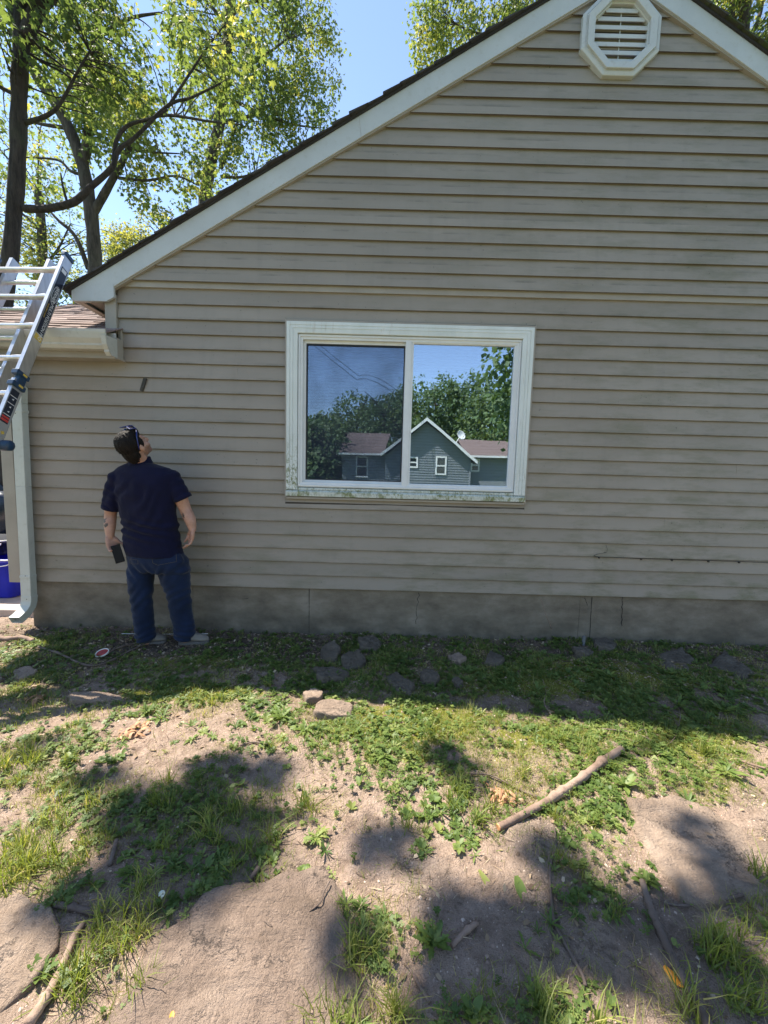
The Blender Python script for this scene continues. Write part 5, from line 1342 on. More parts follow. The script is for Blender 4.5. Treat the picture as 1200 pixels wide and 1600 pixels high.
# orange leaf + wilted leaf + small dry leaves
def one_leaf(px, py, L, w, rot, mat, label, cat='leaf', lift=.006, up=.15, dr=.3, name='leaf', tint=.5):
    v, f = leaf_strip(L, w, dr, 0, up, 8); p = G(px, py); p[2] = gh(p)+lift
    c, s_ = math.cos(rot), math.sin(rot); q = v @ np.array([[c, s_, 0], [-s_, c, 0], [0, 0, 1]])+p
    o = np_mesh(name, q, f, mat, None, np.full(len(q), tint), True); tag(o, label, cat)
one_leaf(1037, 1512, -.058, -.014, .45, MT['orange_leaf'], 'single bright orange oval leaf beside the dark damp stick', dr=.05, up=.1, lift=.008)
one_leaf(270, 1588, -.022, .006, .3, MT['orange_leaf'], 'tiny orange leaf on the bottom of the big brown slab', dr=.05, lift=.03)
one_leaf(748, 1362, -.10, .012, .55, MT['weed'], 'wilted pale green leaf curled on the bare dirt at lower centre', dr=.1, up=.3, tint=.9, lift=.012)
one_leaf(806, 1375, -.075, .018, .15, MT['weed'], 'drooping wilted green leaf right beside the curled wilted one', dr=.2, up=.5, tint=.6, lift=.012)
one_leaf(1100, 1300+10, -.03, .006, 1.2, MT['litter'], 'small dry leaf lying on the right tan slab', lift=.036)
# @@PART5
# ================================================================== THE MAN
def Mc(cx, cy, Y): return W(130+cx/4.105, 640+cy/4.105, Y)
def remesh(mb, voxel, smooth=6, fac=0.5):
    me = bpy.data.meshes.new('tmp'); me.from_pydata(mb.v, [], mb.f); o = bpy.data.objects.new('tmp', me); COL.objects.link(o)
    md = o.modifiers.new('r', 'REMESH'); md.mode = 'VOXEL'; md.voxel_size = voxel
    ms = o.modifiers.new('s', 'SMOOTH'); ms.iterations = smooth; ms.factor = fac
    dg = bpy.context.evaluated_depsgraph_get(); out = bpy.data.meshes.new_from_object(o.evaluated_get(dg))
    bpy.data.objects.remove(o); bpy.data.meshes.remove(me); return out
def coords(me):
    n = len(me.vertices); co = np.empty(n*3); me.vertices.foreach_get('co', co); no = np.empty(n*3); me.vertices.foreach_get('normal', no)
    return co.reshape(-1, 3), no.reshape(-1, 3)
def limb(mb, P, r, seg=16, sub=5, scl=(1, 1)):
    """capsule chain with catmull smoothing"""
    P = [np.array(p, float) for p in P]; Q = []; R_ = []; n = len(P)
    for i in range(n-1):
        for k in range(sub):
            t = k/sub; p0 = P[max(i-1, 0)]; p1 = P[i]; p2 = P[i+1]; p3 = P[min(i+2, n-1)]
            Q.append(0.5*((2*p1)+(-p0+p2)*t+(2*p0-5*p1+4*p2-p3)*t*t+(-p0+3*p1-3*p2+p3)*t**3)); R_.append(r[i]+(r[i+1]-r[i])*t)
    Q.append(P[-1]); R_.append(r[-1])
    mb.tube(Q, R_, seg, scl=scl); mb.ball(Q[0], R_[0], seg=seg); mb.ball(Q[-1], R_[-1], seg=seg)
def nz(v): v = np.array(v, float); return v/np.linalg.norm(v)

YT = 3.00
man = empty('person', G(265, 1003), 'man in navy polo and jeans standing by the wall, head tilted back, looking up', 'person')
body = MB(); HY = 2.90
# head frame : he looks up and to the right
hu = nz([-0.22, -0.62, 0.75]); hf = nz([0.36, 0.52, 0.78]); hf = nz(hf-hu*(hf@hu)); hr = nz(np.cross(hf, hu))
hc = Mc(322, 222, HY)
def HP(r_, f_, u_): return hc+hr*r_+hf*f_+hu*u_
A3 = np.array([hr, hf, hu])
body.ball(HP(0, -0.012, 0.015), (0.074, 0.090, 0.088), A3, 24, 16)            # cranium
body.ball(HP(0, 0.030, -0.045), (0.058, 0.062, 0.075), A3, 20, 14)            # face
body.ball(HP(0, 0.062, -0.092), (0.034, 0.028, 0.026), A3, 14, 10)            # chin
body.ball(HP(0, 0.098, -0.030), (0.012, 0.018, 0.020), A3, 10, 8)             # nose
body.tube([HP(0, 0.080, 0.008), HP(0, 0.108, -0.036)], [0.007, 0.011], 8)
body.ball(HP(0, 0.084, -0.066), (0.022, 0.012, 0.007), A3, 12, 8)
body.ball(HP(0, 0.082, -0.078), (0.019, 0.011, 0.007), A3, 12, 8)
body.ball(HP(0, 0.078, 0.014), (0.046, 0.014, 0.010), A3, 14, 8)              # brow
for s_ in (-1, 1):
    body.ball(HP(s_*0.078, -0.002, -0.022), (0.008, 0.018, 0.032), A3, 12, 10)  # ear
    body.ball(HP(s_*0.080, 0.006, -0.030), (0.008, 0.010, 0.016), A3, 10, 8)
    body.ball(HP(s_*0.040, 0.058, -0.045), (0.022, 0.026, 0.024), A3, 12, 8)
neck0 = Mc(362, 345, 2.985)
limb(body, [HP(0, -0.030, -0.05), (HP(0, -0.02, -0.09)+neck0)/2, neck0], [0.062, 0.058, 0.066])
# trunk under the clothes
def ring(c, rx, ry, rot=0.0, n=28, sq=2.3):
    out = []
    for k in range(n):
        a = 2*math.pi*k/n; ca, sa = math.cos(a), math.sin(a)
        x = abs(ca)**(2/sq)*math.copysign(1, ca)*rx; y = abs(sa)**(2/sq)*math.copysign(1, sa)*ry
        out.append(np.array(c)+np.array([x*math.cos(rot)-y*math.sin(rot), x*math.sin(rot)+y*math.cos(rot), 0]))
    return out
tw = -0.12
SH = [(328, 318, 398, .050, 2.985), (345, 285, 455, .060, 2.985), (372, 222, 560, .088, 2.985), (410, 186, 600, .108, 2.985), (470, 186, 600, .125, 2.99), (560, 214, 592, .130, 3.0), (640, 236, 593, .128, 3.01), (700, 250, 600, .126, 3.02), (745, 262, 604, .124, 3.025), (800, 257, 615, .125, 3.03), (860, 262, 628, .128, 3.03), (905, 272, 636, .130, 3.03)]
def torso(mb, dr, extra=()):
    rr = []
    for (cy, x0, x1, ry, Y) in list(SH)+list(extra):
        a = Mc(x0, cy, Y); b_ = Mc(x1, cy, Y); rr.append(ring((a+b_)/2, np.linalg.norm(b_-a)/2+dr, ry+dr, tw))
    mb.loft(rr[::-1])
torso(body, -0.018)
# arms
shL, elL, wrL = Mc(216, 450, 2.985), Mc(176, 668, 3.02), Mc(172, 815, 2.985)
shR, elR, wrR = Mc(570, 450, 2.985), Mc(655, 640, 3.03), Mc(702, 768, 3.02)
limb(body, [shL, (shL+elL)/2+[-.006, 0, 0], elL, (elL+wrL)/2+[-.002, 0, 0], wrL], [.056, .052, .042, .041, .026])
limb(body, [shR, (shR+elR)/2+[.004, 0, 0], elR, (elR+wrR)/2+[.008, 0, 0], wrR], [.056, .053, .043, .042, .027])
def hand(mb, wr, d, pn, th, curls, thumb_curl=0.5, tdir=None, spread_=0.0):
    """d = wrist->knuckles, pn = palm normal, th = side the thumb is on"""
    d = nz(d); pn = nz(np.array(pn)-d*(np.array(pn)@d)); th_ = nz(np.cross(d, pn)); th_ = th_*math.copysign(1, th_@np.array(th))
    for k in range(4):
        o_ = (1.5-k)*0.0195
        mb.tube([wr+th_*o_*0.55, wr+d*0.035+th_*o_*0.85, wr+d*0.072+th_*o_*0.98], [.0165, .0150, .0125], 10); mb.ball(wr+d*0.072+th_*o_, .0115, seg=10, rings=8)
    mb.tube([wr+th_*0.015+d*.005, wr+th_*0.032+d*0.030+pn*.010, wr+th_*0.044+d*0.048+pn*0.014], [.016, .017, .0125], 10)
    Ls = [(.040, .024, .020), (.045, .028, .021), (.041, .026, .020), (.032, .020, .018)]
    for k in range(4):
        p = wr+d*0.076+th_*(1.5-k)*0.0200; ang = 0; dd_ = d; q = [p-d*.006]; rr = [.0100]
        for j in range(3):
            ang += curls[k]*(0.55, 1.1, 0.8)[j]; dd_ = nz(d*math.cos(ang)+pn*math.sin(ang)+th_*spread_*(1.5-k)); p = p+dd_*Ls[k][j]; q.append(p); rr.append((.0092, .0086, .0074)[j])
        mb.tube(q, rr, 10); mb.ball(q[-1], rr[-1], seg=10, rings=8)
        for a_ in q[1:-1]: mb.ball(a_, .0094, seg=10, rings=8)
    b0 = wr+th_*0.044+d*0.048+pn*.014; t1 = nz(d*0.75+th_*0.55+pn*0.35) if tdir is None else nz(tdir)
    b1 = b0+t1*0.034; b2 = b1+nz(t1+pn*thumb_curl+d*.3)*0.028
    mb.tube([b0, b1, b2], [.0118, .0105, .0088], 10); mb.ball(b2, .0088, seg=10, rings=8); mb.ball(b1, .0106, seg=10, rings=8)
    return wr+d*0.06
dL = nz(Mc(188, 880, 2.975)-wrL); dR = nz(Mc(697, 860, 3.015)-wrR)
hand(body, wrL, dL+[0.0, 0, 0], [0.80, -0.50, 0.0], [0.3, 1, 0], (0.62, 0.62, 0.66, 0.72), 0.4)
hand(body, wrR, dR+[-0.06, 0, 0], [-0.80, -0.60, 0.0], [-0.5, 1, 0], (0.42, 0.46, 0.52, 0.60), 0.5, tdir=dR+np.array([-.25, -.25, .0]))
# legs inside the jeans
hipL, hipR = Mc(385, 960, 3.03), Mc(560, 960, 3.04)
LEG_L = [hipL, Mc(368, 1060, 3.02), Mc(372, 1190, 2.99), Mc(385, 1330, 3.00), Mc(405, 1480, 2.995)]
LEG_R = [hipR, Mc(588, 1060, 3.04), Mc(612, 1190, 3.02), Mc(630, 1330, 3.03), Mc(652, 1470, 3.03)]
limb(body, LEG_L, [.085, .08, .055, .052, .038]); limb(body, LEG_R, [.09, .085, .058, .053, .038])
bm = remesh(body, 0.0055, 5, 0.45)
m, nt, b = new_mat('skin')
n1 = noise_node(nt, 30, 4, .6); n2 = noise_node(nt, 300, 3, .6)
base = ramp(nt, n1.outputs[0], [(0.3, (0.36, 0.19, 0.13)), (0.7, (0.47, 0.27, 0.195))]).outputs[0]
geo = N(nt, 'ShaderNodeNewGeometry')
def blobmask(nt, geo, c, r, nseed):
    v = N(nt, 'ShaderNodeVectorMath', operation='DISTANCE'); nt.links.new(geo.outputs['Position'], v.inputs[0]); v.inputs[1].default_value = tuple(c)
    nn = noise_node(nt, 45+nseed, 3, .6); return maprange(nt, math_n(nt, 'ADD', v.outputs['Value'], math_n(nt, 'MULTIPLY', math_n(nt, 'SUBTRACT', nn.outputs[0], .5), .05)), r, r*.8)
for c_t, r_t, sd in ((Mc(136, 712, 2.975), .020, 1), (Mc(146, 740, 2.970), .016, 6), (Mc(640, 682, 2.99), .014, 9), (Mc(634, 668, 2.99), .009, 12)):
    base = mixc(nt, math_n(nt, 'MULTIPLY', blobmask(nt, geo, c_t, r_t, sd), .88), base, (0.03, 0.032, 0.035))
# stubble along the jaw
base = mixc(nt, math_n(nt, 'MULTIPLY', blobmask(nt, geo, HP(0.03, 0.05, -0.085), .058, 3), .55), base, (0.07, 0.045, 0.035))
nt.links.new(base, b.inputs['Base Color']); b.inputs['Roughness'].default_value = .5; b.inputs['Subsurface Weight'].default_value = .08
b.inputs['Subsurface Radius'].default_value = (.01, .004, .002); bump(nt, b, n2.outputs[0], .15, .001)
MT['skin'] = m
finish('body', bm, MT['skin'], man, True)
# hair
m, nt, b = new_mat('dark_hair'); n1 = noise_node(nt, 60, 5, .7, (4, 4, .5)); r = ramp(nt, n1.outputs[0], [(.35, (.003, .0022, .002)), (.65, (.014, .009, .007))])
nt.links.new(r.outputs[0], b.inputs['Base Color']); b.inputs['Roughness'].default_value = .6; b.inputs['Specular IOR Level'].default_value = .25; bump(nt, b, n1.outputs[0], .9, .01)
hair = MB()
hair.ball(HP(0, -0.018, 0.022), (0.083, 0.098, 0.093), A3, 28, 18); hair.ball(HP(0, -0.050, -0.040), (0.070, 0.060, 0.072), A3, 24, 14)
hair.ball(HP(0, 0.035, 0.075), (0.060, 0.048, 0.030), A3, 18, 10); hair.tube([HP(0, -.062, -.06), HP(0, -.052, -.108)], [.050, .042], 16)
for s_ in (-1, 1): hair.ball(HP(s_*0.070, 0.012, 0.012), (0.012, 0.020, 0.034), A3, 10, 8)
hm = remesh(hair, .006, 4, .5); co, no = coords(hm); q = (co-hc) @ A3.T
keep_face = (q[:, 1] > 0.045) & (q[:, 2] < 0.045)
ang = np.arctan2(q[:, 0], q[:, 1]+.03); d_ = (vnoise(ang*16, q[:, 2]*22, 3)-.5)*.009+(vnoise(ang*45, q[:, 2]*30, 5)-.5)*.004
co = co+no*d_[:, None]; co[keep_face] -= (hf*0.03); hm.vertices.foreach_set('co', co.ravel())
finish('hair', hm, m, man, True)
hs_ = MB()
for k in range(420):      # loose strands
    a = random.uniform(0, 6.28); e = random.uniform(-.9, 1.5); dv_ = np.array([math.cos(a)*math.cos(e)*.083, math.sin(a)*math.cos(e)*.098, math.sin(e)*.093+.0])
    if dv_[1] > .03 and dv_[2] < .05: continue
    p = HP(dv_[0], dv_[1]-.018, dv_[2]+.022); t = nz(np.array([random.gauss(0, 1), random.gauss(0, 1), random.gauss(0, 1)])-nz(p-hc)*1.0+hu*-.6); n_ = nz(p-hc)
    hs_.tube([p-n_*.003, p+t*.012+n_*.002, p+t*.026-n_*.001], [.0007, .0006, .0003], 3, cap=False)
hs_.build('hair_strand', m, man)
# sunglasses pushed up on the head
def glasses():
    Gs = MB()
    br_ = HP(0, 0.062, 0.112)
    for s_ in (-1, 1):
        Gs.tube([HP(s_*0.066, 0.052, 0.092), HP(s_*0.083, 0.015, 0.060), HP(s_*0.088, -0.012, 0.015), HP(s_*0.086, -0.026, -0.018)], [.0042, .0038, .0034, .003], 8, scl=(1, 1.9))
        c = [HP(s_*0.010, .070, .112), HP(s_*0.062, .058, .100), HP(s_*0.058, .022, .122), HP(s_*0.016, .030, .128), HP(s_*0.010, .070, .112)]
        Gs.tube(c, .0034, 8)
    Gs.tube([HP(-.012, .070, .112), HP(.012, .070, .112)], .0034, 8)
    o = Gs.build('sunglasses', MT['blue_frame'], man, True)
    for s_ in (-1, 1):
        L_ = MB(); L_.add([HP(s_*0.012, .069, .1125), HP(s_*0.060, .057, .1005), HP(s_*0.056, .023, .1225), HP(s_*0.018, .030, .1285)], [(0, 1, 2, 3)]); L_.build('lens', MT['lens'], o)
glasses()
# polo shirt
sh_ = MB()
torso(sh_, 0.0, extra=((926, 282, 640, .128, 3.03), (934, 284, 640, .126, 3.03)))
sleeve = lambda mb, a, e, r0, r1: mb.tube([a, (a+e)/2, e], [r0, (r0+r1)/2+.003, r1], 24)
slL, slR = Mc(181, 636, 3.01), Mc(640, 574, 3.01)
sh_.ball(Mc(226, 442, 2.985), (.070, .078, .062)); sh_.ball(Mc(566, 436, 2.985), (.068, .078, .062))
sleeve(sh_, Mc(222, 462, 2.985), slL, .070, .066); sleeve(sh_, Mc(568, 455, 2.985), slR, .070, .064)
sm_ = remesh(sh_, .0075, 4, .5); co, no = coords(sm_)
# folds : diagonal drags from the right shoulder to the left hip, horizontal bunching at the waist
X, Yc, Z = co.T; cx = X-Mc(420, 0, 3.0)[0]
zw = Mc(0, 760, 3.0)[2]; zs = Mc(0, 400, 3.0)[2]
u = cx*0.75+(Z-zw)*-0.62+vnoise(cx*6, Z*6, 4)*.07
diag = np.sin(u*70+vnoise(cx*7, Z*7, 2)*5)*np.clip((Z-zw+.05)/.1, 0, 1)*np.clip((zs-.02-Z)/.12, 0, 1)*(vnoise(cx*5, Z*5, 9))*1.3
hb_ = np.sin((Z+cx*.22)*95+vnoise(cx*9, Z*6, 12)*5)*np.exp(-((Z-zw)/.085)**2)*(0.35+vnoise(cx*8, Z*12, 6))
sl_ = np.sin((Z*1.0-np.abs(cx)*.8)*80+vnoise(cx*12, Z*9, 15)*4)*np.clip((np.abs(cx)-.17)/.05, 0, 1)*.45
dsp_ = (diag*.0062+hb_*.0085+sl_*.0045+(fbm(cx*14, Z*14, 7, 3)-.5)*.008)*np.clip((zs+.07-Z)/.08, .15, 1)
co = co+no*dsp_[:, None]; sm_.vertices.foreach_set('co', co.ravel())
so = finish('polo_shirt', sm_, MT['polo'], man, True)
col_ = MB(); nc = Mc(365, 332, 2.985); rr = []
for (dz_, r0_, ry_) in ((-.020, .088, .082), (-.004, .078, .074), (.020, .070, .068), (.026, .066, .064), (.020, .062, .060), (-.01, .062, .06)):
    rr.append([nc+np.array([r0_*math.cos(a), ry_*math.sin(a), dz_+.012*math.sin(a)+.010*math.cos(a)]) for a in [2*math.pi*k/32 for k in range(32)]])
col_.loft(rr, cap=False); col_.build('collar', MT['polo'], so, True)
for e, a, r_ in ((slL, Mc(222, 440, 2.985), .068), (slR, Mc(565, 430, 2.985), .068)):
    d_ = nz(e-a); cf = MB(); cf.tube([e-d_*.030, e+d_*.001], [r_, r_], 28, cap=True); cf.build('sleeve_cuff', MT['polo'], so, True)
# jeans
jn = MB()
rr = []
for (cy, x0, x1, ry) in ((880, 285, 628, .112), (920, 280, 645, .124), (960, 283, 662, .130), (1000, 287, 675, .126), (1030, 292, 682, .115)):
    a, b_ = Mc(x0, cy, 3.035), Mc(x1, cy, 3.035); rr.append(ring((a+b_)/2, np.linalg.norm(b_-a)/2, ry, tw))
jn.loft(rr[::-1])
limb(jn, [Mc(372, 1000, 3.03), Mc(371, 1080, 3.02), Mc(372, 1190, 3.0), Mc(382, 1300, 3.005), Mc(394, 1390, 3.005), Mc(401, 1445, 3.0)], [.098, .096, .080, .075, .072, .074], 24)
limb(jn, [Mc(580, 1000, 3.04), Mc(590, 1080, 3.04), Mc(614, 1190, 3.03), Mc(628, 1300, 3.035), Mc(643, 1370, 3.035), Mc(652, 1430, 3.035)], [.116, .110, .086, .079, .077, .080], 24)
jn.ball(Mc(375, 975, 2.985), (.085, .06, .085)); jn.ball(Mc(560, 975, 2.985), (.10, .065, .09))
jm = remesh(jn, .0075, 4, .5); co, no = coords(jm); X, Yc, Z = co.T; cx = X-Mc(470, 0, 3.0)[0]
zk = Mc(0, 1190, 3)[2]; zh = Mc(0, 1470, 3)[2]; za = Mc(0, 1020, 3)[2]
fo_ = np.sin((Z+np.abs(cx)*.35)*120+vnoise(X*15, Z*10, 3)*6)*np.exp(-np.clip(Z-zh, 0, 9)/.10)*.0085*(.4+vnoise(X*9, Z*14, 8))
kn_ = np.sin((Z*1-cx*.9)*75+vnoise(X*10, Z*8, 5)*5)*np.exp(-((Z-zk)/.10)**2)*.0045
se = np.sin((Z*.8-np.abs(cx)*1.2)*70+vnoise(X*8, Z*8, 14)*4)*np.exp(-((Z-za)/.07)**2)*.005
co = co+no*(fo_*.85+kn_*1.1+se*1.1+(fbm(X*16, Z*12, 17, 3)-.5)*.009)[:, None]; jm.vertices.foreach_set('co', co.ravel())
jo = finish('jeans', jm, MT['denim'], man, True)
# back pockets and seams raised on the cloth
from mathutils.bvhtree import BVHTree
def project_quad(me, pts, name, mat, parent, off=.0015, line=False, r_=.0011):
    bv = BVHTree.FromPolygons([v.co for v in me.vertices], [p.vertices for p in me.polygons])
    # mesh coords are relative to the man's base
    base = WL[man]; out = []
    for p in pts:
        o = CC-base; d_ = Vector(nz(np.array(p)-CC)); h_ = bv.ray_cast(Vector(o), d_)
        out.append(np.array(h_[0])+base-np.array(d_)*off if h_[0] is not None else np.array(p))
    return out
for pk in ([(440, 948), (520, 940), (597, 925), (598, 975), (545, 985), (480, 998), (447, 985)], [(300, 958), (350, 965), (352, 990), (320, 990), (298, 982)]):
    dense = []
    for a, b_ in zip(pk, pk[1:]+pk[:1]):
        for k in range(6): dense.append((a[0]+(b_[0]-a[0])*k/6, a[1]+(b_[1]-a[1])*k/6))
    P3 = project_quad(jm, [Mc(x, y, 2.95) for x, y in dense]+[Mc(dense[0][0], dense[0][1], 2.95)], '', None, None)
    sm2 = MB(); sm2.tube(P3, .0011, 5, cap=False); sm2.build('pocket_stitching', simple('stitch', (.10, .085, .055), .8, .2, 50), jo)
P3 = project_quad(jm, [Mc(x, y, 2.95) for x, y in ((648, 950), (664, 1010), (678, 1090), (684, 1170), (690, 1250), (700, 1330), (712, 1400))], '', None, None)
sm2 = MB(); sm2.tube(P3, .0012, 5, cap=False); sm2.build('side_seam', simple('seam', (.015, .03, .06), .8, .2, 50), jo)
# shoes
def shoe(heel, toe, label=None):
    heel = np.array(heel); toe = np.array(toe); d_ = toe-heel; L = np.linalg.norm(d_[:2]); d_ = nz([d_[0], d_[1], 0]); s_ = np.array([-d_[1], d_[0], 0]); up_ = np.array([0, 0, 1.0])
    base = heel; mb = MB(); rr = []
    for t, w, h_, z0 in ((0.0, .026, .07, .022), (.03, .038, .092, .020), (.15, .043, .105, .020), (.32, .042, .108, .020), (.46, .043, .094, .020), (.62, .049, .080, .020), (.80, .050, .068, .020), (.93, .041, .054, .022), (1.0, .020, .034, .024)):
        c = base+d_*L*t; q = []
        for k in range(16):
            a = 2*math.pi*k/16; x = math.cos(a)*w; z_ = z0+(h_-z0)*(0.5+0.5*math.sin(a)) ; x *= 1.0 if math.sin(a) < 0.2 else 0.86
            q.append(c+s_*x+up_*z_)
        rr.append(q)
    mb.loft(rr); o = mb.build('shoe', MT['shoe'], man, True); md = o.modifiers.new('sub', 'SUBSURF'); md.levels = 1; md.render_levels = 2
    so_ = MB(); rr = []
    ts = [0, .04, .15, .3, .45, .6, .75, .88, .96, 1.0]; ws = [.020, .032, .040, .036, .036, .045, .049, .043, .028, .010]
    a_ = [base+d_*(L*1.02*t-.003)+s_*w for t, w in zip(ts, ws)]+[base+d_*(L*1.02*t-.003)-s_*w for t, w in list(zip(ts, ws))[::-1]]
    so_.prism([p+up_*.0 for p in a_], (0, 0, .027)); so_.build('sole', MT['sole'], o, bevel=.003)
    lc_ = MB()
    for k in range(5):
        t = .42+k*.055; c = base+d_*L*t; hh = .103-.028*(t-.42)/.3
        lc_ = MB(); lc_.tube([c-s_*.020+up_*(hh-.008), c+up_*(hh+.004), c+s_*.020+up_*(hh-.008)], .0022, 6); lc_.build('lace', MT['sole'], o)
gz0 = gh(G(300, 1003))
hl = Mc(362, 1505, 2.985); hl[2] = gz0-.004; tl = Mc(535, 1470, 3.06); tl = np.array([tl[0], 3.07, gz0])
shoe(hl, tl)
hl = Mc(618, 1500, 3.03); hl[2] = gz0-.004; tl = Mc(808, 1480, 3.08); tl = np.array([tl[0], 3.075, gz0])
shoe(hl, tl)
# phone in his left hand : a thing of its own
pc = Mc(222, 925, 2.93); pd = nz(Mc(240, 985, 2.925)-Mc(202, 865, 2.935)); pn_ = nz(np.array([0.25, -1, 0.1])-pd*(np.array([0.25, -1, .1])@pd)); ps = np.cross(pd, pn_)
ph = empty('phone', pc, 'black phone with a dark case held low in the man\'s left hand', 'phone')
mb = MB(); mb.obb(pc, (pd, ps, pn_), (.069, .0325, .0042)); pho = mb.build('case', MT['phone'], ph, bevel=.004)
mb = MB(); mb.obb(pc-pd*.052+ps*.017+pn_*.0048, (pd, ps, pn_), (.013, .011, .001)); cmo = mb.build('camera_bump', MT['phone'], ph, bevel=.003)
for a_, b_ in ((-.005, 0), (.005, .004)):
    mb = MB(); mb.tube([pc-pd*(.052+a_)+ps*(.017+b_)+pn_*.0055, pc-pd*(.052+a_)+ps*(.017+b_)+pn_*.0068], .0042, 12); mb.build('lens', MT['lens'], cmo)
# @@PART6
# ================================================================== TREES
def leaf_proto():
    o = np.array([(0, 0), (.16, .10), (.46, .04), (.33, .24), (.52, .52), (.22, .50), (.13, .62), (0, 1.0), (-.13, .62), (-.22, .50), (-.52, .52), (-.33, .24), (-.46, .04), (-.16, .10)], float)
    v = np.concatenate([[[0, .34]], o]); z = -np.abs(v[:, 0])*.35-v[:, 1]**2*.18
    V_ = np.column_stack([v, z]); n = len(o); F_ = np.array([[0, 1+i, 1+(i+1) % n] for i in range(n)]); return V_, F_
LV, LF = leaf_proto()
def kite_proto():
    V_ = np.array([[0, 0, 0], [.42, .38, -.12], [0, 1, -.18], [-.42, .38, -.12]]); return V_, np.array([[0, 1, 2], [0, 2, 3]])
def twig_cluster(seed, n, lsize, spread_r, proto):
    """n leaves arranged round a short drooping twig"""
    r = np.random.default_rng(seed); pv, pf = proto; V_, F_ = [], []; off = 0
    for i in range(n):
        a = r.uniform(0, 6.28); rr = spread_r*r.uniform(.15, 1)**.7; c = np.array([rr*math.cos(a), rr*math.sin(a), r.normal(0, spread_r*.45)-rr*.25])
        dn = nz([math.cos(a)*r.uniform(.3, 1), math.sin(a)*r.uniform(.3, 1), -r.uniform(.1, 1.1)]); nn = nz(np.array([r.normal(0, .5), r.normal(0, .5), 1.0])); xx = nz(np.cross(dn, nn)); nn = np.cross(xx, dn)
        s_ = lsize*r.uniform(.65, 1.2); V_.append((pv*s_) @ np.array([xx, dn, nn])+c); F_.append(pf+off); off += len(pv)
    return np.concatenate(V_), np.concatenate(F_)
def crown(name, P, parent, mat, protos, smin=.8, smax=1.25, t0=0.1, t1=.75, yel=0.12):
    Vs, Fs, Ts = [], [], []; off = 0; g_ = rng.integers(0, len(protos), len(P))
    for k, (pv, pf) in enumerate(protos):
        m_ = g_ == k; n = m_.sum()
        if not n: continue
        Vv, Ff = instance(pv, pf, P[m_], rand_rot(n, .35), rng.uniform(smin, smax, n)); Vs.append(Vv); Fs.append(Ff+off); off += len(Vv)
        q = P[m_]; clump = vnoise(q[:, 0]*.9+q[:, 2]*.7, q[:, 1]*.9-q[:, 2]*.5, 31)
        t = np.clip(t0+(t1-t0)*clump+rng.normal(0, .1, n)+(rng.uniform(0, 1, n) < yel)*.35, 0, 1); Ts.append(np.clip((t[:, None]+rng.uniform(-.12, .12, (n, len(pv)))), 0, 1).ravel())
    return np_mesh(name, np.concatenate(Vs), np.concatenate(Fs), mat, parent, np.concatenate(Ts))
def smooth_path(P, sub=5):
    P = [np.array(p, float) for p in P]; Q = []; n = len(P)
    for i in range(n-1):
        for k in range(sub):
            t = k/sub; p0 = P[max(i-1, 0)]; p1 = P[i]; p2 = P[i+1]; p3 = P[min(i+2, n-1)]
            Q.append(0.5*((2*p1)+(-p0+p2)*t+(2*p0-5*p1+4*p2-p3)*t*t+(-p0+3*p1-3*p2+p3)*t**3))
    Q.append(P[-1]); return Q
def ppath(px_pts, Y):
    return [W(p[0], p[1], Y+(p[2] if len(p) > 2 else 0)) for p in px_pts]
MAPLE = [twig_cluster(s, 13, .092, .22, (LV, LF)) for s in range(6)]
FARL = [twig_cluster(20+s, 16, .26, .62, kite_proto()) for s in range(5)]
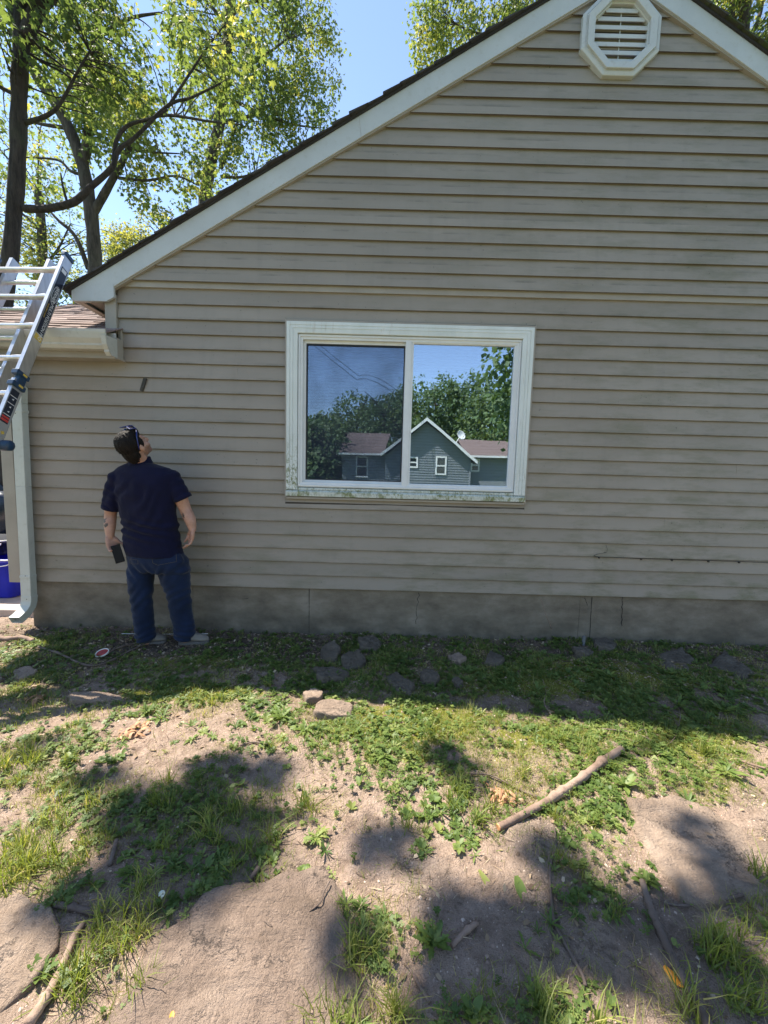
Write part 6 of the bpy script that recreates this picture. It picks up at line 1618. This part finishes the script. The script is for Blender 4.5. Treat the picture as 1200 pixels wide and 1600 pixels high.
def tree(name, Y, trunk, limbs, blobs, label, mat_b, mat_l, protos, base_xy=None, extra=None, group=None, twigs=60, leafkw={}):
    """trunk / limbs: (pixel path with depth offset, r0, r1).  blobs: (px,py,rx,ry,count,depth,depth radius)"""
    tp_ = ppath(trunk[0], Y); foot = tp_[0].copy(); foot[2] = 0
    root = empty(name, foot, label, 'tree', group)
    mb = MB(); path = [foot-[0, 0, .2], foot+(tp_[0]-foot)*.5+[.02, .03, 0]]+tp_ if tp_[0][2] > .5 else tp_
    Q = smooth_path(path); n = len(Q); rad = [(trunk[1]+(trunk[2]-trunk[1])*i/(n-1))*(1+.06*math.sin(i*1.7)) for i in range(n)]; rad[0] *= 1.5
    mb.tube(Q, rad, 14, wob=.06); skel = [(q, r_) for q, r_ in zip(Q, rad)][4:]
    tr = mb.build('trunk', mat_b, root, True)
    for lp, r0_, r1_ in limbs:
        P3 = ppath(lp, Y) if len(lp[0]) < 4 else [np.array(q[:3]) for q in lp]
        Q = smooth_path(P3); n = len(Q); rad = [r0_+(r1_-r0_)*i/(n-1) for i in range(n)]
        lm = MB(); lm.tube(Q, rad, 10, wob=.05); lm.build('limb', mat_b, tr, True); skel += [(q, r_) for q, r_ in zip(Q, rad)][1:]
    pts = []
    for (px, py, rx, ry, cnt, dY, rY) in blobs:
        c = W(px, py, Y+dY); sx = rx/FPX*(Y+dY); sz = ry/FPX*(Y+dY)
        k = int(cnt*1.9); q = rng.normal(0, 1, (k, 3)); q /= np.linalg.norm(q, axis=1)[:, None]; q *= rng.uniform(.25, 1, k)[:, None]**.5
        q = c+q*[sx, rY, sz]; gap = vnoise(q[:, 0]*1.5+q[:, 1]*.6, q[:, 2]*1.5+q[:, 1]*.4, 7)*.6+vnoise(q[:, 0]*4, q[:, 2]*4+q[:, 1], 9)*.4
        q = q[np.argsort(-gap)[:cnt]]; pts.append(q)
    P = np.concatenate(pts)
    if extra is not None:      # keep the sun patches open where the photograph has them
        g_ = P-sd*(P[:, 2:3]/sd[2]); qx, qy = PXY(np.where(np.abs(g_) > 50, 50, g_)); P = P[~((g_[:, 1] > .3) & (g_[:, 1] < 3.4) & (qx > -150) & (qx < 1350))]
    crown('crown', P, root, mat_l, protos, **leafkw)
    if extra is not None: crown('bough_foliage', extra, root, mat_l, SHADE, .9, 1.2)
    # fine branches reaching into the leaves
    S = np.array([s_[0] for s_ in skel]); bmq = MB(); sel = P[rng.choice(len(P), min(twigs, len(P)), replace=False)]
    for e in sel:
        d_ = np.linalg.norm(S-e, axis=1)+np.maximum(0, S[:, 2]-e[2]+.2)*1.2; k = int(np.argmin(d_)); a = S[k]
        L_ = np.linalg.norm(e-a)
        if L_ < .15: continue
        mid = (a+e)/2+np.array([random.gauss(0, .06), random.gauss(0, .06), .08+random.gauss(0, .05)])*L_; r_ = min(skel[k][1]*.5, .006+.011*L_)
        Q = smooth_path([a, a*.6+mid*.4+rng.normal(0, .02, 3)*L_, mid, mid*.45+e*.55+rng.normal(0, .05, 3)*L_, e], 3); bmq.tube(Q, [r_+(0.003-r_)*i/(len(Q)-1) for i in range(len(Q))], 5, cap=False)
    if bmq.v: bmq.build('branches', mat_b, root, True)['kind'] = 'stuff'
    return root

# shade in the foreground comes from a bough hanging over the roof, out of frame above
sd = np.array([SUN_TO.x, SUN_TO.y, SUN_TO.z])
def over(px, py, zc): g_ = G(px, py); return g_+sd*(zc/sd[2])
SHB = [(230,1262,.15),(318,1250,.19),(262,1338,.19),(350,1345,.17),(185,1385,.14),(400,1290,.13),(340,1200,.12),(418,1212,.09),(120,1410,.08),(300,1395,.08),
 (742,1450,.10),(745,1530,.10),(880,1345,.07),(850,1480,.12),(960,1470,.10),(800,1570,.10),(1040,1440,.07),(1110,1480,.10),(1165,1560,.15),
 (560,1500,.04),(705,1185,.06),(745,1215,.05),(1190,1430,.07),(1110,1315,.04),(585,1330,.035),(700,1590,.06),(60,1170,.03)]
SHB += [(a+random.uniform(-75, 75), b_+random.uniform(-55, 60), random.uniform(.03, .065)) for a, b_, c_r in random.sample(SHB, 16)]
ex = []
for (px, py, rm) in SHB:
    zc = random.uniform(7.0, 8.2); c = over(px, py, zc); k = int(15*(rm/.15)**2)+3
    q = rng.normal(0, 1, (k, 3)); q /= np.linalg.norm(q, axis=1)[:, None]; rm = max(.015, rm-.045); q *= (rng.uniform(.0, 1, k)[:, None]**.5)*[rm*1.1, rm*1.1, rm*1.1]
    ex.append(c+q)
ex = np.concatenate(ex); SHADE = [twig_cluster(80+s, 12, .085, .07, (LV, LF)) for s in range(3)]
cA = ex.mean(0)
def W3(p): return (*p, 1)
l1 = [W3(W(38, 10, 6.4)), W3(W(40, -60, 6.2)), W3((-3.3, 5.6, 8.6)), W3((-1.4, 4.6, 8.8)), W3((0.6, 4.0, 8.6))]
l2 = [W3((-2.4, 5.1, 8.7)), W3((-2.0, 4.4, 7.8)), W3((-2.7, 3.9, 7.6))]
l3 = [W3((-1.0, 4.5, 8.78)), W3((-1.4, 3.9, 7.9)), W3((-2.2, 3.6, 7.7))]
tree('maple_tree', 6.4, ([(-2,560),(6,480),(18,380),(28,240),(30,130),(34,40),(24,-60)], .115, .09),
 [([(40,60),(62,10),(105,-25),(150,-70)], .10, .06), ([(30,50),(10,-10),(-20,-60)], .07, .05),
  ([(38,326),(72,326),(110,318),(128,306),(142,292)], .055, .046), ([(140,294),(175,262),(185,235),(212,214),(262,165),(300,152),(345,130)], .042, .012), ([(178,252),(182,220),(200,196),(240,184),(262,170)], .032, .015),
  ([(262,168),(290,125),(320,80),(350,40)], .022, .008), ([(40,192),(70,182),(92,165),(118,118),(140,80)], .034, .012), ([(105,316),(98,290),(95,270)],.02,.008),
  ([(20,146),(0,136),(-30,120)], .03, .02), ([(24,60),(5,38),(-20,20)], .022, .014), (l1, .07, .02), (l2, .05, .02), (l3, .05, .02)],
 [(70,60,95,70,112,.2,1.4),(-20,100,60,150,45,.3,1.2),(330,60,90,60,67,.4,.8),(190,150,60,50,30,.6,.6)],
 'dark-trunked maple nearest the ladder at the left edge', MT['bark_dark'], MT['maple'], MAPLE, extra=ex, twigs=150)
tree('maple_tree', 9.6, ([(150,470),(148,400),(142,330),(130,262),(112,210),(86,160),(52,110),(40,60)], .165, .09),
 [([(130,255),(138,210),(141,150),(148,80),(155,20),(170,-50)], .105, .07), ([(143,338),(166,298),(190,255),(205,222),(222,170)], .09, .04),
  ([(140,275),(112,268),(90,250),(40,246)], .04, .015), ([(138,420),(118,370),(92,345),(78,330)], .055, .02), ([(200,232),(240,238),(280,240)],.03,.012),
  ([(185,278),(230,282),(275,275),(310,290)], .035, .012), ([(140,140),(110,120),(80,115)],.035,.012), ([(105,200),(70,195),(48,190)],.045,.02), ([(150,60),(200,30),(250,20)],.045,.02), ([(215,190),(260,180),(330,190),(380,195)],.04,.012)],
 [(150,60,130,70,221,0,1.6),(230,100,110,80,170,.3,1.5),(210,230,80,50,93,0,1.2),(90,230,60,70,51,.3,1),(280,260,60,40,59,.2,1),(170,170,60,40,42,-.5,.8),(235,310,40,22,18,.2,.8),(60,20,80,40,76,.6,1.2)],
 'forked maple whose trunk rises right behind the roof corner and ladder', MT['bark'], MT['maple'], MAPLE, twigs=170)
tree('maple_tree', 13.0, ([(312,380),(320,315),(326,270),(340,205),(350,140),(356,60),(362,-30)], .20, .14),
 [([(345,262),(356,235),(366,205),(372,190)], .07, .03), ([(345,276),(375,277),(400,270)], .05, .02), ([(358,30),(372,10),(400,2)], .08, .03), ([(342,190),(380,185),(420,165),(460,150)],.06,.02), ([(352,110),(400,95),(450,60)],.07,.02), ([(355,40),(330,10),(300,-20)],.06,.03), ([(348,150),(440,190),(500,200)], .05,.015)],
 [(440,80,85,90,310,0,1.8),(360,110,80,80,165,.2,1.6),(480,190,40,60,95,0,1.2),(410,230,60,50,130,0,1.4),(340,270,50,35,45,-.2,1.2),(470,20,50,50,100,.4,1.2),(330,20,60,50,85,.3,1.4),(500,140,30,28,30,0,.8),(430,150,70,60,100,0,1.4)],
 'tall leafy maple behind the left roof slope, foliage reaching toward open sky', MT['bark'], MT['maple'], MAPLE, twigs=220)
tree('maple_tree', 16.0, ([(62,560),(64,470),(66,380),(60,300)], .2, .14), [([(64,420),(90,390),(110,350)], .06, .02), ([(64,360),(30,330),(0,310)],.06,.02)],
 [(30,230,60,90,138,0,2),(60,400,80,50,198,0,1.6),(10,330,50,60,90,0,1.6),(100,330,45,50,54,.5,1.6),(110,440,40,40,102,0,1.2),(20,480,60,30,108,0,1.4),(190,385,36,22,54,0,1)],
 'bushy tree low behind the ladder and the wing roof', MT['bark'], MT['maple'], MAPLE, twigs=120, leafkw=dict(t0=.3, t1=.95))
tree('maple_tree', 17.0, ([(230,560),(228,430),(232,380)], .16, .1), [([(230,400),(250,360),(270,340)], .05, .02)],
 [(215,385,45,24,150,0,1.2),(250,350,30,20,50,0,1),(180,400,30,20,60,0,1)], 'low yellow-green tree showing just above the lower roof slope', MT['bark'], MT['maple'], MAPLE, twigs=60, leafkw=dict(t0=.4, t1=1.0))
tree('maple_tree', 13.5, ([(850,200),(856,120),(862,60),(860,10),(855,-60)], .2, .12), [([(860,60),(830,30),(800,0),(770,-30)], .07, .03), ([(858,30),(890,0),(920,-40)],.06,.03), ([(845,50),(800,60),(740,50),(700,30)],.05,.015)],
 [(700,30,55,38,162,0,1.4),(780,50,60,40,180,0,1.4),(670,60,25,22,33,0,.8),(760,-10,110,50,180,.3,1.6),(860,10,60,40,90,0,1.4),(720,75,40,22,48,0,1)],
 'leafy tree rising behind the middle of the left roof slope', MT['bark'], MT['maple'], MAPLE, twigs=130, leafkw=dict(t0=.15, t1=.9))
tree('maple_tree', 10.5, ([(1150,300),(1162,120),(1162,60),(1166,-10),(1168,-60)], .13, .10), [([(1164,70),(1150,40),(1145,18),(1150,-20)], .06, .035), ([(1166,70),(1185,30),(1192,0)],.05,.03), ([(1110,110),(1118,30),(1120,-20)],.035,.025)],
 [(1180,60,45,45,120,0,1.2),(1130,30,50,35,104,.3,1.2),(1210,90,40,50,96,0,1),(1150,-10,80,30,128,.4,1.2),(1100,10,25,18,24,0,.8)],
 'yellow-green tree behind the mossy right roof edge', MT['bark'], MT['maple'], MAPLE, twigs=80, leafkw=dict(t0=.45, t1=1.0, yel=.25))
# trees farther back, beyond the garden
def far_tree(name, x, y, h, r, label, seed, cnt=420, group=None, t=(.1, .8), z0=.28):
    rr = np.random.default_rng(seed); root = empty(name, (x, y, 0), label, 'tree', group)
    mb = MB(); Q = smooth_path([(x, y, -.2), (x+rr.normal(0, .1), y, h*.25), (x+rr.normal(0, .3), y+rr.normal(0, .2), h*.6), (x+rr.normal(0, .4), y, h*.9)]); n = len(Q)
    mb.tube(Q, [.028*h*(1-.85*i/(n-1))+.02 for i in range(n)], 10); tr = mb.build('trunk', MT['bark'], root, True)
    for k in range(5):
        a = rr.uniform(0, 6.28); s_ = Q[int(n*(.35+.1*k))]; e = s_+[math.cos(a)*r*.7, math.sin(a)*r*.7, h*.18]; lm = MB(); lm.tube(smooth_path([s_, (s_+e)/2+[0, 0, .3], e], 3), [.012*h, .010*h, .008*h, .007*h, .005*h, .004*h, .003*h], 7); lm.build('limb', MT['bark'], tr, True)
    P = []
    nb = 9
    for k in range(nb):
        a = rr.uniform(0, 6.28); zc = h*(z0+(.92-z0)*(k+.5)/nb); rk = r*(.35+.65*math.sin(math.pi*min(.95, .25+.7*(k+.5)/nb)))
        c = np.array([x+math.cos(a)*rk*.45, y+math.sin(a)*rk*.45, zc]); q = rr.normal(0, 1, (cnt//nb, 3)); q /= np.linalg.norm(q, axis=1)[:, None]; q *= rr.uniform(.4, 1, (cnt//nb, 1))**.4; P.append(c+q*[rk*.75, rk*.75, h*.14])
    crown('crown', np.concatenate(P), root, MT['far_leaf'], FARL, .8, 1.3, t[0], t[1])
    return root
for i, (x, y, h, r, lab) in enumerate([
 (-13, 24, 12, 4.5, 'broad tree far beyond the wing roof, left of the ladder'), (-19, 20, 9, 4, 'round tree far off at the left edge beyond the driveway'),
 (-9, 30, 14, 5, 'tall far tree glimpsed between the left trunks'), (-16, 13.5, 5, 3, 'low bushy tree beyond the parked car')]):
    far_tree('broadleaf_tree', x, y, h, r, lab, 100+i)

# ================================================================== NEIGHBOUR'S SIDE (seen mirrored in the window)
def V2(px, py, Yv):          # pixel inside the glass -> the real, mirrored point
    p = W(px, py, Yv); return np.array([p[0], 2*YW-p[1], p[2]])
NB = 24.0; yb = 2*YW-NB
pk, el_, er_ = V2(667, 657, NB), V2(596, 711, NB), V2(743, 712, NB)
nh = empty('neighbour_house', (pk[0], yb, 0), 'blue-grey gabled house with white trim, reflected in the window', 'house')
sl_n = (pk[2]-el_[2])/(pk[0]-el_[0]); ez = el_[2]; x0n, x1n = el_[0]+.25, er_[0]-.3
wl_ = MB()
wl_.add([(x0n, yb, 0), (x1n, yb, 0), (x1n, yb, ez), (pk[0], yb, pk[2]-.12), (x0n, yb, ez)], [(4, 3, 2, 1, 0)])
wl_.box((x0n, yb-9, 0), (x1n, yb-.02, ez-.02)); nwall = wl_.build('wall', MT['grey_siding'], nh)
lapn = MB(); zc = .3
while zc < pk[2]-.25:
    d_ = max(0, (zc-ez)/sl_n); lapn.box((x0n+d_*(1 if zc > ez else 0), yb, zc), (x1n-d_*(1 if zc > ez else 0), yb+.018, zc+.02)); zc += .15
lapn.build('clapboard', MT['grey_siding'], nwall)
nr = MB()
for s_, xe in ((-1, el_[0]), (1, er_[0])):
    a = np.array([pk[0], yb+.35, pk[2]]); b_ = np.array([xe, yb+.35, pk[2]-abs(xe-pk[0])*sl_n]); q = [a, b_, b_+[0, 0, .10], a+[0, 0, .10]]
    nr.prism(q if s_ < 0 else q[::-1], (0, -9.8, 0))
nro = nr.build('roof', MT['shingle_red'], nh)
rb = MB()
for s_, xe in ((-1, el_[0]-.05), (1, er_[0]+.05)):
    a = np.array([pk[0], yb+.36, pk[2]-.06]); b_ = np.array([xe, yb+.36, pk[2]-abs(xe-pk[0])*sl_n-.06]); q = [a, b_, b_+[0, 0, .19], a+[0, 0, .19]]
    m1 = MB(); m1.prism(q if s_ < 0 else q[::-1], (0, .03, 0)); m1.build('rake_board', MT['n_white'], nro)
def nwin(x0, x1, z0, z1, y, dim=False):
    f = MB(); t = .09; f.box((x0, y, z0), (x0+t, y+.05, z1)); f.box((x1-t, y, z0), (x1, y+.05, z1)); f.box((x0+t, y, z1-t), (x1-t, y+.05, z1)); f.box((x0+t, y, z0), (x1-t, y+.05, z0+t)); f.box((x0+t, y, (z0+z1)/2-.04), (x1-t, y+.045, (z0+z1)/2+.04))
    fo_ = f.build('window', MT['n_white'], nh); g_ = MB(); g_.box((x0+t, y, z0+t), (x1-t, y+.02, z1-t)); g_.build('pane', MT['n_glass'], fo_)
for (a, b_, c, d_) in ((637, 714, 654, 731), (680, 713, 698, 742)):
    p, q = V2(a, d_, NB), V2(c, b_, NB); nwin(p[0], q[0], p[2], q[2], yb)
# right wing and left wing, set back
for (xa, xb, ridge_l, dY, py_e, py_r) in ((743, 812, 725, 1.6, 713, 690), (530, 606, 540, 1.2, 709, 678)):
    Yv = NB+dY; y_ = 2*YW-Yv; p0, p1 = V2(xa, py_e, Yv), V2(xb, py_e, Yv); pr = V2((xa+xb)/2, py_r, Yv+2.8)
    lo_x, hi_x = min(p0[0], p1[0]), max(p0[0], p1[0])
    if xa > 700: lo_x = x1n+.01; hi_x = p1[0]+2
    else: hi_x = x0n-.01
    w_ = MB(); w_.box((lo_x+.2*(xa < 700), y_-5, 0), (hi_x, y_, p0[2]-.05)); w_.build('wall', MT['grey_siding'], nh)
    r_ = MB(); r_.prism([(lo_x-.1*(xa < 700), y_+.3, p0[2]), (lo_x-.1*(xa < 700), y_+.3, p0[2]+.08), (lo_x+.3*(xa < 700), y_-2.8, pr[2]+.08), (lo_x+.3*(xa < 700), y_-2.8, pr[2])], (hi_x-lo_x, 0, 0)); r_.prism([(lo_x, y_-2.8, pr[2]), (lo_x, y_-2.8, pr[2]+.08), (lo_x, y_-6, p0[2]+.08), (lo_x, y_-6, p0[2])], (hi_x-lo_x, 0, 0)); wr_ = r_.build('roof', MT['shingle_red'], nh)
    g_ = MB(); g_.box((lo_x-.12*(xa < 700), y_+.3, p0[2]-.05), (hi_x, y_+.42, p0[2]+.07)); g_.build('gutter', MT['n_white'], wr_)
    if xa > 700: q0, q1 = V2(735, 736, Yv), V2(749, 716, Yv); nwin(max(q0[0], x1n+.15), max(q0[0], x1n+.15)+.55, q0[2], q1[2], y_)
    else:
        q0, q1 = V2(555, 746, Yv), V2(575, 713, Yv); nwin(q0[0], q1[0], q0[2], q1[2], y_)
cp_ = MB(); cp_.box((x1n-.05, yb+.001, 0), (x1n+.03, yb+.05, ez)); cp_.build('corner_board', MT['grey_siding'], nh)
# dish on the rake
dsh = empty('satellite_dish', V2(715, 690, NB-.3), 'small round satellite dish on the reflected house roof', 'dish'); dc = V2(721, 680, NB-.3); m1 = MB()
ax_ = nz([.5, 1, .5]); u_ = nz(np.cross(ax_, [0, 0, 1])); v_ = np.cross(u_, ax_); rr = []
for k, (r_, d_) in enumerate(((.02, -.07), (.14, -.06), (.24, -.03), (.29, 0.0), (.30, .01), (.27, -.01), (.02, -.05))): rr.append([dc+u_*math.cos(t)*r_+v_*math.sin(t)*r_*.9+ax_*d_ for t in [2*math.pi*j/20 for j in range(20)]])
m1.loft(rr); m1.build('reflector', MT['n_white'], dsh, True); m1 = MB(); m1.tube([V2(713, 691, NB-.3), dc-ax_*.1], .025, 8); m1.tube([dc-v_*.26, dc+ax_*.35-v_*.1], .012, 6); m1.build('arm', MT['n_white'], dsh)
for i, (x, h, w, lab) in enumerate([(V2(655,757,NB-.6)[0], .5, .4, 'small flowering bush left of the reflected house front'), (V2(688,757,NB-.6)[0], .75, .35, 'white flowering bush at the reflected gable wall'), (V2(745,757,NB-.6)[0], .6, .5, 'low bush at the reflected right wing')]):
    rr_ = empty('bush', (x, yb+.6, 0), lab, 'bush'); q = rng.normal(0, 1, (60, 3))*[w*.4, .2, h*.3]+[x, yb+.6, h*.5]; crown('foliage', q, rr_, MT['far_leaf'], [twig_cluster(60, 10, .09, .12, kite_proto())]); st = MB(); st.tube([(x, yb+.6, -.05), (x, yb+.6, h*.6)], .03, 6); st.build('stem', MT['bark'], rr_)
# trees round the neighbour's plot: (pixel, depth, top row)
nt_ = [(488, 33, 668, 3.0, 'far slim tree reflected at the left edge of the glass'), (505, 27, 655, 2.4, 'reflected dark tree left of the neighbour wing'), (525, 36, 640, 4, 'reflected round tree above the neighbour wing'), (560, 40, 618, 5, 'reflected large tree above the left wing roof'), (602, 38, 606, 4.6, 'reflected large tree just left of the gable peak'), (650, 44, 596, 5, 'reflected tree crown above the gable peak'), (690, 40, 586, 4.4, 'reflected tall crown right of the gable peak'), (722, 46, 600, 5, 'reflected far crown above the satellite dish'), (760, 38, 580, 5, 'reflected crown above the right wing'), (810, 34, 590, 5, 'reflected crown at the right edge of the glass'), (450, 30, 650, 4, 'tree out beyond the left of the glass, behind the lawn'), (860, 40, 590, 5, 'tree beyond the right edge of the glass')]
for i, (px, D_, top, r, lab) in enumerate(nt_):
    p = V2(px, top, D_); far_tree('broadleaf_tree', p[0], p[1], max(3, p[2]/1.02), r, lab, 300+i, 520, t=(.25, 1.0), z0=.12)
# nearer tree whose boughs hang into the right of the reflection
p = V2(838, 560, 17); root = far_tree('maple_tree', p[0]+1.3, p[1], 8.5, 2.9, 'near maple whose boughs hang into the right of the reflection', 400, 380, t=(.1, .7), z0=.5)
# service cables
pole = V2(452, 500, 20); pl = empty('utility_pole', (pole[0]-1.5, pole[1], 0), 'wooden utility pole behind the viewer carrying the house cables', 'pole'); m1 = MB(); m1.tube([(pole[0]-1.5, pole[1], -.3), (pole[0]-1.5, pole[1], 9.5)], [.15, .11], 12); m1.build('post', MT['bark'], pl, True); m1 = MB(); m1.box((pole[0]-2.4, pole[1]-.06, 9.0), (pole[0]-.6, pole[1]+.06, 9.12)); m1.build('crossarm', MT['bark'], pl)
for k, (dx, dyp) in enumerate(((0, 0), (-3, 6))):
    pts_ = [(400, 440), (452, 498), (497, 536), (530, 564), (561, 588), (566, 586), (576, 586), (592, 592), (607, 600), (620, 610), (640, 628), (668, 657)]
    m1 = MB(); m1.tube([V2(a+dx, b_+dyp*(1 if b_ < 640 else .2), 15+.8*i) for i, (a, b_) in enumerate(pts_)], .012, 6); o = m1.build('cable', MT['black'], None, True)
    tag(o, ('upper' if k == 0 else 'lower')+' black overhead cable reflected across the left pane', 'cable')

# ================================================================== BEYOND THE CORNER
def tub(c, w, d, h, mat, name, label, rimc):
    root = empty(name, c, label, 'bin'); x, y, z_ = c; m1 = MB(); rr = []
    def rrect(s, zz, k=.06):
        out = []
        for (cx, cy, a0) in ((w-k, d-k, 0), (-w+k, d-k, 90), (-w+k, -d+k, 180), (w-k, -d+k, 270)):
            for j in range(5): a = math.radians(a0+j*22.5); out.append(np.array([x+(cx+k*math.cos(a))*s, y+(cy+k*math.sin(a))*s, z_+zz]))
        return out
    for s, zz in ((.84, 0), (.88, .02), (.96, h-.04), (1.0, h-.04), (1.0, h), (.95, h), (.86, .03)): rr.append(rrect(s, zz))
    m1.loft(rr); m1.build('body', mat, root, True)
    m1 = MB(); q = rrect(1.02, h-.008); m1.tube(q+[q[0]], .007, 6); m1.build('rim', rimc, root, True)
    hq = [np.array([x+w*math.cos(math.pi*t)*1.02, y-d*1.04, z_+h-.03-.05*math.sin(math.pi*t)]) for t in np.linspace(0, 1, 12)]; m1 = MB(); m1.tube(hq, .005, 6); m1.build('handle', rimc, root, True)
    return root
tub((-3.92, 4.02, .05), .30, .23, .40, MT['blue_bin'], 'plastic_tub', 'blue plastic tub with a pale rim on the concrete path beyond the corner', MT['n_white'])
tub((-4.06, 4.10, .452), .24, .19, .16, MT['black_bin'], 'plastic_tub', 'black plastic tub stacked on top of the blue tub', MT['n_white'])
# parked car
car = empty('parked_car', (-8.0, 6.8, 0), 'dark car parked on the driveway, only its end showing at the left edge', 'car')
x0c, y0c = -8.0, 6.8
def sec(x, pts): return [np.array([x0c+x, y0c+p[0], p[1]]) for p in pts]
def bodysec(x, w, zt, zb=.22): return sec(x, [(-w*.92, zb), (-w, zb+.12), (-w, zb+.38), (-w*.97, zt-.05), (-w*.88, zt), (w*.88, zt), (w*.97, zt-.05), (w, zb+.38), (w, zb+.12), (w*.92, zb)])
m1 = MB(); m1.loft([bodysec(-2.25, .70, .72, .30), bodysec(-2.1, .84, .80), bodysec(-1.2, .88, .92), bodysec(0, .90, .95), bodysec(1.4, .89, .97), bodysec(2.1, .85, .95), bodysec(2.25, .78, .90, .35)]); cbd = m1.build('body', MT['car'], car, True, bevel=.02)
m1 = MB(); m1.loft([sec(x, [(-w, .93), (-w*.82, zt), (w*.82, zt), (w, .93)]) for x, w, zt in ((-1.3, .80, .95), (-.6, .80, 1.38), (.6, .80, 1.42), (1.5, .78, 1.32), (2.0, .74, .97))]); m1.build('cabin', MT['car_glass'], car, True)
m1 = MB(); m1.loft([sec(x, [(-w, zt-.02), (-w, zt), (w, zt), (w, zt-.02)]) for x, w, zt in ((-.55, .64, 1.40), (.6, .65, 1.44), (1.45, .62, 1.35))]); m1.build('roof_panel', MT['car'], car)
for wx in (-1.4, 1.4):
    for wy in (-.86, .86):
        c = np.array([x0c+wx, y0c+wy, .33]); m1 = MB(); m1.tube([c-[0, .11, 0], c+[0, .11, 0]], .33, 28); wo = m1.build('wheel', MT['black'], car, bevel=.03); m1 = MB(); m1.tube([c-[0, .118, 0], c+[0, .118, 0]], .2, 20); m1.build('rim', MT['chrome'], wo)
for wy in (-.6, .6):
    m1 = MB(); m1.box((x0c+2.20, y0c+wy-.16, .68), (x0c+2.29, y0c+wy+.16, .82)); m1.build('tail_light', MT['red_ink'], car, bevel=.02)
    m1 = MB(); m1.box((x0c-2.27, y0c+wy-.16, .58), (x0c-2.15, y0c+wy+.16, .70)); m1.build('headlight', MT['chrome'], car, bevel=.02)
# shrubs by the drive
for i, (x, y, h, w, lab) in enumerate([(-7.0, 8.9, 1.5, .9, 'dark shrub behind the parked car'), (-9.8, 9.6, 1.9, 1.2, 'tall dark shrub at the far end of the driveway'), (-5.6, 10.2, 1.6, .9, 'shrub behind the wing of the house')]):
    rr_ = empty('shrub', (x, y, 0), lab, 'shrub'); q = rng.normal(0, 1, (300, 3)); q /= np.linalg.norm(q, axis=1)[:, None]; q = q*rng.uniform(.4, 1, (300, 1))**.4*[w, w*.7, h*.5]+[x, y, h*.52]; crown('foliage', q, rr_, MT['far_leaf'], [twig_cluster(70+i, 12, .10, .16, kite_proto())], t0=.0, t1=.6); st = MB(); st.tube([(x, y, -.05), (x, y, h*.6)], .05, 8); st.build('stem', MT['bark'], rr_)
